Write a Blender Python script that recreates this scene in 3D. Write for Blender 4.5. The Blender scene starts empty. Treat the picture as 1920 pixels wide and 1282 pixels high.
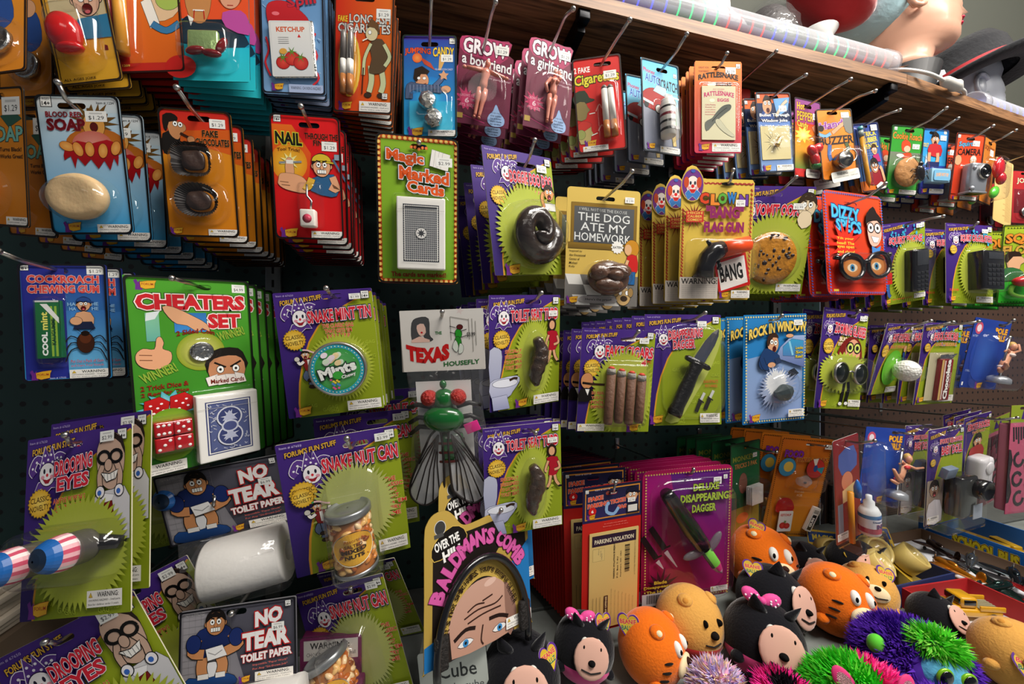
import bpy, math, random
from mathutils import Vector, Matrix, Euler
from mathutils.geometry import tessellate_polygon
random.seed(7)
R = math.radians
S = bpy.context.scene
COL = S.collection
PI = math.pi
# ------------------------------------------------------------------ camera, world, lights, exposure
CAM_Z = 1.35
cam_data = bpy.data.cameras.new('camera'); cam_data.sensor_width = 36.0
cam_data.lens = 36.0 * 702 / 1920; cam_data.clip_start = 0.02
cam = bpy.data.objects.new('camera', cam_data); COL.objects.link(cam)
cam.location = (0, 0, CAM_Z); cam.rotation_euler = (PI/2, 0, -math.atan2(180, 702))
S.camera = cam
S.view_settings.view_transform = 'Standard'; S.view_settings.look = 'None'
S.view_settings.gamma = 1; S.view_settings.use_curve_mapping = False
S.view_settings.exposure = 0.22
S.cycles.transparent_max_bounces = 24
S.cycles.max_bounces = 6
wd = bpy.data.worlds.new('shop_air'); S.world = wd; wd.use_nodes = True
wd.node_tree.nodes['Background'].inputs[0].default_value = (.75, .82, 1, 1)
wd.node_tree.nodes['Background'].inputs[1].default_value = .10
def area(name, loc, target, sx, sy, power, col):
    d = bpy.data.lights.new(name, 'AREA'); d.shape = 'RECTANGLE'; d.size = sx; d.size_y = sy; d.energy = power; d.color = col
    o = bpy.data.objects.new(name, d); COL.objects.link(o); o.location = loc
    o.rotation_euler = (Vector(target) - Vector(loc)).to_track_quat('-Z', 'Y').to_euler()
    return o
area('ceiling_light', (1.05, -.4, 3.0), (.95, .75, 1.4), 1.7, .3, 58, (1, .95, .88))
area('ceiling_light', (1.9, -.9, 2.75), (1.0, .7, 1.2), 1.2, .3, 13, (1, .95, .88))
area('ceiling_light', (-.6, -1.6, 2.75), (.0, .7, 1.2), 1.2, .3, 3, (1, .94, .86))
# ------------------------------------------------------------------ colours and materials
def lin(h):
    h = h.lstrip('#')
    if len(h) == 2: h = h*3
    if len(h) == 3: h = ''.join(c*2 for c in h)
    r = []
    for i in (0, 2, 4):
        v = int(h[i:i+2], 16)/255
        r.append(v/12.92 if v <= .04045 else ((v+.055)/1.055)**2.4)
    return (r[0], r[1], r[2], 1.0)
MATS = {}
def mat(name, col='888888', rough=.5, metal=0, coat=0, sub=0, emit=0, trans=0, bump=None, spec=.5, var=0, sheen=0):
    if name in MATS: return MATS[name]
    m = bpy.data.materials.new(name); m.use_nodes = True; nt = m.node_tree
    b = nt.nodes['Principled BSDF']; I = b.inputs
    I['Base Color'].default_value = lin(col); I['Roughness'].default_value = rough; I['Metallic'].default_value = metal
    I['Coat Weight'].default_value = coat; I['Specular IOR Level'].default_value = spec
    if sub: I['Subsurface Weight'].default_value = sub; I['Subsurface Radius'].default_value = (.01, .004, .003)
    if sheen: I['Sheen Weight'].default_value = sheen; I['Sheen Roughness'].default_value = .4
    if emit: I['Emission Color'].default_value = lin(col); I['Emission Strength'].default_value = emit
    if trans: I['Transmission Weight'].default_value = trans
    if var or bump:
        tc = nt.nodes.new('ShaderNodeTexCoord'); no = nt.nodes.new('ShaderNodeTexNoise')
        nt.links.new(tc.outputs['Object'], no.inputs['Vector'])
        sc, st = bump if bump else (60, 0)
        no.inputs['Scale'].default_value = sc; no.inputs['Detail'].default_value = 4
        if bump and st:
            bp = nt.nodes.new('ShaderNodeBump'); bp.inputs['Strength'].default_value = st; bp.inputs['Distance'].default_value = .004
            nt.links.new(no.outputs['Fac'], bp.inputs['Height']); nt.links.new(bp.outputs['Normal'], I['Normal'])
        if var:
            mx = nt.nodes.new('ShaderNodeMix'); mx.data_type = 'RGBA'
            c = lin(col); mx.inputs[6].default_value = tuple(x*(1-var) for x in c[:3])+(1,)
            mx.inputs[7].default_value = tuple(min(1, x*(1+var)) for x in c[:3])+(1,)
            nt.links.new(no.outputs['Fac'], mx.inputs[0]); nt.links.new(mx.outputs[2], I['Base Color'])
    MATS[name] = m; return m
def attr_mat(name, rough, coat=0, spec=.5):
    m = mat(name, 'ffffff', rough, coat=coat, spec=spec); nt = m.node_tree
    a = nt.nodes.new('ShaderNodeAttribute'); a.attribute_name = 'Col'
    nt.links.new(a.outputs['Color'], nt.nodes['Principled BSDF'].inputs['Base Color']); return m
PRINT = attr_mat('printed_card', .5, 0, .2)
PAINT = attr_mat('painted_surface', .3, .1)
FELT = attr_mat('plush_fabric', .95, 0, .15)
def clear_mat(name, tint, gloss_rough, ior, haze=0, hc=.9, gl=.5):
    m = bpy.data.materials.new(name); m.use_nodes = True; nt = m.node_tree; nt.nodes.clear()
    o = nt.nodes.new('ShaderNodeOutputMaterial'); t = nt.nodes.new('ShaderNodeBsdfTransparent'); g = nt.nodes.new('ShaderNodeBsdfGlossy')
    t.inputs[0].default_value = tint; g.inputs['Roughness'].default_value = gloss_rough
    f = nt.nodes.new('ShaderNodeLayerWeight'); f.inputs[0].default_value = .5; pw = nt.nodes.new('ShaderNodeMath'); pw.operation = 'POWER'; pw.inputs[1].default_value = 4
    nt.links.new(f.outputs['Facing'], pw.inputs[0]); mu = nt.nodes.new('ShaderNodeMath'); mu.operation = 'MULTIPLY_ADD'; mu.inputs[1].default_value = gl; mu.inputs[2].default_value = ((ior-1)/(ior+1))**2*1.4; nt.links.new(pw.outputs[0], mu.inputs[0])
    x = nt.nodes.new('ShaderNodeMixShader'); nt.links.new(mu.outputs[0], x.inputs[0]); nt.links.new(t.outputs[0], x.inputs[1]); nt.links.new(g.outputs[0], x.inputs[2])
    out = x
    if haze:
        d = nt.nodes.new('ShaderNodeBsdfDiffuse'); d.inputs[0].default_value = (hc, hc, hc*1.03, 1)
        y = nt.nodes.new('ShaderNodeMixShader'); y.inputs[0].default_value = haze
        nt.links.new(x.outputs[0], y.inputs[1]); nt.links.new(d.outputs[0], y.inputs[2]); out = y
    nt.links.new(out.outputs[0], o.inputs[0]); MATS[name] = m
    return m
CLEAR = clear_mat('clear_blister_plastic', (.985, .985, .985, 1), .05, 1.36, .004)
BAG = clear_mat('clear_bag_film', (.98, .98, .98, 1), .12, 1.45, .025, gl=.22)
bn = BAG.node_tree; _n = bn.nodes.new('ShaderNodeTexNoise'); _n.inputs['Scale'].default_value = 45; _b = bn.nodes.new('ShaderNodeBump')
_tc = bn.nodes.new('ShaderNodeTexCoord'); bn.links.new(_tc.outputs['Object'], _n.inputs['Vector'])
_b.inputs['Strength'].default_value = .5; _b.inputs['Distance'].default_value = .01; bn.links.new(_n.outputs['Fac'], _b.inputs['Height'])
for _x in bn.nodes:
    if _x.type == 'BSDF_GLOSSY': bn.links.new(_b.outputs['Normal'], _x.inputs['Normal'])
# ------------------------------------------------------------------ object bookkeeping
def link(name, data, parent=None, loc=None, rot=None):
    o = bpy.data.objects.new(name, data); COL.objects.link(o)
    if parent: o.parent = parent
    if loc is not None: o.location = loc
    if rot is not None: o.rotation_euler = rot
    return o
def tag(o, label, cat, group=None, kind=None):
    if label: o['label'] = label
    if cat: o['category'] = cat
    if group: o['group'] = group
    if kind: o['kind'] = kind
    return o
def thing(name, label, cat, loc=(0, 0, 0), rot=(0, 0, 0), group=None):
    return tag(link(name, None, None, loc, rot), label, cat, group)
def copy_tree(o, parent=None, depth=9):
    c = o.copy(); COL.objects.link(c)
    if parent: c.parent = parent
    if depth > 0:
        for ch in list(o.children): copy_tree(ch, c, depth-1)
    return c
# ------------------------------------------------------------------ mesh builder
class MB:
    def __init__(s): s.v = []; s.f = []; s.c = []; s.col = None; s.sm = []; s.smooth = True
    def add(s, vs, fs, col=None, smooth=None):
        n = len(s.v); s.v += [tuple(p) for p in vs]
        for f in fs:
            s.f.append([i+n for i in f]); s.c.append(col if col is not None else s.col); s.sm.append(s.smooth if smooth is None else smooth)
        return s
    def xf(s, M, start=0):
        for i in range(start, len(s.v)): s.v[i] = tuple(M @ Vector(s.v[i]))
        return s
    def box(s, c, d, bev=0, col=None, M=None):
        st = len(s.v); x, y, z = [t/2 for t in d]
        if not bev:
            vs = [(sx*x, sy*y, sz*z) for sx in (-1, 1) for sy in (-1, 1) for sz in (-1, 1)]
            fs = [(0, 1, 3, 2), (4, 6, 7, 5), (0, 4, 5, 1), (2, 3, 7, 6), (0, 2, 6, 4), (1, 5, 7, 3)]
            s.add(vs, fs, col, False)
        else:
            b = min(bev, x*.99, y*.99, z*.99)
            ring = lambda e, zz: [(sx*(x-b)+cx*e, sy*(y-b)+cy*e, zz) for sx, sy, a0 in ((1, 1, 0), (-1, 1, 90), (-1, -1, 180), (1, -1, 270)) for cx, cy in [(math.cos(R(a0+t)), math.sin(R(a0+t))) for t in (0, 45, 90)]]
            rs = [ring(b*.3, -z), ring(b*.8, -z+b*.25), ring(b, -z+b), ring(b, z-b), ring(b*.8, z-b*.25), ring(b*.3, z)]
            s.loft(rs, col, cap=True)
        T = Matrix.Translation(c) @ (M.to_4x4() if M else Matrix.Identity(4))
        return s.xf(T, st)
    def loft(s, rings, col=None, cap=True, closed=True, smooth=None):
        n = len(rings[0]); vs = [p for r in rings for p in r]; fs = []
        for i in range(len(rings)-1):
            for j in range(n if closed else n-1):
                k = (j+1) % n; fs.append((i*n+j, i*n+k, (i+1)*n+k, (i+1)*n+j))
        if cap and closed: fs.append(tuple(range(n-1, -1, -1))); m = (len(rings)-1)*n; fs.append(tuple(range(m, m+n)))
        return s.add(vs, fs, col, smooth)
    def lathe(s, prof, seg=24, col=None, cap=True, M=None):
        st = len(s.v); s.loft([[(r*math.cos(2*PI*j/seg), r*math.sin(2*PI*j/seg), z) for j in range(seg)] for r, z in prof], col, cap)
        if M is not None: s.xf(M, st)
        return s
    def ell(s, c, r, seg=20, rings=12, col=None, M=None, fn=None):
        st = len(s.v); rr = []
        for i in range(rings+1):
            t = PI*i/rings
            rr.append([(math.sin(max(t, .02) if i < rings else .02)*math.cos(2*PI*j/seg)*r[0], math.sin(max(t, .02) if i < rings else .02)*math.sin(2*PI*j/seg)*r[1], -math.cos(t)*r[2]) for j in range(seg)])
        s.loft(rr, col, True)
        if fn:
            for i in range(st, len(s.v)): s.v[i] = tuple(fn(*s.v[i]))
        return s.xf(Matrix.Translation(c) @ (M.to_4x4() if M else Matrix.Identity(4)), st)
    def tube(s, pts, r, seg=8, col=None, cap=True, closed=False):
        pts = [Vector(p) for p in pts]; n = len(pts); rr = []; up = None
        for i, p in enumerate(pts):
            a = pts[i-1] if (i or closed) else pts[0]; b = pts[(i+1) % n] if (i < n-1 or closed) else pts[-1]
            t = (b-a).normalized()
            if up is None: up = t.orthogonal().normalized()
            up = (up-t*up.dot(t)).normalized(); w = t.cross(up)
            q = r[i] if isinstance(r, (list, tuple)) else r
            rr.append([tuple(p+(up*math.cos(2*PI*j/seg)+w*math.sin(2*PI*j/seg))*q) for j in range(seg)])
        if closed: rr.append(rr[0]); cap = False
        return s.loft(rr, col, cap)
    def build(s, name, m, parent=None, loc=None, rot=None):
        me = bpy.data.meshes.new(name); me.from_pydata(s.v, [], s.f)
        for i, p in enumerate(me.polygons): p.use_smooth = s.sm[i]
        if any(c is not None for c in s.c):
            at = me.color_attributes.new('Col', 'FLOAT_COLOR', 'CORNER'); buf = []
            for f, c in zip(s.f, s.c):
                if c is None: buf += [.5, .5, .5, 1]*len(f)
                elif isinstance(c, list):
                    for q in c: buf += q
                else: buf += list(lin(c))*len(f)
            at.data.foreach_set('color', buf)
        if isinstance(m, (list, tuple)):
            for x in m: me.materials.append(x)
        else: me.materials.append(m)
        me.validate(clean_customdata=False)
        return link(name, me, parent, loc, rot)
def smoothpath(pts, n=6, closed=True):
    out = []; L = len(pts)
    rng = range(L) if closed else range(L-1)
    for i in rng:
        g = (lambda k: pts[k % L]) if closed else (lambda k: pts[max(0, min(L-1, k))])
        p0, p1, p2, p3 = g(i-1), g(i), g(i+1), g(i+2)
        for k in range(n):
            t = k/n
            out.append(tuple(.5*((2*b)+(c-a)*t+(2*a-5*b+4*c-d)*t*t+(3*b-a-3*c+d)*t**3) for a, b, c, d in zip(p0, p1, p2, p3)))
    if not closed: out.append(tuple(pts[-1]))
    return out
# ------------------------------------------------------------------ lettering
TXT = {}
def text_mesh(s, off):
    k = (s, off)
    if k not in TXT:
        cu = bpy.data.curves.new('lettering', 'FONT'); cu.body = s; cu.size = 1; cu.offset = off; cu.resolution_u = 2 if len(s) < 22 else 1
        o = bpy.data.objects.new('lettering', cu); me = o.to_mesh()
        TXT[k] = ([(v.co.x, v.co.y) for v in me.vertices], [tuple(p.vertices) for p in me.polygons])
        o.to_mesh_clear(); bpy.data.objects.remove(o); bpy.data.curves.remove(cu)
    return TXT[k]
EPS = 2.6e-5
# ------------------------------------------------------------------ printed artwork on a flat card, u to the side and v down, both 0..1
class Art:
    def __init__(s, w, h, r=.004, slot=None, edge='222222', back='8a8378', base='ffffff', c2=None, t=.0011, out=None, bend=0):
        s.w, s.h = w, h; s.m = MB(); s.m.smooth = False; s.k = 0; s.slot = None; s.t = t; s.bend = bend
        if out is None:
            rr = max(r, 1e-4); o = []
            for cx, cz, a0 in ((w/2-rr, h-rr, 0), (-w/2+rr, h-rr, 90), (-w/2+rr, rr, 180), (w/2-rr, rr, 270)):
                for a in (0, 30, 60, 90): o.append((cx+rr*math.cos(R(a0+a)), cz+rr*math.sin(R(a0+a))))
        else: o = [(s.X(u), s.Z(v)) for u, v in out]
        if sum(a[0]*b[1]-b[0]*a[1] for a, b in zip(o, o[1:]+o[:1])) < 0: o.reverse()
        s.outline = o; s.edge = edge
        if slot:
            su, sv, sl = slot; hw = sl*w/2; hr = .0032; q = []
            for sx, a0 in ((1, -90), (-1, 90)):
                for a in (0, 45, 90, 135, 180): q.append((s.X(su)+sx*(hw-hr)+hr*math.cos(R(a0+a)), s.Z(sv)+hr*math.sin(R(a0+a))))
            s.slot = q
        # solid card: back, rim
        s.flat(o, back, y=t, flip=True)
        for lo in ([o]+([s.slot[::-1]] if s.slot else [])):
            n = len(lo); vs = [(x, y, z) for y in (0, t) for x, z in lo]
            s.m.add(vs, [(i+n, (i+1) % n+n, (i+1) % n, i) for i in range(n)], edge)
        s.flat(o, base, c2, 'v')
    def X(s, u): return (u-.5)*s.w
    def Z(s, v): return (1-v)*s.h
    def inside(s, poly, p):
        x, y = p; c = False; n = len(poly); j = n-1
        for i in range(n):
            a, b = poly[i], poly[j]
            if (a[1] > y) != (b[1] > y) and x < (b[0]-a[0])*(y-a[1])/(b[1]-a[1])+a[0]: c = not c
            j = i
        return c
    def flat(s, o, c, c2=None, dr='v', y=None, flip=False):
        if y is None: s.k += 1; y = -s.k*EPS
        if sum(a[0]*b[1]-b[0]*a[1] for a, b in zip(o, o[1:]+o[:1])) < 0: o = o[::-1]
        L = [[Vector((x, z, 0)) for x, z in o]]
        if s.slot and all(s.inside(o, p) for p in s.slot): L.append([Vector((x, z, 0)) for x, z in s.slot])
        P = [p for l in L for p in l]
        tr = tessellate_polygon(L); fs = []
        for a, b, d in tr:
            ar = (P[b]-P[a]).cross(P[d]-P[a]).z
            if abs(ar) < 1e-12: continue
            if (ar < 0) != flip: a, b = b, a
            fs.append((a, b, d))
        s.put([(p.x, p.y) for p in P], fs, c, c2, dr, y)
    def put(s, P, fs, c, c2, dr, y):
        if c2 is None: s.m.add([(x, y, z) for x, z in P], fs, c); return
        A, B = lin(c), lin(c2)
        if dr == 'r': ts = [1.0]*len(P)
        else:
            ax = {'v': (0, -1), 'u': (1, 0), 'd': (.7, -.7), 'e': (-.7, -.7)}[dr]
            q = [x*ax[0]+z*ax[1] for x, z in P]; lo, hi = min(q), max(q); ts = [(k-lo)/max(hi-lo, 1e-9) for k in q]
        cs = [tuple(a+(b-a)*t for a, b in zip(A, B)) for t in ts]
        n = len(s.m.v); s.m.v += [(x, y, z) for x, z in P]
        for f in fs: s.m.f.append([i+n for i in f]); s.m.c.append([cs[i] for i in f]); s.m.sm.append(False)
    def poly(s, pts, c, c2=None, dr='v', sm=0, ol=None, ow=.004):
        if sm: pts = smoothpath(pts, sm)
        if ol: s.line(list(pts)+[pts[0]], ow*2, ol)
        s.flat([(s.X(u), s.Z(v)) for u, v in pts], c, c2, dr); return s
    def rect(s, u0, v0, u1, v1, c, c2=None, dr='v', ol=None, ow=.004): return s.poly([(u0, v0), (u1, v0), (u1, v1), (u0, v1)], c, c2, dr, 0, ol, ow)
    def ell(s, u, v, ru, rv, c, cc=None, rot=0, n=22, ol=None, ow=.005, a0=0, a1=360):
        # ru in widths, rv in widths too (true shape); cc = colour at the middle
        if ol: s.ell(u, v, ru+ow, rv+ow, ol, rot=rot, n=n, a0=a0, a1=a1)
        cr, sr = math.cos(R(rot)), math.sin(R(rot)); x0, z0 = s.X(u), s.Z(v); o = []
        full = a1-a0 >= 360
        for i in range(n if full else n+1):
            a = R(a0+(a1-a0)*i/n); x, z = ru*s.w*math.cos(a), rv*s.w*math.sin(a); o.append((x0+x*cr-z*sr, z0+x*sr+z*cr))
        if cc is None: s.flat(o, c)
        else:
            s.k += 1; y = -s.k*EPS; n0 = len(s.m.v); s.m.v += [(x, y, z) for x, z in o+[(x0, z0)]]
            A, B = lin(c), lin(cc); m = len(o)
            for i in range(m): s.m.f.append([n0+i, n0+(i+1) % m, n0+m]); s.m.c.append([A, A, B]); s.m.sm.append(False)
        return s
    def star(s, u, v, r1, r2, n, c, cc=None, asp=1, rot=0, jit=0):
        rnd = random.Random(n); o = []
        for i in range(2*n):
            r = (r1 if i % 2 == 0 else r2)*(1+jit*(rnd.random()-.5)); a = PI*i/n+R(rot)
            o.append((s.X(u)+r*s.w*math.cos(a), s.Z(v)+r*s.w*math.sin(a)*asp))
        if cc is None: s.flat(o, c)
        else:
            s.k += 1; y = -s.k*EPS; n0 = len(s.m.v); s.m.v += [(x, y, z) for x, z in o+[(s.X(u), s.Z(v))]]; A, B = lin(c), lin(cc); m = len(o)
            for i in range(m): s.m.f.append([n0+i, n0+(i+1) % m, n0+m]); s.m.c.append([A, A, B]); s.m.sm.append(False)
        return s
    def line(s, pts, w, c, sm=0, taper=False):
        if sm: pts = smoothpath(pts, sm, False)
        P = [(s.X(u), s.Z(v)) for u, v in pts]; n = len(P); w = w*s.w/2; a, b = [], []
        for i, (x, z) in enumerate(P):
            p, q = P[max(i-1, 0)], P[min(i+1, n-1)]; dx, dz = q[0]-p[0], q[1]-p[1]; l = math.hypot(dx, dz) or 1
            k = w*(1-(i/(n-1))*.8 if taper else 1); a.append((x-dz/l*k, z+dx/l*k)); b.append((x+dz/l*k, z-dx/l*k))
        s.k += 1; y = -s.k*EPS; V = a+b; fs = [(i+n, i+1+n, i+1, i) for i in range(n-1)]
        s.put(V, fs, c, None, 'v', y); return s
    def limb(s, pts, w, c, ol='111111', ow=.012, sm=4):
        s.line(pts, w+ow, ol, sm); s.line(pts, w, c, sm); return s
    def txt(s, t, u0, v0, u1, v1, c, o=None, ow=.035, b=.024, o2=None, ow2=.07, arc=0, slope=0, rot=0, wav=None, sh=None, c2=None):
        V0, _ = text_mesh(t, b); xs = [p[0] for p in V0]; ys = [p[1] for p in V0]
        if not xs: return s
        x0, x1, y0, y1 = min(xs), max(xs), min(ys), max(ys); cu, cv = (u0+u1)/2, (v0+v1)/2; W, H = (u1-u0)*s.w, (v1-v0)*s.h
        cr, sr = math.cos(R(rot)), math.sin(R(rot))
        def lay(off, col, col2=None, dx=0, dz=0):
            V, F = text_mesh(t, off); P = []
            for x, y in V:
                p = (x-x0)/(x1-x0); q = (y-y0)/(y1-y0)
                X, Z = (p-.5)*W, (q-.5)*H+arc*s.h*(1-(2*p-1)**2)+slope*s.h*(p-.5)
                P.append((s.X(cu)+X*cr-Z*sr+dx, s.Z(cv)+X*sr+Z*cr+dz))
            s.k += 1; s.put(P, F, col, col2, 'v', -s.k*EPS)
        if sh: lay(b+ow*.6, sh, None, .03*H*1.6, -.05*H*1.6)
        if o2: lay(b+ow2, o2)
        if o: lay(b+ow, o)
        lay(b, c, c2); return s
    def arctxt(s, t, cu, cv, ru, rv, a0, a1, size, c, o=None, ow=.03, b=.03, o2=None, wd=None):
        # letters set along an ellipse, angles counted anticlockwise from the right
        n = len(t); wd = wd or [1]*n; tot = sum(wd); q = 0
        for ch, g in zip(t, wd):
            a = R(a0+(a1-a0)*(q+g/2)/tot); q += g
            if ch == ' ': continue
            if ch in "',": sg = 1 if ch == "'" else -1; ru_, rv_ = ru+sg*size*.35, rv+sg*size*.35; s.ell((ru_*s.w*math.cos(a)+s.X(cu))/s.w+.5, 1-(s.Z(cv)+rv_*s.w*math.sin(a))/s.h, size*.12, size*.12, c, n=8); continue
            x, z = s.X(cu)+ru*s.w*math.cos(a), s.Z(cv)+rv*s.w*math.sin(a); u, v = x/s.w+.5, 1-z/s.h
            dx, dz = -ru*math.sin(a), rv*math.cos(a); rt = math.degrees(math.atan2(-dz, -dx)); k = .72*g
            hh = size*(1 if ch.isupper() or ch.islower() and ch in 'bdfhklt' else .75)
            s.txt(ch, u-size*k/2, v-hh*s.w/s.h/2, u+size*k/2, v+hh*s.w/s.h/2, c, o=o, ow=ow, b=b, o2=o2, rot=rt)
        return s
    # stock marks
    def price(s, u, v, t='$1.29', w=.17, rot=0, hh=None):
        wu = w; hv = hh or w*s.w/s.h*.62; s.rect(u-wu/2, v-hv/2, u+wu/2, v+hv/2, 'f1f1ec'); s.txt(t, u-wu*.36, v-hv*.05, u+wu*.36, v+hv*.36, '333338', b=0)
        s.rect(u-wu*.3, v-hv*.34, u+wu*.3, v-hv*.22, 'c9c9c6'); return s
    def warn(s, u0, v0, u1, v1, bg='efebe4'):
        s.rect(u0, v0, u1, v1, bg); W, H = u1-u0, v1-v0
        s.poly([(u0+W*.06, v0+H*.4), (u0+W*.16, v0+H*.4), (u0+W*.11, v0+H*.12)], 'd8b23a', ol='555', ow=.003)
        s.txt('WARNING:', u0+W*.3, v0+H*.1, u0+W*.9, v0+H*.4, '222', b=.01)
        s.txt('CHOKING HAZARD - Small parts', u0+W*.05, v0+H*.52, u0+W*.95, v0+H*.68, '444', b=0)
        s.txt('Not for children under 3 years.', u0+W*.05, v0+H*.76, u0+W*.92, v0+H*.92, '444', b=0); return s
    def age(s, u, v, w=.09, t='14+'):
        hv = w*s.w/s.h; s.rect(u-w/2, v-hv/2, u+w/2, v+hv/2, '333'); s.rect(u-w*.43, v-hv*.43, u+w*.43, v+hv*.43, 'f4f4f0')
        s.txt('AGES', u-w*.3, v-hv*.32, u+w*.3, v-hv*.12, '333', b=0); s.txt(t, u-w*.34, v-hv*.02, u+w*.34, v+hv*.34, '222'); return s
    def logo(s, u, v, w=.2):
        k = s.w/s.h; s.poly([(u-w*.5, v-w*.2*k), (u-w*.38, v-w*.3*k), (u-w*.3, v-w*.1*k), (u-w*.2, v-w*.25*k), (u-w*.22, v+w*.1*k), (u-w*.1, v+w*.35*k), (u-w*.45, v+w*.35*k), (u-w*.42, v+w*.05*k)], '6a2a86')
        s.poly([(u-w*.22, v-w*.12*k), (u+w*.1, v-w*.2*k), (u+w*.5, v-w*.24*k), (u+w*.42, v-w*.05*k), (u+w*.4, v+w*.2*k), (u, v+w*.28*k), (u-w*.2, v+w*.2*k)], 'e0a92a', ol='7a2a20', ow=.004)
        s.txt('FORUM', u-w*.16, v-w*.08*k, u+w*.36, v+w*.06*k, '9a2a1c', b=.01); return s
    def eye(s, u, v, r, iris='222', look=(0, 0), asp=1.25):
        s.ell(u, v, r, r*asp, 'fdfdf8', ol='111', ow=r*.18); s.ell(u+look[0]*r, v+look[1]*r*s.w/s.h, r*.42, r*.5, iris, n=12); return s
    def face(s, u, v, r, skin='dba37a', hair='2a1a10', kind='smile', glasses=False, bald=False, asp=1.25, look=(0, 0), cap=None):
        k = s.w/s.h
        for d in (-1, 1): s.ell(u+d*r*1.0, v, r*.2, r*.28, skin, ol='111', ow=r*.06)
        if not bald: s.ell(u, v-r*.35*k, r*1.08, r*1.2, hair, ol='111', ow=r*.05)
        s.ell(u, v, r, r*asp, skin, ol='111', ow=r*.06)
        if not bald: s.poly([(u-r, v-r*.2*k), (u-r*.8, v-r*.95*k), (u, v-r*1.3*k), (u+r*.8, v-r*.95*k), (u+r, v-r*.2*k), (u+r*.6, v-r*.62*k), (u-r*.4, v-r*.7*k)], hair)
        if cap: s.ell(u, v-r*.62*k, r*1.1, r*.85, cap, ol='111', ow=r*.06, a0=0, a1=180); s.poly([(u-r*.2, v-r*.66*k), (u+r*1.6, v-r*.55*k), (u+r*1.5, v-r*.35*k), (u-r*.1, v-r*.5*k)], cap, ol='111', ow=r*.05)
        for d in (-1, 1):
            s.eye(u+d*r*.36, v-r*.18*k, r*.24, look=look)
            s.line([(u+d*r*.12, v-r*.55*k), (u+d*r*.62, v-r*.68*k)], r*.14, hair if not bald else '3a2a20')
        if glasses:
            for d in (-1, 1):
                o = [(u+d*r*.4+r*.36*math.cos(a), v-r*.18*k+r*.32*k*math.sin(a)) for a in [PI*i/8 for i in range(17)]]; s.line(o, r*.13, '111')
            s.line([(u-r*.12, v-r*.2*k), (u+r*.12, v-r*.2*k)], r*.12, '111')
        s.ell(u+r*.03, v+r*.16*k, r*.17, r*.24, skin, ol='5a3420', ow=r*.04)
        if kind == 'smile': s.poly([(u-r*.55, v+r*.42*k), (u, v+r*.58*k), (u+r*.55, v+r*.42*k), (u+r*.35, v+r*.85*k), (u, v+r*.98*k), (u-r*.35, v+r*.85*k)], 'fbfbf5', ol='111', ow=r*.05)
        elif kind == 'open': s.ell(u, v+r*.72*k, r*.36, r*.4, '5a1210', ol='111', ow=r*.05); s.ell(u, v+r*.92*k, r*.2, r*.14, 'd8606a')
        elif kind == 'grit':
            s.rect(u-r*.5, v+r*.45*k, u+r*.5, v+r*.85*k, 'fbfbf5', ol='111', ow=r*.05)
            for i in (-.25, 0, .25): s.line([(u+r*i, v+r*.45*k), (u+r*i, v+r*.85*k)], r*.04, '333')
        else: s.line([(u-r*.4, v+r*.66*k), (u, v+r*.6*k), (u+r*.4, v+r*.7*k)], r*.09, '5a1a14')
        return s
    def jester(s, u, v, r):
        k = s.w/s.h; pu = '5d3a8e'
        def arm(p, w0): s.line(p, w0+r*.12, 'f0eaf4', 5); s.line(p, w0, pu, 5)
        arm([(u-r*.2, v-r*.5*k), (u-r*1.0, v-r*1.1*k), (u-r*1.5, v-r*.3*k), (u-r*1.25, v+r*.1*k)], r*.5)
        arm([(u+r*.2, v-r*.5*k), (u+r*.9, v-r*1.15*k), (u+r*1.45, v-r*.95*k)], r*.5)
        s.poly([(u-r*.75, v-r*.35*k), (u-r*.3, v-r*2.0*k), (u+r*.05, v-r*1.2*k), (u+r*.3, v-r*1.95*k), (u+r*.75, v-r*.4*k)], pu, ol='f0eaf4', ow=r*.06)
        for a, b in ((-.3, -1.3), (.25, -1.3), (-.45, -.75), (.4, -.75), (0, -.95), (-1.05, -.85), (-1.4, -.4), (.85, -1.0), (1.2, -1.0)): s.ell(u+r*a, v+r*b*k, r*.1, r*.1, 'f3f0f8', n=8)
        s.poly([(u-r*.8, v+r*.7*k), (u-r*1.1, v+r*1.3*k), (u-r*.5, v+r*1.15*k), (u-r*.1, v+r*1.6*k), (u+r*.4, v+r*1.15*k), (u+r*1.0, v+r*1.2*k), (u+r*.7, v+r*.6*k)], pu, ol='f0eaf4', ow=r*.05)
        s.ell(u, v+r*.15*k, r*.72, r*.85, 'f5f1f2', ol='2b1a45', ow=r*.07)
        for d in (-1, 1): s.ell(u+d*r*.28, v-r*.1*k, r*.1, r*.2, '223', n=10); s.ell(u+d*r*.42, v+r*.35*k, r*.17, r*.15, 'e39aa8', n=10)
        s.ell(u, v+r*.2*k, r*.11, r*.13, 'd5303a', n=10)
        s.poly([(u-r*.42, v+r*.45*k), (u, v+r*.56*k), (u+r*.42, v+r*.42*k), (u+r*.15, v+r*.82*k), (u-r*.15, v+r*.82*k)], '9c1f2c'); return s
    def seal(s, u, v, r):
        s.star(u, v, r*1.12, r, 22, '8a6a1c'); s.star(u, v, r*1.05, r*.94, 22, 'e2ae2c', 'f6d868')
        k = s.w/s.h; s.txt('CLASSIC', u-r*.85, v-r*.5*k, u+r*.85, v-r*.08*k, '4a2c10', b=.01, slope=.012); s.txt('NOVELTY', u-r*.85, v+r*.12*k, u+r*.85, v+r*.54*k, '4a2c10', b=.01, slope=.012); return s
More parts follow.
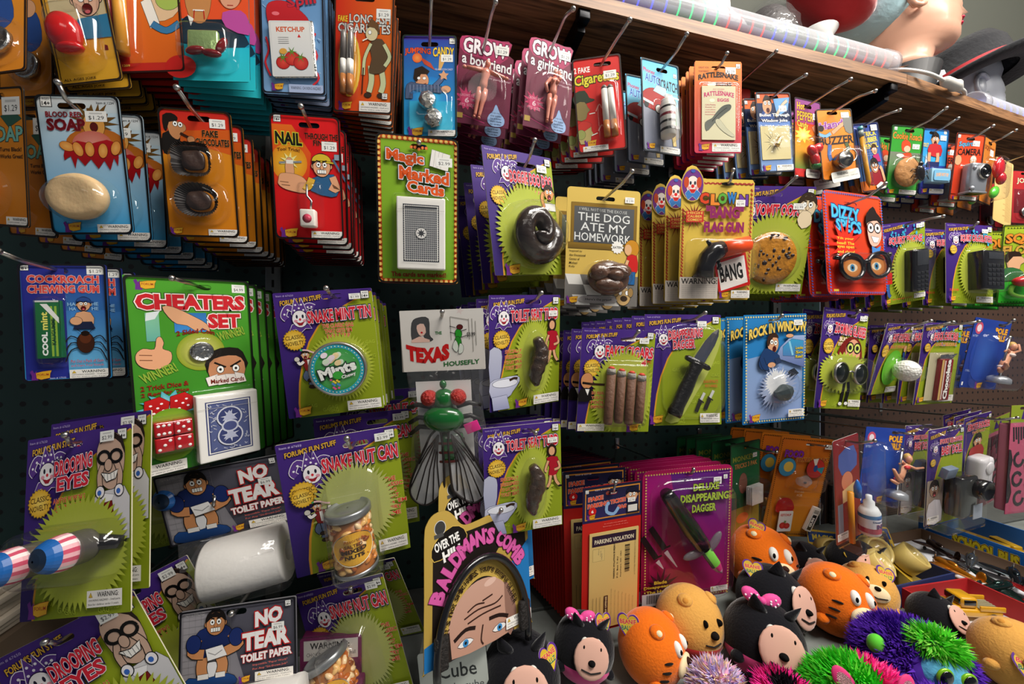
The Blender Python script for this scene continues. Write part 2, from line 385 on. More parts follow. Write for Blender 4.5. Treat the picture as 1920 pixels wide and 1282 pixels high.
    def rays(s, u, v, ru, rv, c='abb73a', cc='b0b856', n=56, spread=.2):
        o = []
        for i in range(2*n):
            a = PI*i/n; q = 1+(spread if i % 2 else 0); o.append((max(-s.w*.495, min(s.w*.495, s.X(u)+ru*q*s.w*math.cos(a))), max(s.h*.004, min(s.h*.996, s.Z(v)+rv*q*s.w*math.sin(a)))))
        s.k += 1; y = -s.k*EPS; n0 = len(s.m.v); s.m.v += [(x, y, z) for x, z in o+[(s.X(u), s.Z(v))]]; A, B = lin(c), lin(cc); m = len(o)
        for i in range(m): s.m.f.append([n0+i, n0+(i+1) % m, n0+m]); s.m.c.append([A, A, B]); s.m.sm.append(False)
        return s
    def marquee(s, d, r, c, step, bg=None, dx=None):
        # row of round bulbs along the border
        W, H = s.w, s.h; n1 = int(W/step); n2 = int(H/step)
        for i in range(n1+1):
            for v in (d*W/H, 1-d*W/H): s.ell(d+(1-2*d)*i/n1, v, r, r, c, n=7)
        for i in range(1, n2):
            for u in (d, 1-d): s.ell(u, d*W/H+(1-2*d*W/H)*i/n2, r, r, c, n=7)
        return s
    def frame(s, c, wd):
        o = s.outline; i = [(x*(1-2*wd/s.w), s.h/2+(z-s.h/2)*(1-2*wd/s.h)) for x, z in o]; n = len(o); s.k += 1; s.put(o+i, [(j, (j+1) % n, (j+1) % n+n, j+n) for j in range(n)], c, None, 'v', -s.k*EPS)
    def build(s, parent, name='backing_card'):
        if s.bend:
            b = s.bend; s.m.v = [(x, y-b*((x/(s.w/2))**2+.25*x/(s.w/2))-(b*.6*math.sin((z/s.h)*5)), z) for x, y, z in s.m.v]
        return s.m.build(name, PRINT, parent)
# measured places of the cards on the wall: x, y, z of the lower edge middle, yaw, pitch, roll in degrees, width, height
PL = dict(
 coin=(-0.4297, 0.5156, 1.6306, -12.1, -9.9, -11.3, 0.0644, 0.1394),
 coinB=(-0.4688, 0.6003, 1.6532, -16.7, 0.3, -0.4, 0.0717, 0.1410),
 nose=(-0.3578, 0.5315, 1.6441, -11.1, 2.9, -8.7, 0.0696, 0.1403),
 stick=(-0.3068, 0.5330, 1.6666, -10.3, -0.7, -4.9, 0.0860, 0.1439),
 vamp=(-0.2368, 0.5238, 1.6626, -9.9, -0.7, -1.4, 0.0867, 0.1483),
 ketchup=(-0.1503, 0.5332, 1.6662, -9.7, 2.5, -0.3, 0.0774, 0.1536),
 ash=(-0.0692, 0.5371, 1.6570, -14.1, 4.8, 2.9, 0.0783, 0.1524),
 jump=(0.0190, 0.5395, 1.6373, -12.9, -0.3, -0.2, 0.0759, 0.1445),
 boyf=(0.0928, 0.5413, 1.6665, -9.6, 5.4, 4.4, 0.0788, 0.1196),
 girlf=(0.1903, 0.5353, 1.6693, -0.8, 0.2, 4.9, 0.0737, 0.1356),
 cigs=(0.2764, 0.5193, 1.6407, -19.2, 0.9, -4.4, 0.0731, 0.1439),
 auto=(0.3893, 0.5304, 1.6569, 4.9, 0.1, -2.3, 0.0753, 0.1479),
 snakeB=(0.4954, 0.5963, 1.6773, 6.3, -3.0, -2.3, 0.0749, 0.1542),
 snake=(0.4903, 0.5220, 1.6664, -11.3, 1.8, -1.0, 0.0813, 0.1502),
 redB=(0.6044, 0.6212, 1.6992, -10.3, 0.4, 2.8, 0.0869, 0.1632),
 bullet=(0.6411, 0.5430, 1.6609, -2.0, 2.7, -7.7, 0.0759, 0.1398),
 pepper=(0.7269, 0.5551, 1.6635, 7.4, 3.4, -5.3, 0.0774, 0.1436),
 buzz=(0.7868, 0.5378, 1.6595, -8.3, -1.1, -5.2, 0.0760, 0.1376),
 pencil=(0.8974, 0.5503, 1.6550, 2.1, -0.3, -12.8, 0.0770, 0.1355),
 roach=(0.9617, 0.5461, 1.6512, -10.6, 4.9, 2.0, 0.0710, 0.1360),
 bog=(1.0906, 0.5658, 1.6725, -4.3, 5.0, -1.9, 0.0694, 0.1364),
 camera=(1.1548, 0.5472, 1.6576, -6.4, 6.0, -0.0, 0.0738, 0.1397),
 squid=(1.2899, 0.5749, 1.6740, 11.0, 3.8, -0.2, 0.0744, 0.1468),
 ruler=(1.3786, 0.5859, 1.6373, -6.2, -11.7, 22.9, 0.0511, 0.1960),
 redR=(1.4969, 0.5998, 1.6499, -12.8, -0.8, 2.8, 0.0670, 0.1370),
 soapL=(-0.4403, 0.5393, 1.4776, -28.3, 4.9, 6.7, 0.0845, 0.1435),
 soap=(-0.3520, 0.5268, 1.4714, -10.0, 5.6, -1.4, 0.0848, 0.1480),
 choc=(-0.2472, 0.5311, 1.4768, -3.0, 4.8, -1.7, 0.0756, 0.1470),
 nail=(-0.1311, 0.5313, 1.4818, -5.2, 4.8, -0.9, 0.0820, 0.1523),
 magic=(0.0041, 0.5184, 1.4285, -3.2, 5.2, -0.2, 0.1044, 0.1886),
 dog=(0.1616, 0.5203, 1.4473, 18.5, -1.8, -6.1, 0.1203, 0.1772),
 home=(0.2746, 0.5221, 1.4060, -7.2, 1.2, 1.4, 0.1157, 0.1774),
 clown=(0.4825, 0.5228, 1.4205, -9.7, 4.7, -0.6, 0.1247, 0.1965),
 vomit=(0.6377, 0.5614, 1.4399, -13.3, 10.1, 0.4, 0.1296, 0.1913),
 dizzy=(0.7938, 0.5124, 1.4374, 4.0, -1.7, -2.1, 0.1659, 0.1899),
 phone=(0.9906, 0.5568, 1.4325, -1.3, 5.0, -8.5, 0.1204, 0.1648),
 calc=(1.1406, 0.5293, 1.4318, -5.2, -0.5, 0.3, 0.1252, 0.1685),
 flower=(1.3365, 0.5257, 1.4355, -22.9, 3.7, 1.0, 0.1303, 0.1756),
 gum=(-0.3690, 0.5198, 1.3078, 2.0, -0.3, -2.5, 0.0747, 0.1277),
 cheat=(-0.2550, 0.5465, 1.1967, 36.1, 1.5, -3.4, 0.1164, 0.2304),
 mint=(-0.0964, 0.5162, 1.2596, -1.8, 4.7, -5.2, 0.1128, 0.1549),
 texas=(0.0382, 0.5174, 1.1298, -12.8, 8.3, -2.2, 0.1113, 0.2643),
 turdA=(0.1571, 0.5304, 1.2545, 14.5, 6.6, -3.7, 0.1177, 0.1636),
 turdB=(0.1509, 0.5134, 1.0803, 0.6, 2.6, -2.2, 0.1142, 0.1536),
 cigar=(0.2913, 0.5164, 1.2126, -4.3, 4.5, 2.1, 0.1181, 0.1568),
 dagger=(0.4284, 0.5291, 1.2129, -9.2, -0.6, 0.1, 0.1322, 0.1826),
 rock=(0.6115, 0.5251, 1.2085, -2.9, 3.2, -2.2, 0.1295, 0.1901),
 hyp=(0.7789, 0.5385, 1.2226, 4.6, 2.5, 4.6, 0.1300, 0.1879),
 golf=(0.9404, 0.5652, 1.2425, 10.9, 12.1, -0.0, 0.1159, 0.1473),
 golfB=(0.9892, 0.6316, 1.2346, 9.4, 9.4, 2.7, 0.1049, 0.1509),
 bar=(1.0636, 0.5489, 1.2187, 0.4, 6.0, 0.2, 0.1202, 0.1721),
 pole=(1.1872, 0.5399, 1.2489, 1.4, 7.7, 4.8, 0.1302, 0.1499),
 droop=(-0.3257, 0.4636, 1.0795, -22.4, -7.5, -9.6, 0.1295, 0.1795),
 eyesB=(-0.3225, 0.6084, 1.0741, -6.0, 0.0, -9.0, 0.1300, 0.1900),
 droopT=(-0.2643, 0.4739, 0.8788, -8.0, 0.0, -26.0, 0.1450, 0.2000),
 droopU=(-0.2571, 0.5556, 0.8817, -6.0, 0.0, -26.0, 0.1350, 0.1900),
 tearA=(-0.2294, 0.5638, 1.1010, -3.2, 5.3, -8.8, 0.1444, 0.0933),
 tearB=(-0.1921, 0.4838, 0.9646, -8.4, -7.9, -4.3, 0.1237, 0.0852),
 nut=(-0.0737, 0.5120, 1.0692, 5.0, 7.6, -6.2, 0.1347, 0.1715),
 nutB=(-0.0556, 0.5149, 0.8803, -16.9, 0.9, -15.2, 0.1196, 0.1625),
 nutC=(-0.0394, 0.6037, 0.8943, -9.0, 20.2, -12.4, 0.1090, 0.1585),
 comb=(0.0837, 0.4754, 0.9605, 24.3, -9.4, 4.6, 0.1636, 0.1610),
 cube=(0.0592, 0.5025, 0.8002, -9.8, 2.9, -5.1, 0.0896, 0.1462),
 parkB=(0.3126, 0.6147, 0.8558, -7.8, 6.5, -2.7, 0.1101, 0.2783),
 park=(0.3165, 0.5685, 0.8689, 1.6, 3.9, -1.2, 0.1083, 0.2497),
 delux=(0.4804, 0.5884, 0.8761, -4.2, 4.0, -1.2, 0.1793, 0.2490),
 green=(0.7119, 0.6810, 0.8892, 14.2, 0.5, -0.2, 0.1141, 0.2383),
 food=(0.8482, 0.6976, 0.8909, -7.1, 7.6, 6.3, 0.1365, 0.2434),
 ink=(0.8072, 0.5363, 0.9697, 5.4, 2.8, -8.3, 0.0746, 0.2048),
 pole2=(0.9253, 0.5626, 1.0182, 2.2, 2.2, 6.2, 0.1229, 0.1555),
 partyB=(1.0460, 0.5741, 0.9783, 5.4, 2.7, 2.4, 0.0992, 0.1925),
 party=(1.0688, 0.5368, 0.9720, 0.7, 3.8, -3.6, 0.1094, 0.2037),
 alarm=(1.2317, 0.5702, 1.0274, 2.4, 7.0, -6.8, 0.0975, 0.1629),
 pinkB=(1.3977, 0.6147, 0.9459, 6.8, 6.6, -7.9, 0.1064, 0.2279),
 pink=(1.3553, 0.5450, 0.9567, -3.0, 2.3, 0.3, 0.1108, 0.2503),
)
HK = {'jump': (0.066, 0.016), 'boyf': (0.082, -0.004), 'girlf': (0.088, -0.009), 'cigs': (0.076, 0.003), 'auto': (0.058, 0.012), 'snake': (0.018, 0.010), 'snakeB': (0.028, 0.031), 'redB': (0.098, 0.006), 'bullet': (0.058, -0.001), 'pepper': (0.072, 0.002), 'buzz': (0.070, -0.004), 'pencil': (0.058, -0.003), 'roach': (0.054, 0.012), 'bog': (0.038, 0.008), 'camera': (0.032, 0.009), 'squid': (0.038, 0.009), 'soap': (0.016, 0.014), 'choc': (0.042, 0.008), 'nail': (0.034, 0.002), 'magic': (0.012, -0.002), 'dog': (0.042, 0.014), 'home': (0.072, 0.009), 'clown': (0.012, 0.018), 'vomit': (0.040, 0.013), 'dizzy': (0.054, 0.015), 'phone': (0.060, -0.000), 'calc': (0.012, 0.007), 'gum': (0.058, 0.007), 'cheat': (0.048, 0.002), 'mint': (0.028, 0.005), 'texas_h': (0.012, 0.006), 'turdA': (0.036, 0.007), 'turdB': (0.024, 0.001), 'cigar': (0.020, 0.010), 'dagger': (0.036, 0.010), 'rock': (0.014, 0.007), 'hyp': (0.012, 0.008), 'golf': (0.042, 0.010), 'bar': (0.050, 0.006), 'pole': (0.016, 0.010), 'droop': (0.012, 0.011), 'tearB': (0.012, 0.005), 'nut': (0.060, 0.020), 'park': (0.012, 0.019), 'parkB': (0.012, 0.009), 'delux': (0.012, 0.011), 'green': (0.074, 0.009), 'food': (0.034, 0.004), 'ink': (0.046, 0.013), 'pole2': (0.028, 0.003), 'party': (0.014, 0.008)}
# ------------------------------------------------------------------ card products: an Empty at the lower edge, parts as children
WALL_Y = .82
ROD = mat('hook_steel', 'b9b7b4', .28, 1)
HOOKS = []
class Card:
    def __init__(s, key, label, cat='novelty card', name='novelty_card', group=None):
        x, y, z, ya, pi, ro, s.w, s.h = PL[key]; s.key = key; s.label = label
        s.rot = Euler((R(pi), 0, R(ya)), 'XYZ').to_matrix() @ Matrix.Rotation(R(ro), 3, 'Y')
        s.rot = Matrix.Rotation(R(ya), 3, 'Z') @ Matrix.Rotation(R(pi), 3, 'X') @ Matrix.Rotation(R(ro), 3, 'Y')
        s.o = thing(name, label, cat, (x, y, z), s.rot.to_euler(), group); s.A = None
    def art(s, **k): s.A = Art(s.w, s.h, **k); return s.A
    def X(s, u): return (u-.5)*s.w
    def Z(s, v): return (1-v)*s.h
    def P(s, u, v, y=0): return (s.X(u), -y, s.Z(v))
    def done(s, fr=.0021):
        if sum(lin(s.A.edge)[:3]) < .12 and fr: s.A.frame(s.A.edge, fr)
        s.card = s.A.build(s.o); return s
    def part(s, name, mb, m, parent=None): return mb.build(name, m, parent or s.o)
    def blister(s, u0, v0, u1, v1, dep, r=.25, kind='rect', name='blister', m=None):
        cx, cz = s.X((u0+u1)/2), s.Z((v0+v1)/2); W, H = abs(u1-u0)*s.w, abs(v1-v0)*s.h; rr = r*min(W, H); mb = MB(); mb.smooth = True
        def ring(e, y):
            if kind == 'ell': return [(cx+(W/2-e)*math.cos(a), -y, cz+(H/2-e)*math.sin(a)) for a in [2*PI*i/28 for i in range(28)]]
            q = []; k = max(rr-e*.5, .0012)
            for sx, sz, a0 in ((1, 1, 0), (-1, 1, 90), (-1, -1, 180), (1, -1, 270)):
                for a in (0, 22, 45, 68, 90): q.append((cx+sx*(W/2-e-k)+k*math.cos(R(a0+a)), -y, cz+sz*(H/2-e-k)+k*math.sin(R(a0+a))))
            return q
        f = .0035; b = min(dep*.35, .006)
        if kind == 'ell': rs = [ring(-f, .0016), ring(-f*.2, .0018)] + [ring(W/2*(1-math.cos(R(t)))*.5, .0018+(dep-.0018)*math.sin(R(t))) for t in (20, 45, 65, 80, 88)]
        else: rs = [ring(-f, .0016), ring(0, .0018), ring(.0012, dep-b), ring(.0012+b*.3, dep-b*.3), ring(.0012+b, dep), ring(.0012+b*1.8, dep+.0003)]
        mb.loft(rs, None, False); mb.f.append([len(rs)*len(rs[0])-len(rs[0])+i for i in range(len(rs[0]))]); mb.c.append(None); mb.sm.append(False)
        return s.part(name, mb, m or CLEAR)
    def hook(s, lead=.06, u=None, v=None, label=None, up=.012):
        if u is None: q = s.A.slot; x = sum(p[0] for p in q)/len(q); z = sum(p[1] for p in q)/len(q)+.0012
        else: x, z = s.X(u), s.Z(v)
        p = s.o.location + s.rot @ Vector((x, 0, z)); s.hk = p; HOOKS.append((s.key, tuple(p)))
        if s.key in HK: lead, up = HK[s.key]
        if label: make_hook(p, lead, label, up)
        return s
    def copies(s, n, step, short, dx=0, jit=.004, deep=3, full=2, dz=None, y_end=.80, thin=.0105):
        # further cards on the same hook, one behind the other towards the wall; the deep ones lie closer together
        src = s.o; rnd = random.Random(len(s.key)*7+n); o0 = Vector(src.location); y = 0
        words = ['directly behind the front', 'second behind the front', 'third behind the front', 'fourth behind the front']
        src['group'] = short + 's on one hook'
        dz = -.06 if dz is None else dz
        for k in range(1, n+1):
            y += thin if full == 0 or k > full+1 else step
            if o0.y + y > y_end: break
            c = src.copy(); COL.objects.link(c)
            for ch in list(src.children):
                if k > full and ch.name.split('.')[0] != 'backing_card': continue
                copy_tree(ch, c)
            c.location = o0 + Vector((dx*k+jit*(rnd.random()-.5), y, dz*y + .25*jit*(rnd.random()-.5)))
            r = Vector(src.rotation_euler); kk = 1 if abs(r.z) > .4 else .35 if k > 1 else .7
            c.rotation_euler = (r.x*kk+.02*(rnd.random()-.5), r.y+jit*3*(rnd.random()-.5), r.z*kk)
            c['label'] = (short + ' hanging ' + words[k-1] + ' one') if k <= deep else short + ' deep on its hook, only an edge showing'
def make_hook(p, lead, label, up=.012, back=None):
    L = WALL_Y-p.y; t = thing('peg_hook', label, 'hook', (p.x, WALL_Y, p.z-.06*L), (0, 0, 0), 'steel peg hooks on the wall')
    m = MB(); e = min(.026, lead*.8); f = -(L+lead-e); g = -f*.06; z1 = .06*L+up
    m.tube([(0, -.0005, 0), (0, -.02, .0012), (0, f*.5, g*.5), (0, f+.012, g), (0, f+.004, g+.0003), (0, f-.004, g+(z1-g)*.14), (0, f-e, z1)], .0022, 8); m.build('rod', ROD, t)
    b = MB(); b.ell((0, f-e, z1), (.0034, .0034, .0034), 10, 8); b.build('ball_tip', ROD, t)
    b = MB(); b.box((0, -.0012, .004), (.012, .002, .026), .0008); b.build('wall_clip', ROD, t)
    return t
# small shapes used by several products
def swirl_material(): return mat('dark_rubber', '2a201b', .22, coat=.6, bump=(90, .35))
def deck(c, u0, v0, u1, v1, dep, back, frame, dots=True, rot=0):
    W, H = (u1-u0)*c.w, (v1-v0)*c.h; cx, cz = c.X((u0+u1)/2), c.Z((v0+v1)/2)
    m = MB(); m.smooth = False
    m.box((0, -dep/2-.0014, 0), (W, dep, H), .0015, 'f3f0ea')
    A = Art(W, H, base='f6f3ee', edge='f3f0ea'); A.m.v = []; A.m.f = []; A.m.c = []; A.m.sm = []; A.k = 0
    A.rect(.13, .1, .87, .9, back); A.rect(.15, .115, .85, .885, 'f3f0ea'); A.rect(.17, .13, .83, .87, back)
    return m, A, (cx, cz), dep
def deck_done(c, m, A, at, dep, rot, name='card_deck'):
    n = len(m.v); m.v += [(x, y-dep-.00145, z-A.h/2) for x, y, z in A.m.v]; m.f += [[i+n for i in f] for f in A.m.f]; m.c += A.m.c; m.sm += A.m.sm
    m.xf(Matrix.Translation((at[0], 0, at[1])) @ Matrix.Rotation(R(rot), 4, 'Y')); return c.part(name, m, PRINT)
def cig(p0, p1, r, mid, ash=0):
    # cigarette from filter end p0 to tip p1
    p0, p1 = Vector(p0), Vector(p1); L = lambda t: p0.lerp(p1, t); m = MB()
    m.tube([L(0), L(.3)], r*1.02, 12, 'b9763d'); m.tube([L(.3), L(.92-ash)], r, 12, 'efece4'); m.tube([L(.92-ash), L(.96), L(1)], [r, r*.95, r*.5], 12, '77716d')
    return m
def solidp(c, name, mb, m, at, rot=None, parent=None):
    M = Matrix.Translation(at) @ (rot.to_4x4() if rot else Matrix.Identity(4)); mb.xf(M); return c.part(name, mb, m, parent)
def front(): return Matrix.Rotation(PI/2, 3, 'X')   # turns a lathe's axis from up to towards the viewer
# ------------------------------------------------------------------ the setting: pegboards, uprights, shelf, deck
def pegboard_mat(name, c, hole, pitch=.03):
    m = bpy.data.materials.new(name); m.use_nodes = True; nt = m.node_tree; b = nt.nodes['Principled BSDF']; b.inputs['Roughness'].default_value = .55
    N = nt.nodes.new; L = nt.links.new
    tc = N('ShaderNodeTexCoord'); sp = N('ShaderNodeSeparateXYZ'); L(tc.outputs['Object'], sp.inputs[0]); d = []
    for ax in ('X', 'Z'):
        dv = N('ShaderNodeMath'); dv.operation = 'DIVIDE'; L(sp.outputs[ax], dv.inputs[0]); dv.inputs[1].default_value = pitch
        fr = N('ShaderNodeMath'); fr.operation = 'FRACT'; L(dv.outputs[0], fr.inputs[0])
        sb = N('ShaderNodeMath'); sb.operation = 'SUBTRACT'; L(fr.outputs[0], sb.inputs[0]); sb.inputs[1].default_value = .5
        mu = N('ShaderNodeMath'); mu.operation = 'POWER'; L(sb.outputs[0], mu.inputs[0]); mu.inputs[1].default_value = 2; d.append(mu)
    ad = N('ShaderNodeMath'); L(d[0].outputs[0], ad.inputs[0]); L(d[1].outputs[0], ad.inputs[1])
    lt = N('ShaderNodeMath'); lt.operation = 'LESS_THAN'; L(ad.outputs[0], lt.inputs[0]); lt.inputs[1].default_value = .022
    mx = N('ShaderNodeMix'); mx.data_type = 'RGBA'; L(lt.outputs[0], mx.inputs[0]); mx.inputs[6].default_value = lin(c); mx.inputs[7].default_value = lin(hole)
    L(mx.outputs[2], b.inputs['Base Color']); MATS[name] = m; return m
def wood_mat(name, a, bcol, scale=(2, 40, 40), rough=.5):
    m = bpy.data.materials.new(name); m.use_nodes = True; nt = m.node_tree; b = nt.nodes['Principled BSDF']; b.inputs['Roughness'].default_value = rough
    N = nt.nodes.new; L = nt.links.new; tc = N('ShaderNodeTexCoord'); mp = N('ShaderNodeMapping'); mp.inputs['Scale'].default_value = scale
    L(tc.outputs['Object'], mp.inputs[0]); no = N('ShaderNodeTexNoise'); no.inputs['Scale'].default_value = 2.2; no.inputs['Detail'].default_value = 7; no.inputs['Distortion'].default_value = 1.2
    L(mp.outputs[0], no.inputs['Vector']); cr = N('ShaderNodeValToRGB'); cr.color_ramp.elements[0].position = .32; cr.color_ramp.elements[0].color = lin(a)
    cr.color_ramp.elements[1].position = .7; cr.color_ramp.elements[1].color = lin(bcol); L(no.outputs['Fac'], cr.inputs[0]); L(cr.outputs[0], b.inputs['Base Color'])
    MATS[name] = m; return m
def struct(name, mb, m, loc=None, rot=None):
    o = mb.build(name, m, None, loc, rot); o['kind'] = 'structure'; return o
DECK_Z = CAM_Z-.525
TEAL = pegboard_mat('teal_pegboard', '1d3835', '050606'); BROWN = pegboard_mat('brown_pegboard', '4a3428', '0a0706', .026)
b = MB(); b.box((-.19, WALL_Y+.006, 1.42), (2.62, .012, 1.2)); struct('wall_back', b, TEAL)
b = MB(); b.box((2.02, WALL_Y+.006, 1.42), (1.76, .012, 1.2)); struct('wall_right', b, BROWN)
WOOD = wood_mat('dark_grained_wood', '3a2618', 'b8855c'); EDGE = wood_mat('worn_wood_edge', '5c3d26', 'a87a50', (3, 60, 60))
SHELF_Z = CAM_Z+.535
def shelf(x0, x1, y0, y1, name, label):
    t = thing(name, label, 'shelf', (0, 0, 0)); m = MB(); m.smooth = False; z0, z1 = SHELF_Z, SHELF_Z+.019
    vs = [(x0, y0, z0), (x1, y1, z0), (x1, WALL_Y-.001, z0), (x0, WALL_Y-.001, z0)]; vs += [(x, y, z1) for x, y, z in vs]
    m.add(vs, [(3, 2, 1, 0), (4, 5, 6, 7), (1, 2, 6, 5), (2, 3, 7, 6), (3, 0, 4, 7), (0, 1, 5, 4)]); m.build('board', WOOD, t)
    m = MB(); m.smooth = False; vs = [(x0, y0-.004, z0-.002), (x1, y1-.004, z0-.002), (x1, y1-.0002, z0-.002), (x0, y0-.0002, z0-.002)]; vs += [(x, y, z1+.001) for x, y, z in vs]
    m.add(vs, [(3, 2, 1, 0), (4, 5, 6, 7), (1, 2, 6, 5), (2, 3, 7, 6), (3, 0, 4, 7), (0, 1, 5, 4)]); m.build('edge_strip', EDGE, t)
shelf(-1.4, .985, .55, .552, 'wooden_shelf', 'long dark grained wooden shelf running above the top row of joke cards')
shelf(.988, 2.6, .553, .66, 'wooden_shelf', 'second wooden shelf board beyond the bracket, carrying the blue light tube')
STEEL_DARK = mat('blackened_steel', '1b1b1d', .38, .8); ZINC = mat('dull_zinc', '8a8d8c', .45, .9)
for x, lb in ((-.266, 'slotted steel upright behind the blue gum card'), (.262, 'slotted steel upright behind the cut-out pink doll cards'), (.955, 'slotted steel upright behind the handshake card')):
    t = thing('wall_upright', lb, 'upright', (x, WALL_Y, .85), group='slotted uprights on the pegboard')
    m = MB(); m.box((0, -.0055, .515), (.026, .010, 1.01), .001); m.build('channel', ZINC, t)
    m = MB(); m.smooth = False
    for i in range(38): m.box((0, -.0107, .04+.026*i), (.004, .0006, .014))
    o = m.build('slots', mat('black_gap', '060606', .9), t); o['kind'] = 'stuff'
for x, yl, lb in ((.262, .565, 'black steel shelf bracket above the cut-out pink doll cards'), (.955, .565, 'black steel shelf bracket beside the join of the two shelf boards')):
    t = thing('shelf_bracket', lb, 'bracket', (x, WALL_Y-.011, SHELF_Z-.02), group='steel brackets under the shelf')
    m = MB(); m.smooth = False; L = WALL_Y-.011-yl
    m.add([(sx*.0065, y, z) for sx in (-1, 1) for y, z in ((0, -.045), (-L, -.008), (-L, .0195), (0, .0195))], [(0, 1, 2, 3), (7, 6, 5, 4), (0, 4, 5, 1), (1, 5, 6, 2), (2, 6, 7, 3), (3, 7, 4, 0)]); m.build('arm', STEEL_DARK, t)
    m = MB(); m.box((0, -L-.006, .012), (.02, .016, .018), .002); m.build('end_cap', STEEL_DARK, t)
# lower deck
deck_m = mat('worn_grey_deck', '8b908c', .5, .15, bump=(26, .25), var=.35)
m = MB(); m.smooth = False; m.box((.7, .43, DECK_Z-.015), (4.6, .53, .03), .002); struct('trim_1', m, deck_m)
m = MB(); m.smooth = False; m.box((.7, .7575, DECK_Z-.013), (4.6, .121, .034), .002); struct('trim_2', m, mat('shaded_deck_back', '5a5d5a', .6, .1, bump=(30, .3), var=.35))  # back deck strip, shade near the wall painted in as a darker grey
m = MB(); m.smooth = False; m.box((1.9, WALL_Y-.0075, DECK_Z+.06), (1.5, .012, .11), .002); struct('trim_3', m, wood_mat('kick_board_wood', '241a14', '54443a'))
m = MB(); m.smooth = False; m.box((.7, .3, -.01), (8, 5, .02)); struct('floor', m, mat('shop_floor', 'cfcac0', .5))
m = MB(); m.smooth = False; m.box((.7, .19, DECK_Z*.5-.02), (4.6, .02, DECK_Z-.05)); struct('trim_4', m, mat('deck_front', '6a6d6b', .5))
m = MB(); m.smooth = False; m.box((.7, .49, .2), (4.6, .58, .02)); struct('trim_5', m, mat('deck_floor', '55', .5))
m = MB(); m.smooth = False; m.box((.7, .84, 2.55), (8, .02, 1.1)); struct('wall_upper', m, mat('upper_wall_paint', '45473f', .8))
m = MB(); m.smooth = False; m.box((.7, .3, 3.11), (8, 5, .02)); struct('ceiling', m, mat('ceiling_tile', 'c9c6be', .9))
# dirt on the deck
m = MB(); m.smooth = False; rnd = random.Random(3)
for i in range(26):
    x, y = rnd.gauss(.215, .022), rnd.gauss(.565, .012); a = rnd.random()*6; r = .0012+.0035*rnd.random()
    m.ell((x, y, DECK_Z+.0004), (r*1.5, r, .0006), 7, 4, None, Matrix.Rotation(a, 3, 'Z'))
tag(m.build('floor_dirt', mat('rusty_dirt', '6b4b38', .9)), 'crumbs of brown dirt on the bare grey deck below the parking cards', 'dirt', kind='stuff')
m = MB(); m.box((0, 0, .0018), (.0022, .016, .0018), .0006, None, Matrix.Rotation(.7, 3, 'Z'))
tag(m.build('plastic_scrap', mat('violet_plastic', '3a2a9a', .4), None, (.262, .52, DECK_Z)), 'tiny violet plastic scrap lying on the bare grey deck', 'scrap')
# ------------------------------------------------------------------ light tubes on the shelf edge
TUBE = clear_mat('clear_tube_acrylic', (.90, .90, .93, 1), .16, 1.4, .5, .62)
def light_tube(name, label, p0, p1, r, cols, first, step, cap=True):
    t = thing(name, label, 'light tube', p0, group=None); d = Vector(p1)-Vector(p0); L = d.length; q = d.to_track_quat('Z', 'X').to_matrix()
    m = MB(); m.lathe([(r, 0), (r, L)], 28, None, False); m.xf(q.to_4x4()); m.build('tube', TUBE, t)
    mats = {'g': mat('green_led', '20f080', .5, emit=2.2), 'r': mat('red_led', 'ff4040', .5, emit=2), 'b': mat('blue_led', '4050ff', .5, emit=2.6), 'w': mat('white_led', 'ffffff', .5, emit=3)}
    core = MB(); core.lathe([(r*.42, .002), (r*.42, L-.004)], 16, None, True); core.xf(q.to_4x4()); core.build('led_core', mat('translucent_core', '9a98a4', .9, spec=0), t)
    i = 0; z = first; ac = max([2*PI*k/72 for k in range(72)], key=lambda a: (q @ Vector((math.cos(a), math.sin(a), 0))).dot(Vector((0, -.9, -.4))))
    while z < L-.01:
        ch = cols[i % len(cols)]
        m = MB(); m.tube([(r*.95*math.cos(a), r*.95*math.sin(a), z+.004*math.sin(a)) for a in [ac-1.25+2.3*k/18 for k in range(19)]], [.0004+.001*math.sin(PI*(k+1)/20) for k in range(19)], 6)
        m.xf(q.to_4x4()); m.build('led_ring', mats[ch], t); i += 1; z += step
    if cap:
        m = MB(); m.lathe([(r*.99, -.003), (r*1.07, -.002), (r*1.07, .022), (r*.99, .024)], 28, None, False); m.lathe([(.002, -.0035), (r*1.0, -.003)], 28, None, False); m.xf(q.to_4x4())
        m.build('end_cap', clear_mat('clear_cap', (.93, .93, .95, 1), .12, 1.5, .12) if 'clear_cap' not in MATS else MATS['clear_cap'], t)
    for k in range(4 if cols[0] == 'r' else 2):
        ch = cols[min(k*4, len(cols)-1)]
        l = bpy.data.lights.new('led_glow', 'POINT'); l.energy = .12; l.shadow_soft_size = .02; l.color = {'g': (.2, 1, .5), 'r': (1, .3, .3), 'b': (.3, .35, 1)}[ch]
        o = link('led_glow', l, t); o.location = q @ Vector((0, 0, min(L-.02, first+.06+k*.16)))
    return t
TZ = SHELF_Z+.021+.031
light_tube('led_tube', 'long clear light tube with coloured rings lying along the shelf edge', (.975, .583, TZ), (-.2, .577, TZ), .0305, 'rrrrggggbbbb', .045, .026)
light_tube('led_tube', 'short glowing blue light tube on the second shelf board', (1.335, .622, TZ), (1.95, .66, TZ), .0305, 'bbbbbbggrr', .05, .03)
m = MB(); wx = [(.975, .583, TZ), (1.0, .575, TZ-.018), (1.06, .557, TZ-.028), (1.09, .556, TZ-.025)]
cab = thing('power_cord', 'white cord with an inline plug hanging between the two light tubes', 'cord', (.98, .575, TZ-.02)); o0 = Vector(cab.location)
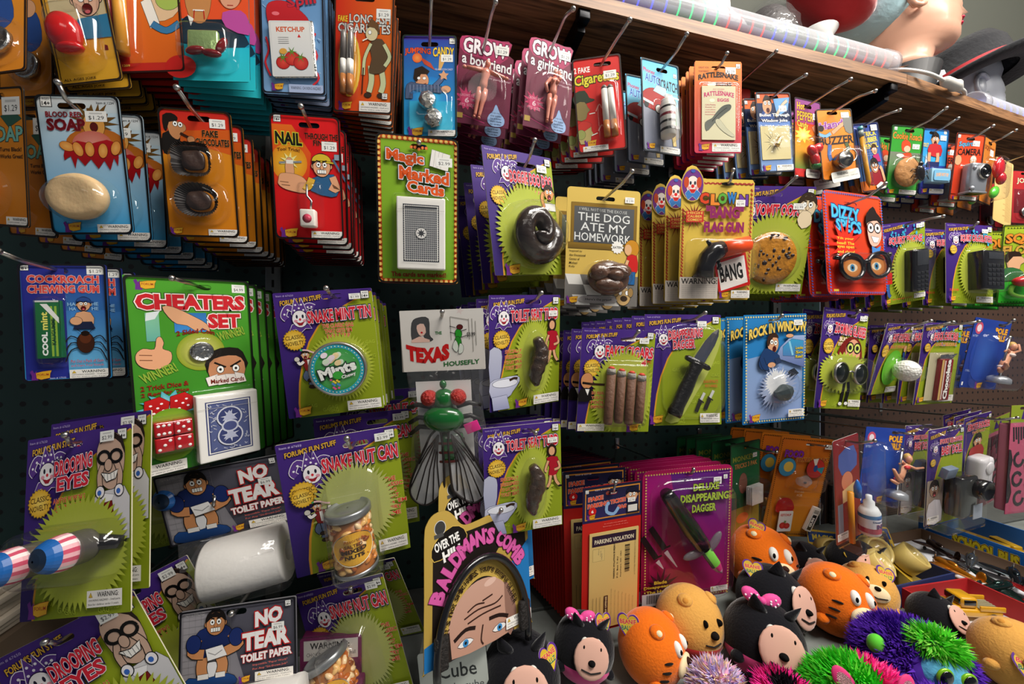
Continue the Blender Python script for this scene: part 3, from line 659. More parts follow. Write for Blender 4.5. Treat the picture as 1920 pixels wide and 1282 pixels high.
pts = [(.970, .583, TZ-.004), (1.0, .56, TZ-.012), (1.03, .538, TZ-.03), (1.075, .538, TZ-.036), (1.10, .54, TZ-.036), (1.16, .55, TZ-.034), (1.2, .565, TZ-.026), (1.25, .59, TZ-.024), (1.29, .60, TZ-.018), (1.336, .622, TZ)]
m = MB(); m.tube([tuple(Vector(p)-o0) for p in smoothpath(pts, 6, False)], .0034, 8); m.build('cable', mat('white_cord', 'd9d6cf', .5), cab)
m = MB(); m.tube([tuple(Vector(p)-o0) for p in ((1.075, .538, TZ-.036), (1.085, .539, TZ-.036), (1.12, .543, TZ-.035), (1.125, .544, TZ-.035), (1.15, .549, TZ-.0345))], [.006, .0095, .0095, .012, .006], 12); m.build('plug', mat('white_cord', 'd9d6cf', .5), cab)
# ------------------------------------------------------------------ top row of cards under the shelf
SKIN = mat('pink_gel', 'd98a76', .28, sub=.1, coat=.4)
FOIL = mat('silver_foil', 'd9d8d2', .22, 1, bump=(160, .5))
def hookl(c, what, lead=.06, **k): c.hook(lead, label='steel peg hook carrying ' + what, **k)
# nose card: yellow
c = Card('nose', 'yellow blister card with a shiny red clown nose, in the top row')
A = c.art(slot=(.5, .06, .3), base='e2a637', c2='d9a22c', edge='2a2018'); A.rect(.1, .03, .95, .5, 'd9c79a'); A.face(.68, .36, .2, 'e8b89a', 'c23a2a', 'open'); A.poly([(.5, .5), (.98, .48), (.98, .66), (.45, .66)], '2f7fa8'); A.star(.75, .2, .2, .12, 9, 'e9533a'); A.line([(.06, .1), (.06, .95)], .012, '3a2a12'); A.txt('ALL AGES JOKE', .1, .95, .6, .975, '4a3512')
c.done(); m = MB(); m.ell((0, 0, 0), (.0165, .012, .0205), 22, 14); m.ell((.004, -.002, -.019), (.014, .008, .005), 16, 6); solidp(c, 'red_nose', m, mat('glossy_red', 'c81a1c', .15, coat=.5), c.P(.42, .66, .0125)); c.blister(.2, .45, .8, .9, .022, .3); c.hook(.06); c.copies(8, .03, 'yellow nose card', full=0, thin=.013)
# stick card: red and orange with a yellow stick
c = Card('stick', 'red and orange card holding a long yellow candy stick, in the top row')
A = c.art(slot=(.5, .05, .3), base='b01f22', c2='c22a20', edge='2a1412'); A.poly([(.3, .0), (1, 0), (1, .92), (.3, .92)], 'e0761f', 'd9621c'); A.poly([(.55, .2), (.95, .12), (.97, .5), (.6, .56)], 'e7c39a', sm=4, ol='222'); A.ell(.85, .4, .16, .15, 'a9c05a', ol='222'); A.poly([(.5, .42), (.62, .38), (.72, .6), (.6, .64)], 'f3f0e6', ol='222', ow=.006); A.limb([(.62, .6), (.8, .66), (.98, .6)], .09, '3a7aa8'); A.txt('ITEM 1209', .06, .93, .3, .95, 'f0c050'); A.ell(.95, .96, .2, .16, 'c4231f')
c.done(); m = MB(); m.tube([(0, 0, 0), (0, 0, .105)], .0062, 14, None); solidp(c, 'yellow_stick', m, mat('yellow_stick', 'e09a2a', .4), c.P(.3, .88, .008)); m = MB(); m.tube([(0, 0, 0), (0, 0, .105)], .006, 12, None); solidp(c, 'red_stick', m, mat('red_stick', 'a8201f', .35), c.P(.15, .88, .0075)); c.blister(.06, .1, .46, .93, .018, .3); c.hook(.06); c.copies(9, .026, 'red stick candy card', full=0, thin=.012)
# vampire capsule card
c = Card('vamp', 'turquoise and orange vampire picture card with a capsule pack, in the top row')
A = c.art(slot=(.5, .04, .3), base='e8552a', c2='e8552a', edge='17606a'); A.rect(0, .5, 1, 1, '18b8d8', '2ec6d2'); A.poly([(.0, .5), (.2, .5), (.45, .6), (.9, .5), (1, .62), (1, .72), (0, .68)], '1b97c0', sm=0); A.poly([(.18, .48), (.4, .5), (.78, .5), (.92, .6), (.94, .72), (.1, .7), (.08, .58)], '1c2430', '1a3c50', sm=3)
A.poly([(.16, .12), (.5, .12), (.5, .38), (.42, .52), (.28, .52), (.18, .4)], 'c98a52', sm=3, ol='222'); A.poly([(.14, .1), (.52, .1), (.5, .2), (.4, .16), (.2, .17), (.16, .24)], '2c1d14')
for d in (.25, .42): A.ell(d, .3, .045, .035, 'f5f2e2', ol='222'); A.ell(d, .3, .02, .02, '3a7a50'); A.line([(d-.06, .265), (d+.05, .27)], .02, '22150e')
A.line([(.27, .43), (.42, .43)], .02, 'f5f0e6'); A.line([(.29, .43), (.28, .5)], .012, 'c01818'); A.line([(.41, .43), (.42, .5)], .012, 'c01818'); A.poly([(.28, .5), (.2, .47), (.24, .56)], 'f0efe8')
A.ell(.76, .28, .17, .2, '9a4a24'); A.ell(.76, .32, .13, .15, 'e0a080'); A.ell(.71, .31, .025, .02, '3a5a50'); A.ell(.82, .31, .025, .02, '3a5a50'); A.line([(.72, .38), (.8, .38)], .012, 'a8302a'); A.poly([(.66, .44), (.9, .42), (1, .5), (1, .62), (.7, .56)], 'c050a0', sm=2); A.price(.7, .1, '$1.29', .3)
c.done(); m = MB(); m.box((0, 0, 0), (.034, .006, .026), .002); solidp(c, 'foil_pack', m, mat('pearly_foil', 'b8d890', .2, .6, bump=(80, .4)), c.P(.45, .72, .006)); m = MB()
for dx, dz, a in ((-.008, -.012, 80), (.01, -.015, 95), (.021, -.006, 30)): m.ell((dx, -.008, dz), (.011, .0045, .0045), 14, 8, None, Matrix.Rotation(R(a-90), 3, 'Y'))
solidp(c, 'red_capsules', m, mat('red_capsule', '7a1218', .15, coat=.6), c.P(.48, .735, .004)); c.blister(.16, .6, .84, .92, .02, .22); c.hook(.06); c.copies(9, .026, 'turquoise vampire card', full=0, thin=.012)
# ketchup card
c = Card('ketchup', 'blue watery card with a silver packet of tomato sauce, in the top row')
A = c.art(slot=(.5, .05, .3), base='5f8fc0', c2='7aa2cc', edge='1b1e28'); rnd = random.Random(4)
for i in range(40): u, v = rnd.random()*.94+.02, rnd.random()*.9+.03; A.line([(u, v), (u+.05*rnd.random(), v+.03*rnd.random())], .01, '3a6aa6' if i % 2 else 'a9c8e2')
A.poly([(.1, .38), (.14, .28), (.4, .26), (.7, .36), (.74, .44), (.45, .5), (.2, .52)], 'c8262e', 'a81a22', sm=4, ol='5a0f14'); A.ell(.24, .36, .06, .03, 'e8707a'); A.txt('Spill', .42, .2, .88, .31, 'c22a3a', o='3a1020', ow=.012, slope=.02, rot=8)
A.line([(.86, .5), (.8, .58), (.88, .68), (.82, .76), (.9, .86), (.8, .92)], .03, 'c8262e', 3); A.line([(.08, .55), (.12, .65), (.06, .75), (.14, .86)], .03, 'c8262e', 3); A.logo(.24, .94, .2); A.rect(.42, .92, .96, .985, 'a9b8d8'); A.txt('WARNING: CHOKING HAZARD', .45, .935, .93, .96, '223', b=0)
c.done(); P = Art(.051, .068, base='d8d8d6', edge='c9c9c8', r=.002); P.rect(.05, .03, .95, .97, 'e4e3de', 'd2d4d6'); P.txt('KETCHUP', .17, .11, .84, .2, 'd0542a', o='f0a070', ow=.012); P.poly([(.7, .24), (.66, .3), (.74, .3)], 'd02020')
for i in range(4): P.line([(.2, .3+.035*i), (.45, .3+.035*i)], .012, '999')
for x, y, r in ((.28, .75, .16), (.5, .68, .17), (.7, .76, .17)): P.ell(x, y, r, r*.95, 'b81c1c', 'd84838', ol='7a1210', ow=.01)
for x, y in ((.5, .56), (.28, .66), (.7, .66)): P.star(x, y, .14, .03, 6, '5a8a2e')
P.ell(.3, .55, .09, .07, 'd8a040')
o = P.build(c.o, 'sauce_packet'); o.location = c.P(.52, .87, .0046); o.rotation_euler = (0, R(-3), 0); o.data.materials[0] = PAINT
m = MB(); m.box((0, 0, 0), (.053, .004, .07), .0018); solidp(c, 'foil_body', m, FOIL, c.P(.52, .87-.034/c.h, .0022), Matrix.Rotation(R(-3), 3, 'Y')); c.hook(.06); c.copies(10, .022, 'blue sauce packet card', full=0)
# long ash cigarettes
c = Card('ash', 'orange and red card with two long ash cigarettes and a striped hunched smoker')
A = c.art(slot=(.5, .06, .34), base='d8401c', c2='d93a1a', edge='2c2018'); A.rect(.0, .0, 1, 1, 'cf2a16', 'e06a1c', 'u'); A.txt('FAKE', .06, .2, .22, .25, 'f2c832', o='5a1a10'); A.txt('LONG ASH', .25, .185, .94, .255, 'd9d6d0', o='222', ow=.05); A.txt('CIGARETTES', .06, .26, .94, .335, 'd9d6d0', o='222', ow=.05); A.price(.82, .17, '$1.29', .24)
A.ell(.26, .6, .19, .52, 'e8bf3a', 'f2dc6a', n=26); A.ell(.26, .6, .15, .46, 'e0a02a')
A.limb([(.62, .6), (.64, .72), (.6, .82)], .09, 'c9cfa0'); A.limb([(.8, .62), (.84, .74), (.8, .82)], .09, 'c9cfa0'); A.ell(.58, .845, .06, .04, '3a2a1e', ol='111'); A.ell(.8, .845, .06, .04, '3a2a1e', ol='111'); A.poly([(.6, .42), (.8, .38), (.9, .5), (.86, .64), (.6, .66), (.64, .54)], '5a4630', sm=3, ol='222'); A.limb([(.62, .42), (.52, .54), (.5, .68)], .05, 'c9cfa0'); A.limb([(.84, .42), (.94, .52), (.86, .6)], .06, 'c9cfa0'); A.line([(.5, .62), (.48, .84)], .02, '3a1e12'); A.ell(.63, .34, .1, .11, 'd8caa0', ol='222'); A.poly([(.55, .28), (.62, .22), (.74, .26), (.76, .34), (.68, .29)], '6a4a2a', ol='222', ow=.006); A.line([(.56, .38), (.48, .4)], .02, 'f0f0e0'); A.ell(.6, .33, .025, .03, 'fff', ol='111'); A.age(.87, .85, .1); A.warn(.44, .9, .97, .985); A.logo(.2, .94, .24)
c.done()
for dx in (-.0045, .0045): c.part('cigarette', cig(c.P(.25+dx/c.w, .86, .006), c.P(.25+dx/c.w, .35, .006), .0042, 0, .38), PAINT)
c.blister(.13, .3, .38, .88, .014, .35); c.hook(.06); c.copies(10, .019, 'orange cigarette card', full=0)
# jumping candy
c = Card('jump', 'blue card with two foil wrapped sweets under a juggling man, below the wood grain')
A = c.art(slot=(.5, .085, .32), base='2a3a9a', c2='18a0d8', edge='14241f', back='23402a'); A.rect(.02, .0, .98, .04, '3a2a8a'); A.ell(.5, .62, .36, .42, '1f7ac8', '38b8e6'); A.rect(.12, .64, .92, .94, '2aa9d6', '4ec2e0')
A.txt('JUMPING', .04, .13, .52, .2, 'e8542a', o='4a1020', arc=.012); A.txt('CANDY', .56, .12, .95, .21, 'f0cc3a', o='4a2a10', arc=.012); A.poly([(.3, .2), (.52, .27), (.6, .34), (.4, .28)], 'c04a30'); A.ell(.27, .22, .09, .09, 'e8622a', 'f5a050'); A.poly([(.68, .2), (.82, .2), (.7, .34), (.66, .34)], 'd8a860'); A.age(.92, .05, .12); A.price(.82, .22, '$1.29', .22)
A.txt('HILARIOUS FUN CANDY', .6, .32, .93, .34, 'd0d8f0', b=0); A.ell(.36, .44, .12, .14, 'd99a72', ol='222'); A.poly([(.2, .42), (.22, .33), (.36, .3), (.5, .35), (.46, .38), (.34, .38), (.26, .46)], '2a1c12'); A.ell(.4, .42, .03, .025, 'fff', ol='111'); A.ell(.3, .42, .03, .025, 'fff', ol='111'); A.line([(.32, .49), (.44, .47)], .014, '6a1a14'); A.limb([(.58, .5), (.7, .44), (.74, .4)], .08, '55658a'); A.star(.76, .39, .1, .05, 5, 'dba37a', rot=20)
A.limb([(.12, .62), (.14, .5), (.3, .51), (.72, .53)], .13, '4a5a7a'); A.ell(.8, .525, .09, .065, 'dba37a', ol='222')
for i in range(9): A.line([(.14+.065*i, .485), (.14+.065*i, .56)], .008, '9aa6c0')
A.warn(.47, .925, .99, .995); A.logo(.24, .94, .3)
c.done()
for u, v, r in ((.47, .66, .0115), (.58, .83, .012)):
    m = MB(); m.lathe([(r*.95, 0), (r*1.08, .004), (r*.98, .008), (r*.5, .0125), (.001, .0128)], 14)
    for i, q in enumerate(m.v): a = 1+.06*math.sin(i*2.7); m.v[i] = (q[0]*a, q[1]*a, q[2])
    m.smooth = False; m.sm = [False]*len(m.sm); solidp(c, 'foil_sweet', m, FOIL, c.P(u, v, .002), front())
c.blister(.14, .56, .9, .93, .019, .25); hookl(c, 'the blue card with foil wrapped sweets'); c.copies(4, .032, 'blue foil sweet card')
# cut-out doll cards
def doll(c, u, v, s, arms, lean):
    m = MB(); X, Z = c.X(u), c.Z(v); q = math.sin(R(lean)), math.cos(R(lean))
    def p(a, b, d=0): return (X+(a*q[1]+b*q[0])*s, -.006-d*s, Z+(b*q[1]-a*q[0])*s)
    m.tube([p(0, -.02), p(0, .1), p(0, .2), p(0, .28), p(0, .34), p(0, .37)], [.055*s, .075*s, .065*s, .09*s, .07*s, .035*s], 12)
    m.ell(p(0, .46), (.05*s, .05*s, .066*s), 14, 10)
    for d in (-1, 1):
        m.tube([p(.045*d, .02), p(.05*d, -.12), p(.045*d, -.22), p(.04*d, -.42), p(.04*d, -.46)], [.055*s, .055*s, .04*s, .03*s, .028*s], 10); m.ell(p(.045*d, -.49, .02), (.03*s, .045*s, .025*s), 10, 6)
    if arms == 't':
        for d in (-1, 1): m.tube([p(.06*d, .33), p(.2*d, .31, .02), p(.34*d, .28, .05)], [.042*s, .036*s, .03*s], 10); m.ell(p(.38*d, .27, .06), (.04*s, .03*s, .032*s), 10, 6)
    else:
        m.tube([p(-.07, .33), p(-.16, .18, .02), p(-.12, .03, .06)], [.04*s, .034*s, .026*s], 10); m.tube([p(.07, .33), p(.11, .4, -.01), p(.06, .5, .01)], [.04*s, .034*s, .026*s], 10)
        for d in (-1, 1): m.ell(p(.045*d, .26, .07), (.04*s, .035*s, .038*s), 10, 6)
    c.part('soft_figure', m, SKIN)
def growcard(key, w2, label, arms, hk):
    c = Card(key, label)
    o = [(.0, .06), (.03, .015), (.12, .0), (.22, .005), (.3, -.01), (.45, .0), (.6, .0), (.75, .01), (.88, .0), (.95, .03), (.9, .16), (1, .2), (1, 1), (0, 1)]
    A = c.art(out=o, base='7a2a44', c2='6a2640', edge='c04a78', back='6a3040'); A.slot = None
    A.poly([(.0, .06), (.03, .015), (.12, .0), (.3, .0), (.6, .01), (.75, .015), (.88, .01), (.94, .035), (.88, .2), (.75, .27), (.45, .24), (.1, .2), (.01, .14)], 'b83a68', 'a8345e')
    A.rect(.02, .3, .98, .9, '7c3048', '6a2a40'); A.line([(.02, .88), (.55, .97)], .012, 'c03a78')
    A.txt('GROW', .07, .03, .88, .2, 'f6eef2', o='5a1a34', ow=.05, b=.035, slope=-.03); A.txt(w2, .06, .22, .97, .38, 'f4f0f2', o='3a1020', ow=.03, b=.02, slope=-.07)
    A.txt("Who says I can't get a date", .44, .4, .97, .43, 'e8c8d4', b=0, slope=-.02); A.txt("I'm partypants!", .55, .445, .97, .475, 'e8c8d4', b=0, slope=-.02)
    A.star(.2, .72, .24, .12, 12, 'd0406e', rot=9, jit=.5); A.txt('GROWS TO', .07, .66, .33, .69, 'f0b8c8', b=0); A.txt('6', .16, .7, .24, .76, 'f4d0da'); A.txt('TIMES', .26, .71, .38, .74, 'f0b8c8', b=0); A.txt('ITS SIZE', .08, .77, .34, .8, 'f0b8c8', b=0)
    A.rect(.02, .88, .14, .94, 'b89a4a'); A.poly([(.76, .75), (.9, .9), (.88, .99), (.76, 1.0), (.64, .99), (.6, .9)] if 0 else [(.74, .74), (.82, .83), (.91, .9), (.9, .97), (.8, .995), (.68, .99), (.6, .94), (.62, .87), (.69, .82)], '9ab8e0', sm=3, ol='4a3a6a')
    for i, t in enumerate(('Drop me in', 'the water', 'for a lover', "that's made", 'to order')): A.txt(t, .65, .83+.032*i, .86, .85+.032*i, '222a4a', b=.005)
    A.price(.78, .12, '$1.29', .24, hh=.1)
    A.k += 1; c.done(); doll(c, .47 if arms == 't' else .55, .62 if arms == 't' else .64, .08, arms, 8 if arms == 't' else 3); c.blister(.12, .38, .88, .9, .018, .35)
    c.hook(.06, .44, .13, 'steel peg hook carrying ' + hk); return c
c = growcard('boyf', 'a boyfriend', 'plum cut-out card with a pink doll holding both arms straight out', 't', 'the plum card of the doll with arms out'); c.copies(7, .024, 'plum arms-out doll card')
c = growcard('girlf', 'a girlfriend', 'plum cut-out card with a pink doll posing with one hand on its hip', 'h', 'the plum card of the posing doll'); c.copies(9, .022, 'plum posing doll card', dx=-.004, jit=.006)
# fake cigarettes
c = Card('cigs', 'red card with two short cigarettes and two green smoking heads in profile')
A = c.art(slot=(.62, .085, .36), base='d4251e', c2='c82019', edge='2a120e'); A.txt('2 FAKE', .03, .09, .36, .15, 'f4f0ea', b=.03); A.txt('Cigarettes', .02, .17, .94, .31, 'e6d83a', o='3a2a10', ow=.05, o2='2a1a0a', slope=.015, arc=.01); A.price(.76, .2, '$1.29', .26)
A.poly([(.0, .36), (.22, .34), (.3, .42), (.4, .44), (.36, .46), (.0, .48)], '2f3a28', sm=2, ol='111'); A.poly([(.02, .47), (.2, .46), (.26, .52), (.3, .55), (.24, .58), (.2, .64), (.02, .64)], '8a7a4a', sm=2, ol='222'); A.line([(.28, .59), (.4, .585)], .02, 'f4f0e6'); A.line([(.42, .57), (.5, .5), (.56, .55), (.64, .48), (.74, .46)], .022, 'e8a090', 4)
A.poly([(.0, .74), (.1, .69), (.28, .7), (.3, .77), (.34, .81), (.28, .83), (.26, .88), (.06, .9)], 'b8a86a', sm=2, ol='222'); A.poly([(.0, .72), (.12, .66), (.3, .69), (.28, .73), (.05, .78)], 'c8342a', sm=2, ol='222'); A.ell(.08, .8, .09, .1, '9aa05a', ol='222'); A.line([(.3, .82), (.42, .8)], .02, 'f4f0e6'); A.line([(.44, .78), (.52, .72), (.58, .76), (.66, .7)], .022, 'e8a090', 4); A.logo(.26, .9, .26); A.warn(.1, .93, .62, .99)
c.done()
for d in (-.006, .006): c.part('cigarette', cig(c.P(.68+d/c.w, .87, .0065), c.P(.66+d*.7/c.w, .34, .0065), .0048, 0, 0), PAINT)
c.blister(.5, .28, .88, .9, .015, .35); hookl(c, 'the red card with two short cigarettes'); c.copies(5, .02, 'red short cigarette card', dx=-.008)
# scratch bottle
c = Card('auto', 'pale blue and grey card with a white correction bottle below an old red car')
A = c.art(slot=(.55, .09, .3), base='5fc0e6', c2='8a8f9a', edge='1c232b', back='3a4650'); A.rect(0, 0, 1, .4, '58b8e4', '8ad4ee'); A.rect(0, .46, 1, 1, '8b8f9c', '7a7f90'); A.txt('Phoney', .06, .1, .36, .16, 'c03060', slope=-.02); A.txt('AUTO', .1, .16, .5, .25, '2a62b8', o='e0f0ff', ow=.03, slope=-.03); A.txt('SCRATCH', .45, .19, .96, .3, '1d1d24', b=.02, slope=-.02); A.age(.9, .12, .1)
A.poly([(.04, .36), (.3, .3), (.62, .36), (.74, .44), (.72, .54), (.3, .54), (.04, .48)], 'a82420', sm=3, ol='3a0a0a'); A.poly([(.3, .33), (.4, .26), (.64, .28), (.66, .38)], 'b9d4dc', ol='333'); A.ell(.44, .52, .085, .085, 'f0efe9', ol='222', ow=.02); A.ell(.12, .48, .06, .08, '222'); A.poly([(.02, .42), (.3, .46), (.3, .49), (.02, .45)], 'd0d4d8')
A.poly([(.74, .5), (.88, .48), (.9, .66), (.76, .68)], '4a9a3a', ol='222'); A.ell(.82, .42, .08, .09, 'd9a27a', ol='222'); A.limb([(.8, .68), (.82, .82), (.84, .9)], .09, 'c9b070'); A.price(.72, .36, '$1.29', .18); A.warn(.44, .92, .98, .99); A.logo(.2, .93, .22)
c.done(); m = MB(); prof = [(.0095, 0), (.0115, .001), (.0118, .05), (.0105, .054), (.0098, .056), (.0098, .0585), (.001, .059)]; m.lathe(prof, 20, 'e8e6de')
for z0, z1, cc in ((.008, .012, '222'), (.02, .0235, '222'), (.031, .035, '7a2030'), (.043, .046, '222')): m.lathe([(.0119, z0), (.0119, z1)], 20, cc, False)
solidp(c, 'white_bottle', m, PAINT, c.P(.52, .86, .0125)); c.blister(.3, .44, .78, .9, .027, .2); hookl(c, 'the pale blue card with the white bottle'); c.copies(6, .036, 'pale blue bottle card', dx=-.006)
# rattlesnake envelopes
def snakecard(key, label):
    c = Card(key, label); A = c.art(slot=(.5, .075, .3), base='e0752a', c2='c22a4a', edge='8a1230', back='8a4a3a'); A.rect(.02, .0, .98, .22, 'e88a30', 'e0782c'); A.txt('GREAT FOR', .08, .06, .3, .08, '7a2a14', b=.01); A.txt('YOUR FRIENDS', .08, .1, .3, .12, '7a2a14', b=.01); A.age(.92, .05, .1); A.price(.76, .1, '$1.29', .22)
    A.txt('RATTLESNAKE', .08, .15, .92, .21, '231512', b=.035, arc=.035); A.txt('EGGS', .45, .225, .78, .27, '231512', b=.035); A.ell(.33, .255, .06, .035, 'f0e4d0'); A.ell(.4, .25, .05, .035, 'f0e4d0'); A.warn(.37, .89, .98, .985); A.logo(.2, .93, .24)
    c.done(); P = Art(.058, .088, base='d8d2ae', edge='b8b090', r=.0008); P.txt('ANY DOZEN', .32, .05, .66, .075, 'c23a5a', b=.005); P.txt('RATTLESNAKE', .06, .13, .95, .22, 'c42a6a', b=.035, arc=.04); P.txt('EGGS', .46, .23, .8, .29, 'c42a6a', b=.03); P.ell(.3, .27, .08, .05, 'f0ead0')
    for i, t in enumerate(('CAUTION', 'Keep in', 'cool place', 'prevent', 'hatching')): P.txt(t, .1, .34+.045*i, .4, .365+.045*i, 'c84a68', b=.005)
    P.poly([(.1, .68), (.3, .6), (.42, .5), (.6, .38), (.78, .34), (.86, .36), (.84, .43), (.7, .5), (.52, .6), (.36, .7), (.14, .84)], '4a5048', '6b7066', sm=3, ol='1e201c'); P.poly([(.4, .64), (.52, .62), (.72, .78), (.96, .92), (.88, .94), (.66, .86), (.46, .74)], 'c9c6a8', sm=3, ol='333'); P.line([(.3, .66), (.5, .52), (.74, .4)], .02, '20231e', 3)
    o = P.build(c.o, 'paper_envelope'); o.location = c.P(.5, .86, .0018); m = MB(); m.box((0, 0, 0), (.0578, .0012, .0878), .0004); solidp(c, 'envelope_body', m, mat('cream_paper', 'cfc8a2', .7), c.P(.5, .86-.044/c.h, .0009)); c.blister(.1, .25, .9, .88, .006, .06); return c
c = snakecard('snake', 'front orange and pink card with a cream snake envelope'); hookl(c, 'the front cream snake envelope card', .02); c.copies(5, .012, 'orange snake envelope card')
c = snakecard('snakeB', 'orange snake envelope card half hidden between the bottle card and the front snake card'); hookl(c, 'the half hidden snake envelope card', .09)
c = Card('redB', 'red card with a cartoon man in a blue sleeve, mostly behind the snake envelope card'); A = c.art(slot=(.5, .06, .3), base='d02c20', c2='c02a2e', edge='402010'); A.txt('JOKE', .3, .14, .9, .26, 'f0e0a0', o='222'); A.rect(.7, .2, .86, .34, 'e8e0b0'); A.poly([(.6, .55), (.9, .5), (1, .62), (.9, .8), (.6, .78)], '5a7ac0', sm=2, ol='222'); A.ell(.72, .46, .14, .15, 'd9a27a', ol='222'); A.logo(.2, .93, .24); c.done(); c.blister(.2, .5, .7, .86, .015); c.hook(.12, label='steel peg hook carrying the red card with a blue sleeved man'); c.copies(3, .02, 'red blue-sleeve card')
# bullet
c = Card('bullet', 'blue card with a screaming bearded man and a brass bullet in a cream bag')
A = c.art(slot=(.52, .06, .28), base='4a6fb8', c2='7f9fd0', edge='1c2430'); A.rect(0, 0, 1, .14, 'd8502a', 'e0702a'); A.rect(.02, .13, .98, .36, '1d2c52'); A.ell(.32, .17, .13, .17, 'd9a27a', ol='222'); A.poly([(.19, .12), (.28, .03), (.42, .06), (.46, .16), (.4, .1), (.26, .1)], '2a1a10', sm=2); A.ell(.34, .22, .05, .06, '4a1010'); A.eye(.27, .13, .035); A.eye(.38, .13, .035); A.poly([(.1, .3), (.2, .22), (.3, .28), (.5, .26), (.5, .33), (.1, .33)], '2a4a8a'); A.poly([(.5, .08), (.98, .06), (.9, .22), (.6, .3)], '6aa0d8', ol='222'); A.limb([(.55, .3), (.75, .16), (.9, .1)], .07, 'c8b8a0'); A.price(.76, .2, '$1.29', .22); A.age(.08, .05, .09)
A.txt('Bullet Through', .08, .26, .94, .31, 'f0f0ec', b=.025); A.txt('Window Joke', .13, .33, .88, .38, 'f0f0ec', b=.025); A.rect(.08, .42, .92, .84, 'd8ca96', ol='a89a6a'); A.star(.44, .62, .26, .06, 18, '3a3428', jit=.9); A.ell(.44, .62, .12, .12, 'cbbd8c'); A.rect(.62, .6, .9, .69, 'e4d8ac'); A.warn(.48, .91, .97, .985); A.logo(.2, .94, .24)
c.done(); m = MB(); m.tube([(0, 0, 0), (0, 0, .002), (0, 0, .012), (0, 0, .016), (0, 0, .0195)], [.0045, .0042, .0042, .0034, .0008], 14); solidp(c, 'brass_bullet', m, mat('brass', 'c9a64a', .2, 1), c.P(.44, .68, .006), Matrix.Rotation(R(32), 3, 'Y')); c.blister(.09, .43, .91, .83, .011, .05, m=BAG); hookl(c, 'the blue card with a bullet'); c.copies(4, .017, 'blue bullet card', dx=-.01)
# hot pepper
c = Card('pepper', 'fiery red and purple card with red wrapped sweets and a flame breathing mouth')
A = c.art(slot=(.5, .09, .3), base='8a4a8a', c2='d8301c', edge='2a1a1a'); A.rect(0, .3, 1, .62, 'd2381a', 'f0a82a'); A.rect(0, .6, 1, .88, 'e8a030', '6a8a3a'); A.txt('Hot', .1, .05, .38, .14, 'f0b83a', o='5a1a10'); A.txt('PEPPER', .1, .16, .72, .27, 'd8b040', o='4a1a10'); A.txt('Candy', .1, .28, .52, .38, 'f0c84a', o='5a1a10', slope=-.02); A.star(.34, .45, .34, .2, 9, 'f2d83a', 'f8f0a0', asp=.6); A.poly([(.66, .34), (.92, .28), (1, .4), (.96, .56), (.76, .6), (.84, .5), (.66, .46), (.8, .42)], 'c98060', sm=2, ol='3a1010'); A.price(.82, .2, '$1.29', .24)
c.done(); m = MB()
for dx, dz, a in ((-.006, .004, 30), (.01, .01, -20), (.002, -.01, 60)): m.ell((dx, 0, dz), (.014, .007, .009), 12, 8, None, Matrix.Rotation(R(a), 3, 'Y'))
solidp(c, 'red_sweets', m, mat('red_wrap', 'd02a2e', .2, coat=.6, bump=(120, .4)), c.P(.55, .7, .01)); m = MB(); m.ell((0, 0, 0), (.012, .006, .006), 12, 8); solidp(c, 'green_sweet', m, mat('green_wrap', '2f7a3a', .25, coat=.5), c.P(.66, .85, .009)); P = Art(.042, .016, base='e9e6da'); P.txt('WARNING:', .3, .1, .9, .4, '222'); P.txt('CHOKING HAZARD', .1, .55, .9, .7, '444', b=0); o = P.build(c.o, 'warning_sticker'); o.location = c.P(.66, .995, .003); c.blister(.06, .52, .98, .96, .024, .2); hookl(c, 'the fiery red sweets card'); c.copies(2, .03, 'fiery red sweets card')
# hand buzzer
c = Card('buzz', 'orange card with a steel palm buzzer and two men shaking hands')
A = c.art(slot=(.45, .06, .3), base='e8871c', c2='e07c16', edge='241a10'); A.txt('Hand', .06, .17, .72, .27, '8a3a9a', o='f0d0e0', o2='5a1a50', slope=.05); A.limb([(.0, .34), (.2, .38), (.36, .34)], .08, '7ab0d8'); A.ell(.1, .27, .08, .08, '2a1a10'); A.limb([(.4, .34), (.7, .22), (.86, .18)], .09, 'd9a27a'); A.poly([(.74, .12), (.98, .12), (.98, .34), (.78, .32)], '7a7a72', sm=2, ol='222'); A.txt('BUZZER', .02, .38, .98, .5, '201812', b=.03, slope=.03); A.limb([(.3, .5), (.26, .64), (.3, .72)], .1, '3a6ab0'); A.limb([(.76, .48), (.8, .58), (.72, .62)], .1, '4a5a34'); A.price(.8, .09, '$1.29', .22)
c.done(); m = MB(); m.lathe([(.014, 0), (.0155, .001), (.0155, .012), (.014, .014), (.006, .015), (.005, .019), (.001, .0195)], 24); solidp(c, 'steel_buzzer', m, mat('bare_steel', '9a9894', .25, 1), c.P(.5, .75, .002), front()); m = MB(); m.tube([(.012*math.cos(a), -.012, .012*math.sin(a)) for a in [PI*i/8 for i in range(17)]], .0012, 6, None, False, True); solidp(c, 'finger_ring', m, ROD, c.P(.66, .7, .001)); P = Art(.06, .02, base='f2efe4', r=.003); P.txt('WARNING:', .2, .08, .6, .38, '222'); P.txt('CHOKING HAZARD - Small parts', .06, .5, .95, .66, '444', b=0); o = P.build(c.o, 'warning_sticker'); o.location = c.P(.62, 1.02, .004); o.rotation_euler = (0, R(-8), 0); c.blister(.24, .58, .98, .9, .024, .4); hookl(c, 'the orange buzzer card'); c.copies(3, .032, 'orange buzzer card')
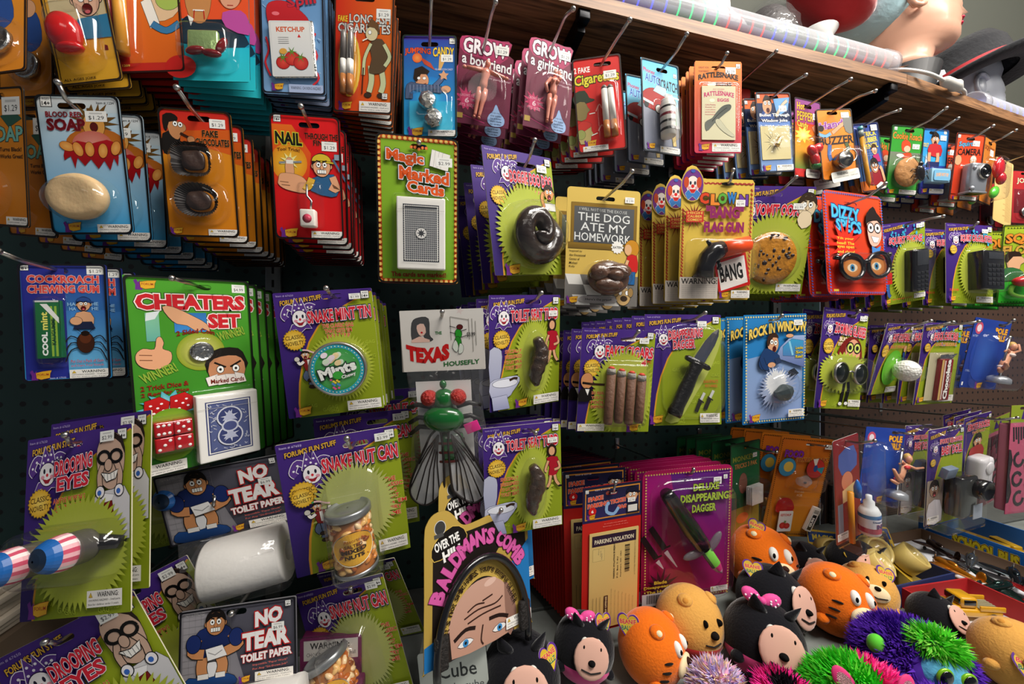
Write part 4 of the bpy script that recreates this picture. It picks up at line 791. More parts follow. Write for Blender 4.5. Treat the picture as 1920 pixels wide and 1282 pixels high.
# rubber pencil
c = Card('pencil', 'dark blue card with a yellow pencil along its edge and a bored pupil')
A = c.art(slot=(.45, .05, .3), base='2a3a86', c2='4a7ab8', edge='1a1a30'); A.rect(0, .84, 1, 1, 'd8741e', 'c8641a')
for t, y in (('TRICK', .12), ('RUBBER', .21), ('PENCIL', .3)): A.txt(t, .36, y, .9, y+.075, 'e8cc3a', b=.03, slope=.02)
for i in range(3): A.txt('Looks so real you', .38, .4+.035*i, .74, .415+.035*i, 'c0cce8', b=0)
A.face(.72, .4, .1, 'd9a27a', '3a2412', 'flat'); A.poly([(.62, .48), (.84, .46), (.9, .58), (.64, .58)], 'b02a6a', ol='222'); A.poly([(.36, .9), (.42, .72), (.8, .7), (.96, .84), (.92, .9)], '8a1a26', sm=3, ol='222'); A.face(.62, .64, .14, 'c98a62', '1a1412', 'smile', glasses=True); A.limb([(.92, .88), (.86, .7), (.8, .66)], .09, 'd9a27a'); A.poly([(.56, .93), (.76, .88), (.98, .93), (.9, .99), (.6, .99)], 'efe8da', ol='555'); A.price(.8, .08, '$1.29', .24)
c.done(); m = MB(); m.tube([(0, 0, 0), (0, 0, .012), (0, 0, .1)], [.0004, .0042, .0042], 6, 'd8982a'); m.tube([(0, 0, .1), (0, 0, .112)], .0044, 12, '9aa8a6'); m.tube([(0, 0, .112), (0, 0, .12)], .0042, 12, '4aa0b0'); solidp(c, 'yellow_pencil', m, PAINT, c.P(.17, .95, .006)); c.blister(.08, .06, .27, .97, .013, .4); hookl(c, 'the dark blue pencil card'); c.copies(3, .018, 'dark blue pencil card')
# cookie roach
c = Card('roach', 'bright green card with a round cookie and a black cockroach on it')
A = c.art(slot=(.55, .07, .3), base='2f9a2c', c2='3a9a34', edge='10260f'); A.rect(.01, .38, .99, .7, '7a8070', '3f8a36'); A.txt('Cookie Roach', .06, .1, .96, .2, 'e88a2a', o='1a2a10', b=.02, ow=.04, slope=-.01); A.poly([(.36, .24), (.5, .2), (.64, .26), (.62, .36), (.4, .36)], 'd8481e', sm=3, ol='222'); A.ell(.54, .33, .1, .09, 'e8c0a0', ol='222'); A.poly([(.42, .4), (.66, .38), (.7, .46), (.4, .46)], 'c8461e', ol='222', sm=2); A.ell(.35, .43, .12, .05, 'd9d8d0', ol='222'); A.age(.12, .05, .1); A.price(.8, .29, '$1.29', .22); A.warn(.44, .92, .97, .985); A.logo(.18, .95, .22)
c.done(); m = MB(); m.ell((0, 0, 0), (.0275, .0085, .0285), 30, 14); solidp(c, 'round_cookie', m, mat('baked_cookie', 'b9834a', .8, bump=(70, .9), var=.25), c.P(.5, .69, .009)); m = MB(); m.ell((0, 0, 0), (.0085, .004, .016), 14, 10); m.ell((.002, -.001, .017), (.005, .003, .005), 10, 6)
for d in (-1, 1):
    for k in range(3): m.tube([(.006*d, 0, .008-.008*k), (.014*d, .001, .012-.01*k), (.018*d, .003, .008-.012*k)], .0007, 5)
    m.tube([(.002*d, 0, .02), (.006*d, .001, .03), (.003*d, .001, .036)], .0004, 4)
solidp(c, 'black_cockroach', m, mat('roach_shell', '15100d', .22, coat=.6), c.P(.72, .72, .02), Matrix.Rotation(R(-18), 3, 'Y')); c.blister(.1, .46, .95, .9, .026, .45); hookl(c, 'the green cookie card'); c.copies(3, .033, 'green cookie card')
# toilet joke
c = Card('bog', 'bright blue card of a man on a toilet with a small pale blue box')
A = c.art(slot=(.4, .06, .3), base='2a6ad0', c2='2a2a86', edge='16204a'); A.rect(0, 0, 1, .55, '2a86d8', '3aa8e0'); A.age(.88, .04, .12); A.face(.5, .16, .14, 'd9a27a', '221710', 'open'); A.poly([(.28, .24), (.72, .24), (.76, .4), (.28, .4)], 'c22a30', sm=2, ol='222'); A.limb([(.3, .36), (.3, .46), (.32, .52)], .12, 'd9a27a'); A.limb([(.62, .36), (.64, .46), (.6, .52)], .12, 'd9a27a'); A.poly([(.2, .5), (.72, .5), (.7, .58), (.24, .58)], '202a5a', ol='111'); A.poly([(.18, .38), (.24, .5), (.14, .56)], 'd0e0ee'); A.txt('TOILET', .02, .22, .24, .28, 'f0d040'); A.price(.8, .13, '$1.29', .24); A.warn(.4, .91, .97, .985); A.logo(.2, .94, .24)
c.done(); m = MB(); m.box((0, 0, 0), (.05, .014, .028), .001, '9ac8e0'); A2 = MB(); solidp(c, 'pale_blue_box', m, PAINT, c.P(.5, .74, .008)); P = Art(.044, .022, base='7ab8dc', edge='7ab8dc'); P.txt('DOES NOT FIT', .12, .35, .88, .65, 'e8923a', o='f4f0e0', arc=.06); o = P.build(c.o, 'box_label'); o.location = c.P(.52, .74+.011/c.h, .0165); c.blister(.08, .6, .97, .88, .018, .12); hookl(c, 'the bright blue toilet card'); c.copies(3, .024, 'bright blue toilet card')
# squirt camera
c = Card('camera', 'red card with a silver toy camera that squirts, in the top row')
A = c.art(slot=(.5, .08, .3), base='d84a24', c2='c83a1c', edge='2c2a2a'); A.age(.1, .05, .1); A.txt('Squirt', .12, .12, .6, .21, '58b0d8', o='1a2a4a', slope=.02); A.txt('CAMERA', .1, .22, .92, .32, '221614', b=.02, slope=.02); A.price(.72, .14, '$1.29', .24); A.ell(.15, .4, .12, .14, 'd9a27a', ol='222'); A.face(.68, .4, .1, 'd9a27a', 'e8e0d0', 'smile'); A.warn(.36, .93, .95, .99); A.logo(.2, .96, .2); A.rect(.02, .5, .22, .9, 'c83a1c')
c.done(); m = MB(); m.box((0, 0, 0), (.042, .02, .062), .004); m.box((0, 0, -.029), (.045, .021, .004), .0015); solidp(c, 'silver_body', m, mat('silver_plastic', 'a9adb4', .3, .5), c.P(.55, .7, .012)); m = MB(); m.lathe([(.014, 0), (.014, .005), (.011, .006), (.011, .003), (.007, .003), (.006, .0055), (.001, .006)], 24); solidp(c, 'lens', m, mat('black_gloss', '101012', .1, coat=.5), c.P(.62, .61, .0215), front()); m = MB(); m.lathe([(.0142, 0), (.0155, .001), (.0155, .004), (.0142, .005)], 24, None, False); solidp(c, 'lens_ring', m, ROD, c.P(.62, .61, .0215), front()); m = MB(); m.ell((0, 0, 0), (.004, .003, .004), 12, 8); m.ell((-.001, 0, -.042), (.005, .004, .005), 12, 8); solidp(c, 'buttons', m, mat('silver_plastic'), c.P(.32, .56, .022)); c.blister(.22, .47, .9, .94, .025, .12); hookl(c, 'the red toy camera card'); c.copies(2, .033, 'red toy camera card')
# squid squirter
c = Card('squid', 'narrow orange card with a red and green rubber squirter, near the wooden ruler'); A = c.art(slot=(.5, .07, .3), base='c87a2c', c2='b8681c', edge='2c1a12'); A.txt('SQUIRT', .1, .12, .9, .2, '7a2a12'); A.price(.7, .2, '$1.29', .3); c.done(); m = MB(); m.ell((0, 0, .012), (.02, .009, .024), 16, 10); m.ell((.004, -.004, -.012), (.012, .008, .014), 14, 8); solidp(c, 'red_squirter', m, mat('red_jelly', 'd0202c', .2, coat=.5, bump=(60, .5)), c.P(.62, .55, .014)); m = MB(); m.ell((0, 0, 0), (.02, .007, .012), 14, 8, None, Matrix.Rotation(R(-35), 3, 'Y')); solidp(c, 'green_squirter', m, mat('green_jelly', '5ac83a', .25, coat=.5), c.P(.55, .84, .012)); c.blister(.2, .3, 1.15, .94, .026, .25); hookl(c, 'the orange squirter card'); c.copies(2, .034, 'orange squirter card')
c = Card('ruler', 'pale wooden joke ruler in a clear pack at the end of the top row', 'joke ruler', 'ruler_pack'); A = c.art(slot=(.5, .04, .2), base='d8b878', c2='c8a868', edge='8a7040')
for i in range(40): A.line([(.62 if i % 4 else .5, .08+.022*i), (.95, .08+.022*i)], .012, '6a5028')
c.done(); hookl(c, 'the wooden joke ruler pack')
c = Card('redR', 'red card with a silver disc, beside the wooden joke ruler'); A = c.art(slot=(.5, .06, .3), base='b82a2a', c2='8a1a20', edge='2a1012'); A.rect(.1, .35, .9, .8, '7a1a24', '5a1018'); A.txt('JOKE', .2, .14, .8, .26, 'f0d8b0', o='222'); c.done(); m = MB(); m.lathe([(.012, 0), (.012, .003), (.01, .004), (.001, .004)], 20); solidp(c, 'silver_disc', m, ROD, c.P(.5, .78, .002), front()); c.blister(.2, .4, .85, .9, .02); hookl(c, 'the red disc card'); c.copies(2, .03, 'red disc card')
# coin cards by the edge
def coincard(key, label, silver=1):
    c = Card(key, label); A = c.art(slot=(.5, .06, .3), base='d88a2a', c2='c87a20', edge='241812'); A.poly([(.4, .3), (.7, .26), (.8, .5), (.6, .6), (.4, .5)], '2a4a8a', sm=3, ol='222'); A.ell(.56, .22, .13, .15, 'd9a27a', ol='222'); A.limb([(.5, .56), (.46, .68), (.5, .76)], .1, '2a4a8a'); A.logo(.25, .94, .24); c.done(); m = MB(); r = .0165
    m.lathe([(r, 0), (r, .004), (r*.9, .005), (r*.88, .0042), (r*.5, .0045), (.001, .006)], 28); solidp(c, 'big_coin', m, mat('nickel_coin', 'b9b9b6', .25, 1, bump=(140, .5)), c.P(.6, .74, .003), front()); c.blister(.3, .55, .95, .92, .013, .45); return c
coincard('coin', 'orange card with a nickel coin, cut by the edge of the view').hook(.06); c = coincard('coinB', 'orange coin card hanging further back above the pale soap bar', 1); c.hook(.1); c.copies(3, .02, 'orange coin card')
# ------------------------------------------------------------------ second row
def soapcard(key, label, col, short=None, orange=False):
    c = Card(key, label)
    if orange:
        A = c.art(slot=(.5, .06, .3), base='d8861e', c2='cf7a16', edge='20180f'); A.poly([(.55, .2), (.8, .16), (.95, .22), (.7, .28)], '2f5a4a', ol='111'); A.txt('SOAP', .3, .27, .96, .38, '7ab8a8', o='1a2a28', b=.03); A.txt('Turns Black!', .5, .42, .92, .45, '3a2410'); A.txt('Works Great!', .5, .47, .94, .5, '3a2410'); A.price(.76, .13, '$1.29', .34)
    else:
        A = c.art(slot=(.42, .075, .34), base='c9dbe2', c2='1f9cd6', edge='14171b', r=.006, back='3a4046'); A.rect(.02, .02, .98, .12, 'd3d6d6', 'c5d4da'); A.age(.12, .045, .14); A.txt('Item # 1234', .72, .04, .93, .06, '333', b=0)
        A.star(.66, .2, .26, .16, 20, '6a4a1c', jit=.5); A.ell(.66, .34, .36, .2, 'b5641e', 'c97a2a'); A.ell(.66, .21, .13, .16, 'd99a4a', ol='3a1d0c'); A.ell(.66, .22, .045, .055, '5a1512', ol='222'); A.price(.7, .145, '$1.29', .26, hh=.075)
        A.txt('BLOOD RED', .1, .115, .53, .155, '8a1a22', b=.03); A.txt('SOAP', .1, .165, .56, .25, '6a0f18', o='b05060', ow=.015, b=.04)
        A.ell(.62, .34, .24, .16, 'c86a5a', 'dd9080')
        A.poly([(.28, .38), (.44, .32), (.6, .34), (.8, .31), (.92, .36), (.9, .5), (.86, .44), (.8, .53), (.74, .46), (.66, .52), (.58, .45), (.5, .5), (.42, .44), (.38, .52), (.34, .43), (.26, .46)], 'b0141c', '8a0d14', sm=2)
        for x, y, r in ((.31, .36, 70), (.44, .38, 20), (.58, .38, 0), (.74, .39, -8), (.9, .37, -20)): A.ell(x, y, .055, .09, 'd98a3a', 'e8ac5c', rot=r, ol='5a200c')
    A.warn(.56, .925, .99, .995); A.logo(.26, .94, .22); c.done(); m = MB(); m.lathe([(.001, 0), (.021, .0), (.0262, .004), (.0268, .010), (.0245, .0155), (.019, .0175), (.012, .0165), (.001, .016)], 36)
    M = Matrix.Translation(c.P(.47 if not orange else .12, .74, .003)) @ front().to_4x4() @ Matrix.Diagonal((1.12, .92, .8, 1)); m.xf(M); c.part('soap_bar', m, mat('soap' + col, col, .35, sub=.15, bump=(90, .25))); c.blister(.06 if not orange else -.2, .58, .88 if not orange else .7, .93, .026, .5, 'ell'); return c
c = soapcard('soap', 'blue and white card with an oval cream soap bar and bloody dripping hands', 'd9b98a'); hookl(c, 'the blue soap card', .07); c.copies(7, .0265, 'blue soap card', dx=.001, full=5)
c = soapcard('soapL', 'orange soap card with a cream bar, cut by the edge of the view', 'd8bb90', orange=True); c.hook(.06); c.copies(4, .034, 'orange soap card', full=3)
# fake chocolates
c = Card('choc', 'orange card with two dark chocolates in frilled cups under a biting man')
A = c.art(slot=(.55, .07, .32), base='d98a1c', c2='d07c14', edge='15100c', r=.006, back='3a3026'); A.rect(.02, .015, .98, .18, 'c3221c', 'cf3a1a'); A.poly([(.02, .18), (.98, .14), (.98, .34), (.4, .26), (.02, .36)], 'cf5a18'); A.poly([(.04, .2), (.24, .17), (.26, .3), (.08, .36), (.02, .32)], '1c1815', sm=2); A.poly([(.12, .1), (.24, .1), (.34, .12), (.36, .16), (.3, .19), (.24, .24), (.14, .2)], 'c98a5a', sm=3, ol='222'); A.poly([(.06, .16), (.06, .06), (.18, .04), (.26, .07), (.24, .1), (.14, .11), (.1, .18)], '1c130e', sm=2); A.eye(.22, .12, .03); A.eye(.29, .125, .03); A.line([(.28, .19), (.46, .24)], .04, '3a1d10'); A.ell(.42, .235, .05, .05, 'c98a5a', ol='222'); A.price(.8, .1, '$1.29', .22, hh=.07)
A.txt('FAKE', .58, .155, .8, .205, '1c120c', o='c89a5a', ow=.02, b=.03); A.txt('CHOCOLATES', .48, .22, .95, .275, '1c120c', o='c89a5a', ow=.02, b=.03); A.warn(.56, .935, .985, .995); A.logo(.12, .95, .18)
c.done()
def frill(c, u, v, ru, rv, sq, name='chocolate_cup'):
    cx, cz = c.X(u), c.Z(v); m = MB(); m.smooth = False; n = 80; rings = []
    for q, y in ((.66, .0022), (.84, .007), (1.03, .0115)):
        rg = []
        for i in range(n):
            a = 2*PI*i/n; k = q*(1+(.035 if i % 2 else -.02)*q); ex = .55 if sq else .85
            x = math.copysign(abs(math.cos(a))**ex, math.cos(a)); z = math.copysign(abs(math.sin(a))**ex, math.sin(a)); rg.append((cx+x*ru*k, -y, cz+z*rv*k))
        rings.append(rg)
    m.loft(rings, None, False); o = c.part(name, m, mat('dark_paper_cup', '170c08', .6)); m = MB()
    def fn(x, y, z):
        return (x, y, z)
    m.ell((0, 0, 0), (ru*.64, .0035, rv*.62), 28, 12, None, None, lambda x, y, z: (math.copysign((abs(x)/(ru*.64))**(.7 if sq else .95)*ru*.64, x), y+.0008*math.sin(x*400+z*260), math.copysign((abs(z)/(rv*.62))**(.7 if sq else .95)*rv*.62, z)))
    solidp(c, 'chocolate', m, mat('dark_chocolate', '3a271e', .35, coat=.1, bump=(60, .5)), (cx, -.0065, cz))
frill(c, .47, .41, .0195, .0185, True); frill(c, .5, .72, .0215, .0185, False); c.blister(.16, .3, .82, .56, .018, .35); c.blister(.14, .575, .88, .885, .018, .45); hookl(c, 'the orange card of two chocolates', .07); c.copies(9, .022, 'orange chocolates card', dx=.001, full=3)
# nail through finger
c = Card('nail', 'bright red card of a grimacing builder with a bandaged white cube below him')
A = c.art(slot=(.55, .075, .3), base='d8161a', c2='c81418', edge='14100f', r=.006, back='3a3030'); A.poly([(.02, .08), (.3, .08), (.56, .3), (.5, .56), (.02, .56)], 'e06a1c', 'd8301a'); A.ell(.24, .38, .26, .28, 'e08a1c', 'f2c83a', n=26); A.age(.1, .035, .11)
A.txt('NAIL', .06, .14, .44, .24, '15120f', o='d8d83a', ow=.05, b=.04, slope=-.01); A.txt('THROUGH THE', .48, .135, .96, .185, '15120f', o='e05030', ow=.02, b=.03); A.txt('FINGER', .6, .19, .92, .235, '15120f', o='e05030', ow=.02, b=.03); A.txt('Tool Trick!', .08, .27, .4, .295, '5a1a10', b=.01, arc=.01); A.price(.83, .235, '$1.29', .22, hh=.075)
A.star(.25, .37, .14, .06, 9, 'f6ea9a'); A.line([(.1, .385), (.42, .37)], .03, '8a8f92'); A.poly([(.19, .47), (.2, .36), (.26, .34), (.3, .38), (.3, .5)], 'e3a57c', sm=2, ol='222'); A.rect(.2, .36, .3, .39, 'f2efe8'); A.poly([(.08, .52), (.12, .47), (.3, .47), (.44, .5), (.5, .56), (.46, .62), (.2, .6), (.08, .56)], 'e3a57c', sm=3, ol='222'); A.line([(.1, .535), (.22, .54)], .01, '6a3a24'); A.line([(.12, .56), (.24, .565)], .01, '6a3a24')
A.poly([(.56, .5), (.88, .46), (.94, .6), (.84, .645), (.54, .6)], '2f5f8a', sm=2, ol='111'); A.limb([(.56, .5), (.5, .57), (.44, .56)], .1, 'e0b03a'); A.limb([(.86, .48), (.92, .58), (.82, .56)], .1, 'e3a57c'); A.face(.71, .4, .125, 'e3a57c', '1f140e', 'grit', cap='d8b830'); A.line([(.88, .34), (.98, .44)], .03, '4a6a8a'); A.rect(.9, .3, 1.0, .345, '8a9aa8', ol='222'); A.warn(.52, .93, .985, .995); A.logo(.2, .945, .26)
c.done(); m = MB(); m.box((0, 0, 0), (.018, .012, .021), .002, 'efe9df'); m.lathe([(.0055, 0), (.001, .0003)], 16, 'c8405a', True, Matrix.Translation((0, -.0061, -.001)) @ front().to_4x4()); solidp(c, 'bandaged_cube', m, PAINT, c.P(.52, .84, .0085)); m = MB(); m.tube([(0, 0, 0), (.001, 0, .01), (-.004, 0, .016), (-.0035, 0, .03)], [.0014]*4, 8); solidp(c, 'bent_nail', m, ROD, c.P(.55, .76, .007)); c.blister(.38, .55, .68, .89, .018, .18); hookl(c, 'the red nail card', .07); c.copies(9, .022, 'red nail card', dx=.001, full=2)
# magic marked cards
c = Card('magic', 'large green card framed with orange bulbs, holding a grey patterned card deck', 'novelty card')
A = c.art(slot=(.51, .065, .2), base='b3431c', c2='b23a18', edge='151210', r=.007, back='4a4038'); A.rect(.055, .032, .945, .968, '86b02a', '6f9c22'); A.marquee(.03, .0, .021, 'b3431c', .0068) if 0 else None
n1, n2 = 15, 26
for i in range(n1+1):
    for v in (.018, .982): A.ell(.03+.94*i/n1, v, .024, .024, 'e8a030', 'f8e090', n=9)
for i in range(1, n2):
    for u in (.03, .97): A.ell(u, .018+.964*i/n2, .024, .024, 'e8a030', 'f8e090', n=9)
for x in (.42, .465, .51, .555, .6): A.ell(x, .075 if x != .51 else .085, .02, .02, 'd8502a', 'f0a050', n=8)
for k in range(4): A.poly([(.67+.045*k, .08+.006*k), (.76+.045*k, .09+.006*k), (.73+.045*k, .2+.006*k), (.64+.045*k, .19+.006*k)], 'efece6', ol='888', ow=.003)
A.price(.82, .16, '$2.99', .2, hh=.06)
for t, u0, v0, u1, v1, sl in (('Magic', .12, .105, .57, .2, -.02), ('Marked', .27, .215, .88, .305, -.025), ('Cards', .36, .305, .82, .385, -.02)): A.txt(t, u0, v0, u1, v1, 'd8541c', o='dfe6ea', ow=.045, o2='27302a', ow2=.085, b=.045, slope=sl)
A.txt('The cards are marked!', .16, .92, .84, .955, '7a1a12', b=.035)
c.done(); m, B, at, dep = deck(c, .245, .425, .83, .905, .014, '5c5f66', 'fff')
for i in range(26): B.line([(.17, .13+.03*i*.98), (.83, .13+.03*i*.98)], .008, 'd9d9d6')
for i in range(17): B.line([(.17+.041*i, .13), (.17+.041*i, .87)], .008, 'd9d9d6')
B.rect(.17, .13, .83, .15, '3a3c40'); B.ell(.5, .5, .11, .11, 'e6e4e0', ol='44464a', ow=.012); B.star(.5, .5, .1, .04, 8, '3a3c40'); B.line([(.02, .18), (.98, .18)], .008, 'c8c4bc')
for i in range(18): B.ell(.15+.0412*i, .115, .014, .014, '26282c', n=6); B.ell(.15+.0412*i, .885, .014, .014, '26282c', n=6)
for i in range(25): B.ell(.145, .115+.032*i, .014, .014, '26282c', n=6); B.ell(.855, .115+.032*i, .014, .014, '26282c', n=6)
deck_done(c, m, B, at, dep, 0); c.blister(.21, .4, .86, .925, .019, .06); hookl(c, 'the bulb framed green card', .045)
# lime and purple family
LIME, LIME2, PUR, PUR2 = '98a824', '86961c', '33206a', '45297e'
def forum(c, slot=(.62, .075, .24), age=True, seal=True, price='$2.99', curve=None, pr=None, head=(.3, .185, .105), item=True, sx=0):
    A = c.art(slot=slot, base=PUR2, c2='2c1a62', edge='d0cbb0', r=.0015, back='b3ae9a')
    cv = curve or [(.13, 1), (.135, .88), (.165, .72), (.22, .56), (.31, .4), (.42, .28), (.56, .19), (.74, .12), (.86, .075), (1, .03)]
    A.poly(cv+[(1, 1)], 'c98a2a') if 0 else None
    A.line([(u-.008, v) for u, v in cv], .022, 'd99a2a'); A.poly(cv+[(1, 1)], LIME, LIME2)
    rnd = random.Random(5)
    for i in range(26):
        u, v = .2+.75*rnd.random(), .35+.63*rnd.random()
        A.txt('GAG', u, v, u+.1, v+.03, 'a9ba34', b=.02) if A.inside([(A.X(p), A.Z(q)) for p, q in cv+[(1, 1)]], (A.X(u-.06), A.Z(v))) and u < .89 else None
    if item: A.txt('Item # 67650', .03, .018, .2, .034, 'b8a8d8', b=0)
    A.txt("FORUM'S FUN STUFF", .06, .045, .47, .085, 'e0ae3a', o='1c1038', ow=.05, b=.03, slope=.035)
    A.jester(*head)
    if seal: A.seal(.16, .375, .105)
    if age: A.age(.925, .05, .09)
    return A
def title(A, t, u0, v0, u1, v1, **k): return A.txt(t, u0, v0, u1, v1, 'd4283a', o='f4eaf0', ow=.035, o2='2b1650', ow2=.09, b=k.pop('b', .04), **k)
# doggie doo
c = Card('dog', 'lime and purple card bent forward, holding a glossy black coiled dropping')
A = forum(c, slot=(.6, .1, .3)); title(A, 'DOGGIE DOO DOO', .33, .165, .97, .27, slope=-.015, arc=.006); A.txt('LOOK! WILL FOOL EVERYONE', .38, .3, .85, .335, 'd85a50', o='f0e4b0', ow=.03); A.rays(.55, .66, .41, .52); A.face(.9, .31, .07, 'e0975a', '2a1a10', 'open'); A.poly([(.8, .4), (.98, .4), (.98, .46), (.8, .46)], 'e8e6e4', ol='333'); A.limb([(.8, .44), (.78, .36), (.8, .32)], .04, 'e0975a'); A.price(.82, .115, '$2.99', .15, hh=.06); A.logo(.24, .95, .22)
c.done(); m = MB(); pts = []; rad = []
for i in range(44):
    t = i/43; a = R(40)-t*R(520); r = .029*(1-t)**.7+.003; pts.append((r*math.cos(a), -.012-.015*t, r*1.15*math.sin(a))); rad.append(.0185*(1-.42*t)*min(1, .3+t*8))
m.tube(pts, rad, 14); solidp(c, 'coiled_dropping', m, swirl_material(), c.P(.55, .67, .0)); c.blister(.1, .4, 1.0, .94, .046, .48, 'ell'); hookl(c, 'the card of the black coiled dropping', .055); c.copies(4, .05, 'lime card of the coiled dropping', dx=-.005, full=2, thin=.02)
# dog ate my homework
c = Card('home', 'yellow card with a chalkboard about homework above a brown lump and a boy in red')
A = c.art(slot=(.52, .085, .26), base='d9b95a', c2='cfae55', edge='b89a50', r=.005, back='b0a890')
A.poly([(.0, .74), (1, .74), (1, 1), (0, 1)], '6f6c68')
for i in range(5):
    for j in range(3):
        if (i+j) % 2 == 0: A.poly([(.2*i+.05*j, .74+.087*j), (.2*i+.2+.05*j, .74+.087*j), (min(1, .2*i+.25+.05*j), .827+.087*j), (.2*i+.05+.05*j if .2*i+.05+.05*j < 1 else 1, .827+.087*j)], 'd8d5cf') if .2*i+.25+.05*j <= 1.01 else None
A.rect(.06, .13, .96, .5, '8a6a1f', '7a5c1a', ol='4a3a10'); A.rect(.1, .16, .92, .475, '56585a', '4b4d50'); A.rect(.03, .47, .98, .52, '8a6a1f', '6a5016', ol='4a3a10'); A.rect(.16, .455, .28, .47, '3a3c40')
A.txt('I WILL NOT USE THE EXCUSE', .17, .175, .82, .2, 'd0d2d0', b=0, slope=-.012); A.txt('THE DOG', .15, .215, .86, .285, 'e6e8e6', b=.005, slope=-.008); A.txt('ATE MY', .19, .3, .82, .37, 'e6e8e6', b=.005, slope=-.012); A.txt('HOMEWORK', .11, .385, .88, .455, 'e6e8e6', b=.005, slope=-.01)
for i, t in enumerate(('Inspired by', 'the Occasional', 'Genius of', 'Michael', 'Kelly')): A.txt(t, .05, .535+.033*i, .05+.025*len(t)*.62, .555+.033*i, '2a2214', b=.005)
A.star(.7, .495, .09, .07, 12, 'f3f1ea'); A.txt('EATEN', .64, .485, .76, .505, '333')
A.ell(.9, .5, .1, .115, 'c98a1f', ol='3a2a08'); A.ell(.85, .51, .05, .07, 'e0b080'); A.poly([(.84, .57), (.97, .56), (.99, .68), (.95, .71), (.85, .71)], 'c81e1c', sm=2, ol='222'); A.poly([(.85, .7), (.96, .7), (.95, .81), (.87, .81)], '1f5f9a', ol='222'); A.limb([(.85, .6), (.82, .66)], .04, 'e0b080')
A.ell(.8, .915, .1, .12, 'c2a06a', ol='3a2a14'); A.ell(.81, .935, .05, .04, '3a2a1c'); A.ell(.76, .885, .02, .03, 'fff', ol='111'); A.ell(.85, .885, .02, .03, 'fff', ol='111'); A.ell(.7, .88, .035, .06, '9a7a48', ol='222'); A.ell(.9, .88, .035, .06, '9a7a48', ol='222')
A.poly([(.22, .93), (.5, .92), (.68, .93), (.7, .97), (.4, .985), (.2, .97)], 'a09a98', sm=2); A.txt("Here's the proof!", .28, .94, .64, .965, '1c1a1a', b=.01); A.logo(.1, .955, .16); A.price(.85, .085, '$ 2.99', .13, hh=.05)
c.done(); m = MB()
for dx, dz, rx, rz, dy in ((0, 0, .033, .026, .01), (-.016, .006, .016, .014, .017), (.014, .009, .018, .012, .018), (-.002, -.012, .022, .011, .019), (.006, .002, .012, .009, .022)): m.ell((dx, -dy, dz), (rx, .011, rz), 18, 12)
solidp(c, 'brown_lump', m, mat('brown_rubber', '5a3d2d', .28, coat=.4, bump=(75, .9), var=.3), c.P(.55, .77, .002)); c.blister(.24, .62, .88, .915, .034, .45, 'ell'); hookl(c, 'the chalkboard card', .055); c.copies(4, .036, 'yellow chalkboard card', dx=-.0045, thin=.012)
# clown gun
c = Card('clown', 'front yellow clown card with an orange and black toy pistol and a flag')
o = [(0, .05), (.02, -.02), (.07, -.08), (.13, -.1), (.19, -.09), (.25, -.05), (.29, .0), (.34, .005), (.97, .005), (1, .03), (1, .97), (.97, 1), (.03, 1), (0, .97)]
A = c.art(out=o, base='e0c050', c2='cfae45', edge='c2a238', back='b8a878')
q = []
for a in range(0, 361, 30): q.append((A.X(.62)+.12*.5*c.w*max(-1, min(1, 1.25*math.cos(R(a)))), A.Z(.045)+.0038*math.sin(R(a))))
for i in range(22): A.line([(.3+.031*i, .035+.012*(i % 2)), (.33+.031*i, .047-.012*(i % 2))], .02, 'a8302a')
for i in range(26):
    for u in (.03, .965): v = .25+.027*i if u < .5 else .08+.034*i; A.line([(u-.012, v), (u+.012, v+.02)], .018, 'a8302a')
A.ell(.62, .045, .09, .022, '1a1410')
A.ell(.14, .06, .145, .2, '6a2a80', '7a3a8c', ol='c9b050', ow=.012); A.ell(.14, .065, .085, .12, 'f2e6de', ol='5a2a20', ow=.006)
for d in (-1, 1): A.ell(.14+d*.085, .04, .035, .07, 'c8481e'); A.ell(.14+d*.03, .045, .014, .024, '223'); A.ell(.14+d*.05, .085, .02, .02, 'e8a0a0')
A.poly([(.04, .13), (.08, .1), (.14, .12), (.2, .1), (.25, .13), (.2, .18), (.14, .15), (.08, .18)], '3a7ac0', ol='e8f0f8'); A.ell(.14, .07, .022, .022, 'd81e1e'); A.poly([(.09, .095), (.19, .095), (.16, .125), (.12, .125)], 'c8201e', ol='f0e0d8'); A.ell(.14, -.05, .03, .022, '3a5ab0')
for ch, u, cc, v in (('C', .24, 'd8421c', .12), ('L', .39, 'e8862a', .13), ('O', .49, '5aa83a', .12), ('W', .615, '2a7ac0', .115), ('N', .78, '6a3a9a', .13)): A.txt(ch, u, v, u+.125, v+.09, cc, o='3a2410', ow=.05, b=.06, sh='5a3a18')
A.star(.17, .31, .2, .06, 16, '7a1f1c', jit=.5); A.rect(.06, .27, .3, .36, 'c8382a'); 
for i, t in enumerate(('HIGH', 'CALIBER', 'COMEDY')): A.txt(t, .08, .275+.028*i, .28, .295+.028*i, 'e8d060', b=.01)
A.txt('"BANG"', .33, .225, .85, .325, '8a2460', o='b04a4a', ow=.02, b=.05); A.txt('FLAG GUN', .31, .355, .86, .44, '8a2460', o='b04a4a', ow=.02, b=.05); A.price(.8, .2, '$2.99', .13, hh=.055)
A.poly([(.46, .69), (.9, .6), (.99, .87), (.55, .945)], 'c8201e', sm=0); A.poly([(.5, .7), (.88, .625), (.95, .85), (.58, .925)], 'efe9e2'); A.txt('BANG', .55, .7, .87, .84, '171514', b=.035, rot=12, slope=0)
A.rect(0, .81, .53, .99, 'd2c8bd'); A.txt('WARNING:', .02, .82, .52, .868, '2a2826', b=.015)
for i in range(7): A.txt('This product may be mistaken for a firearm by law', .03, .88+.0155*i, .5, .888+.0155*i, '6a6460', b=0)
A.logo(.62, .955, .14); A.warn(.72, .92, .98, .985)
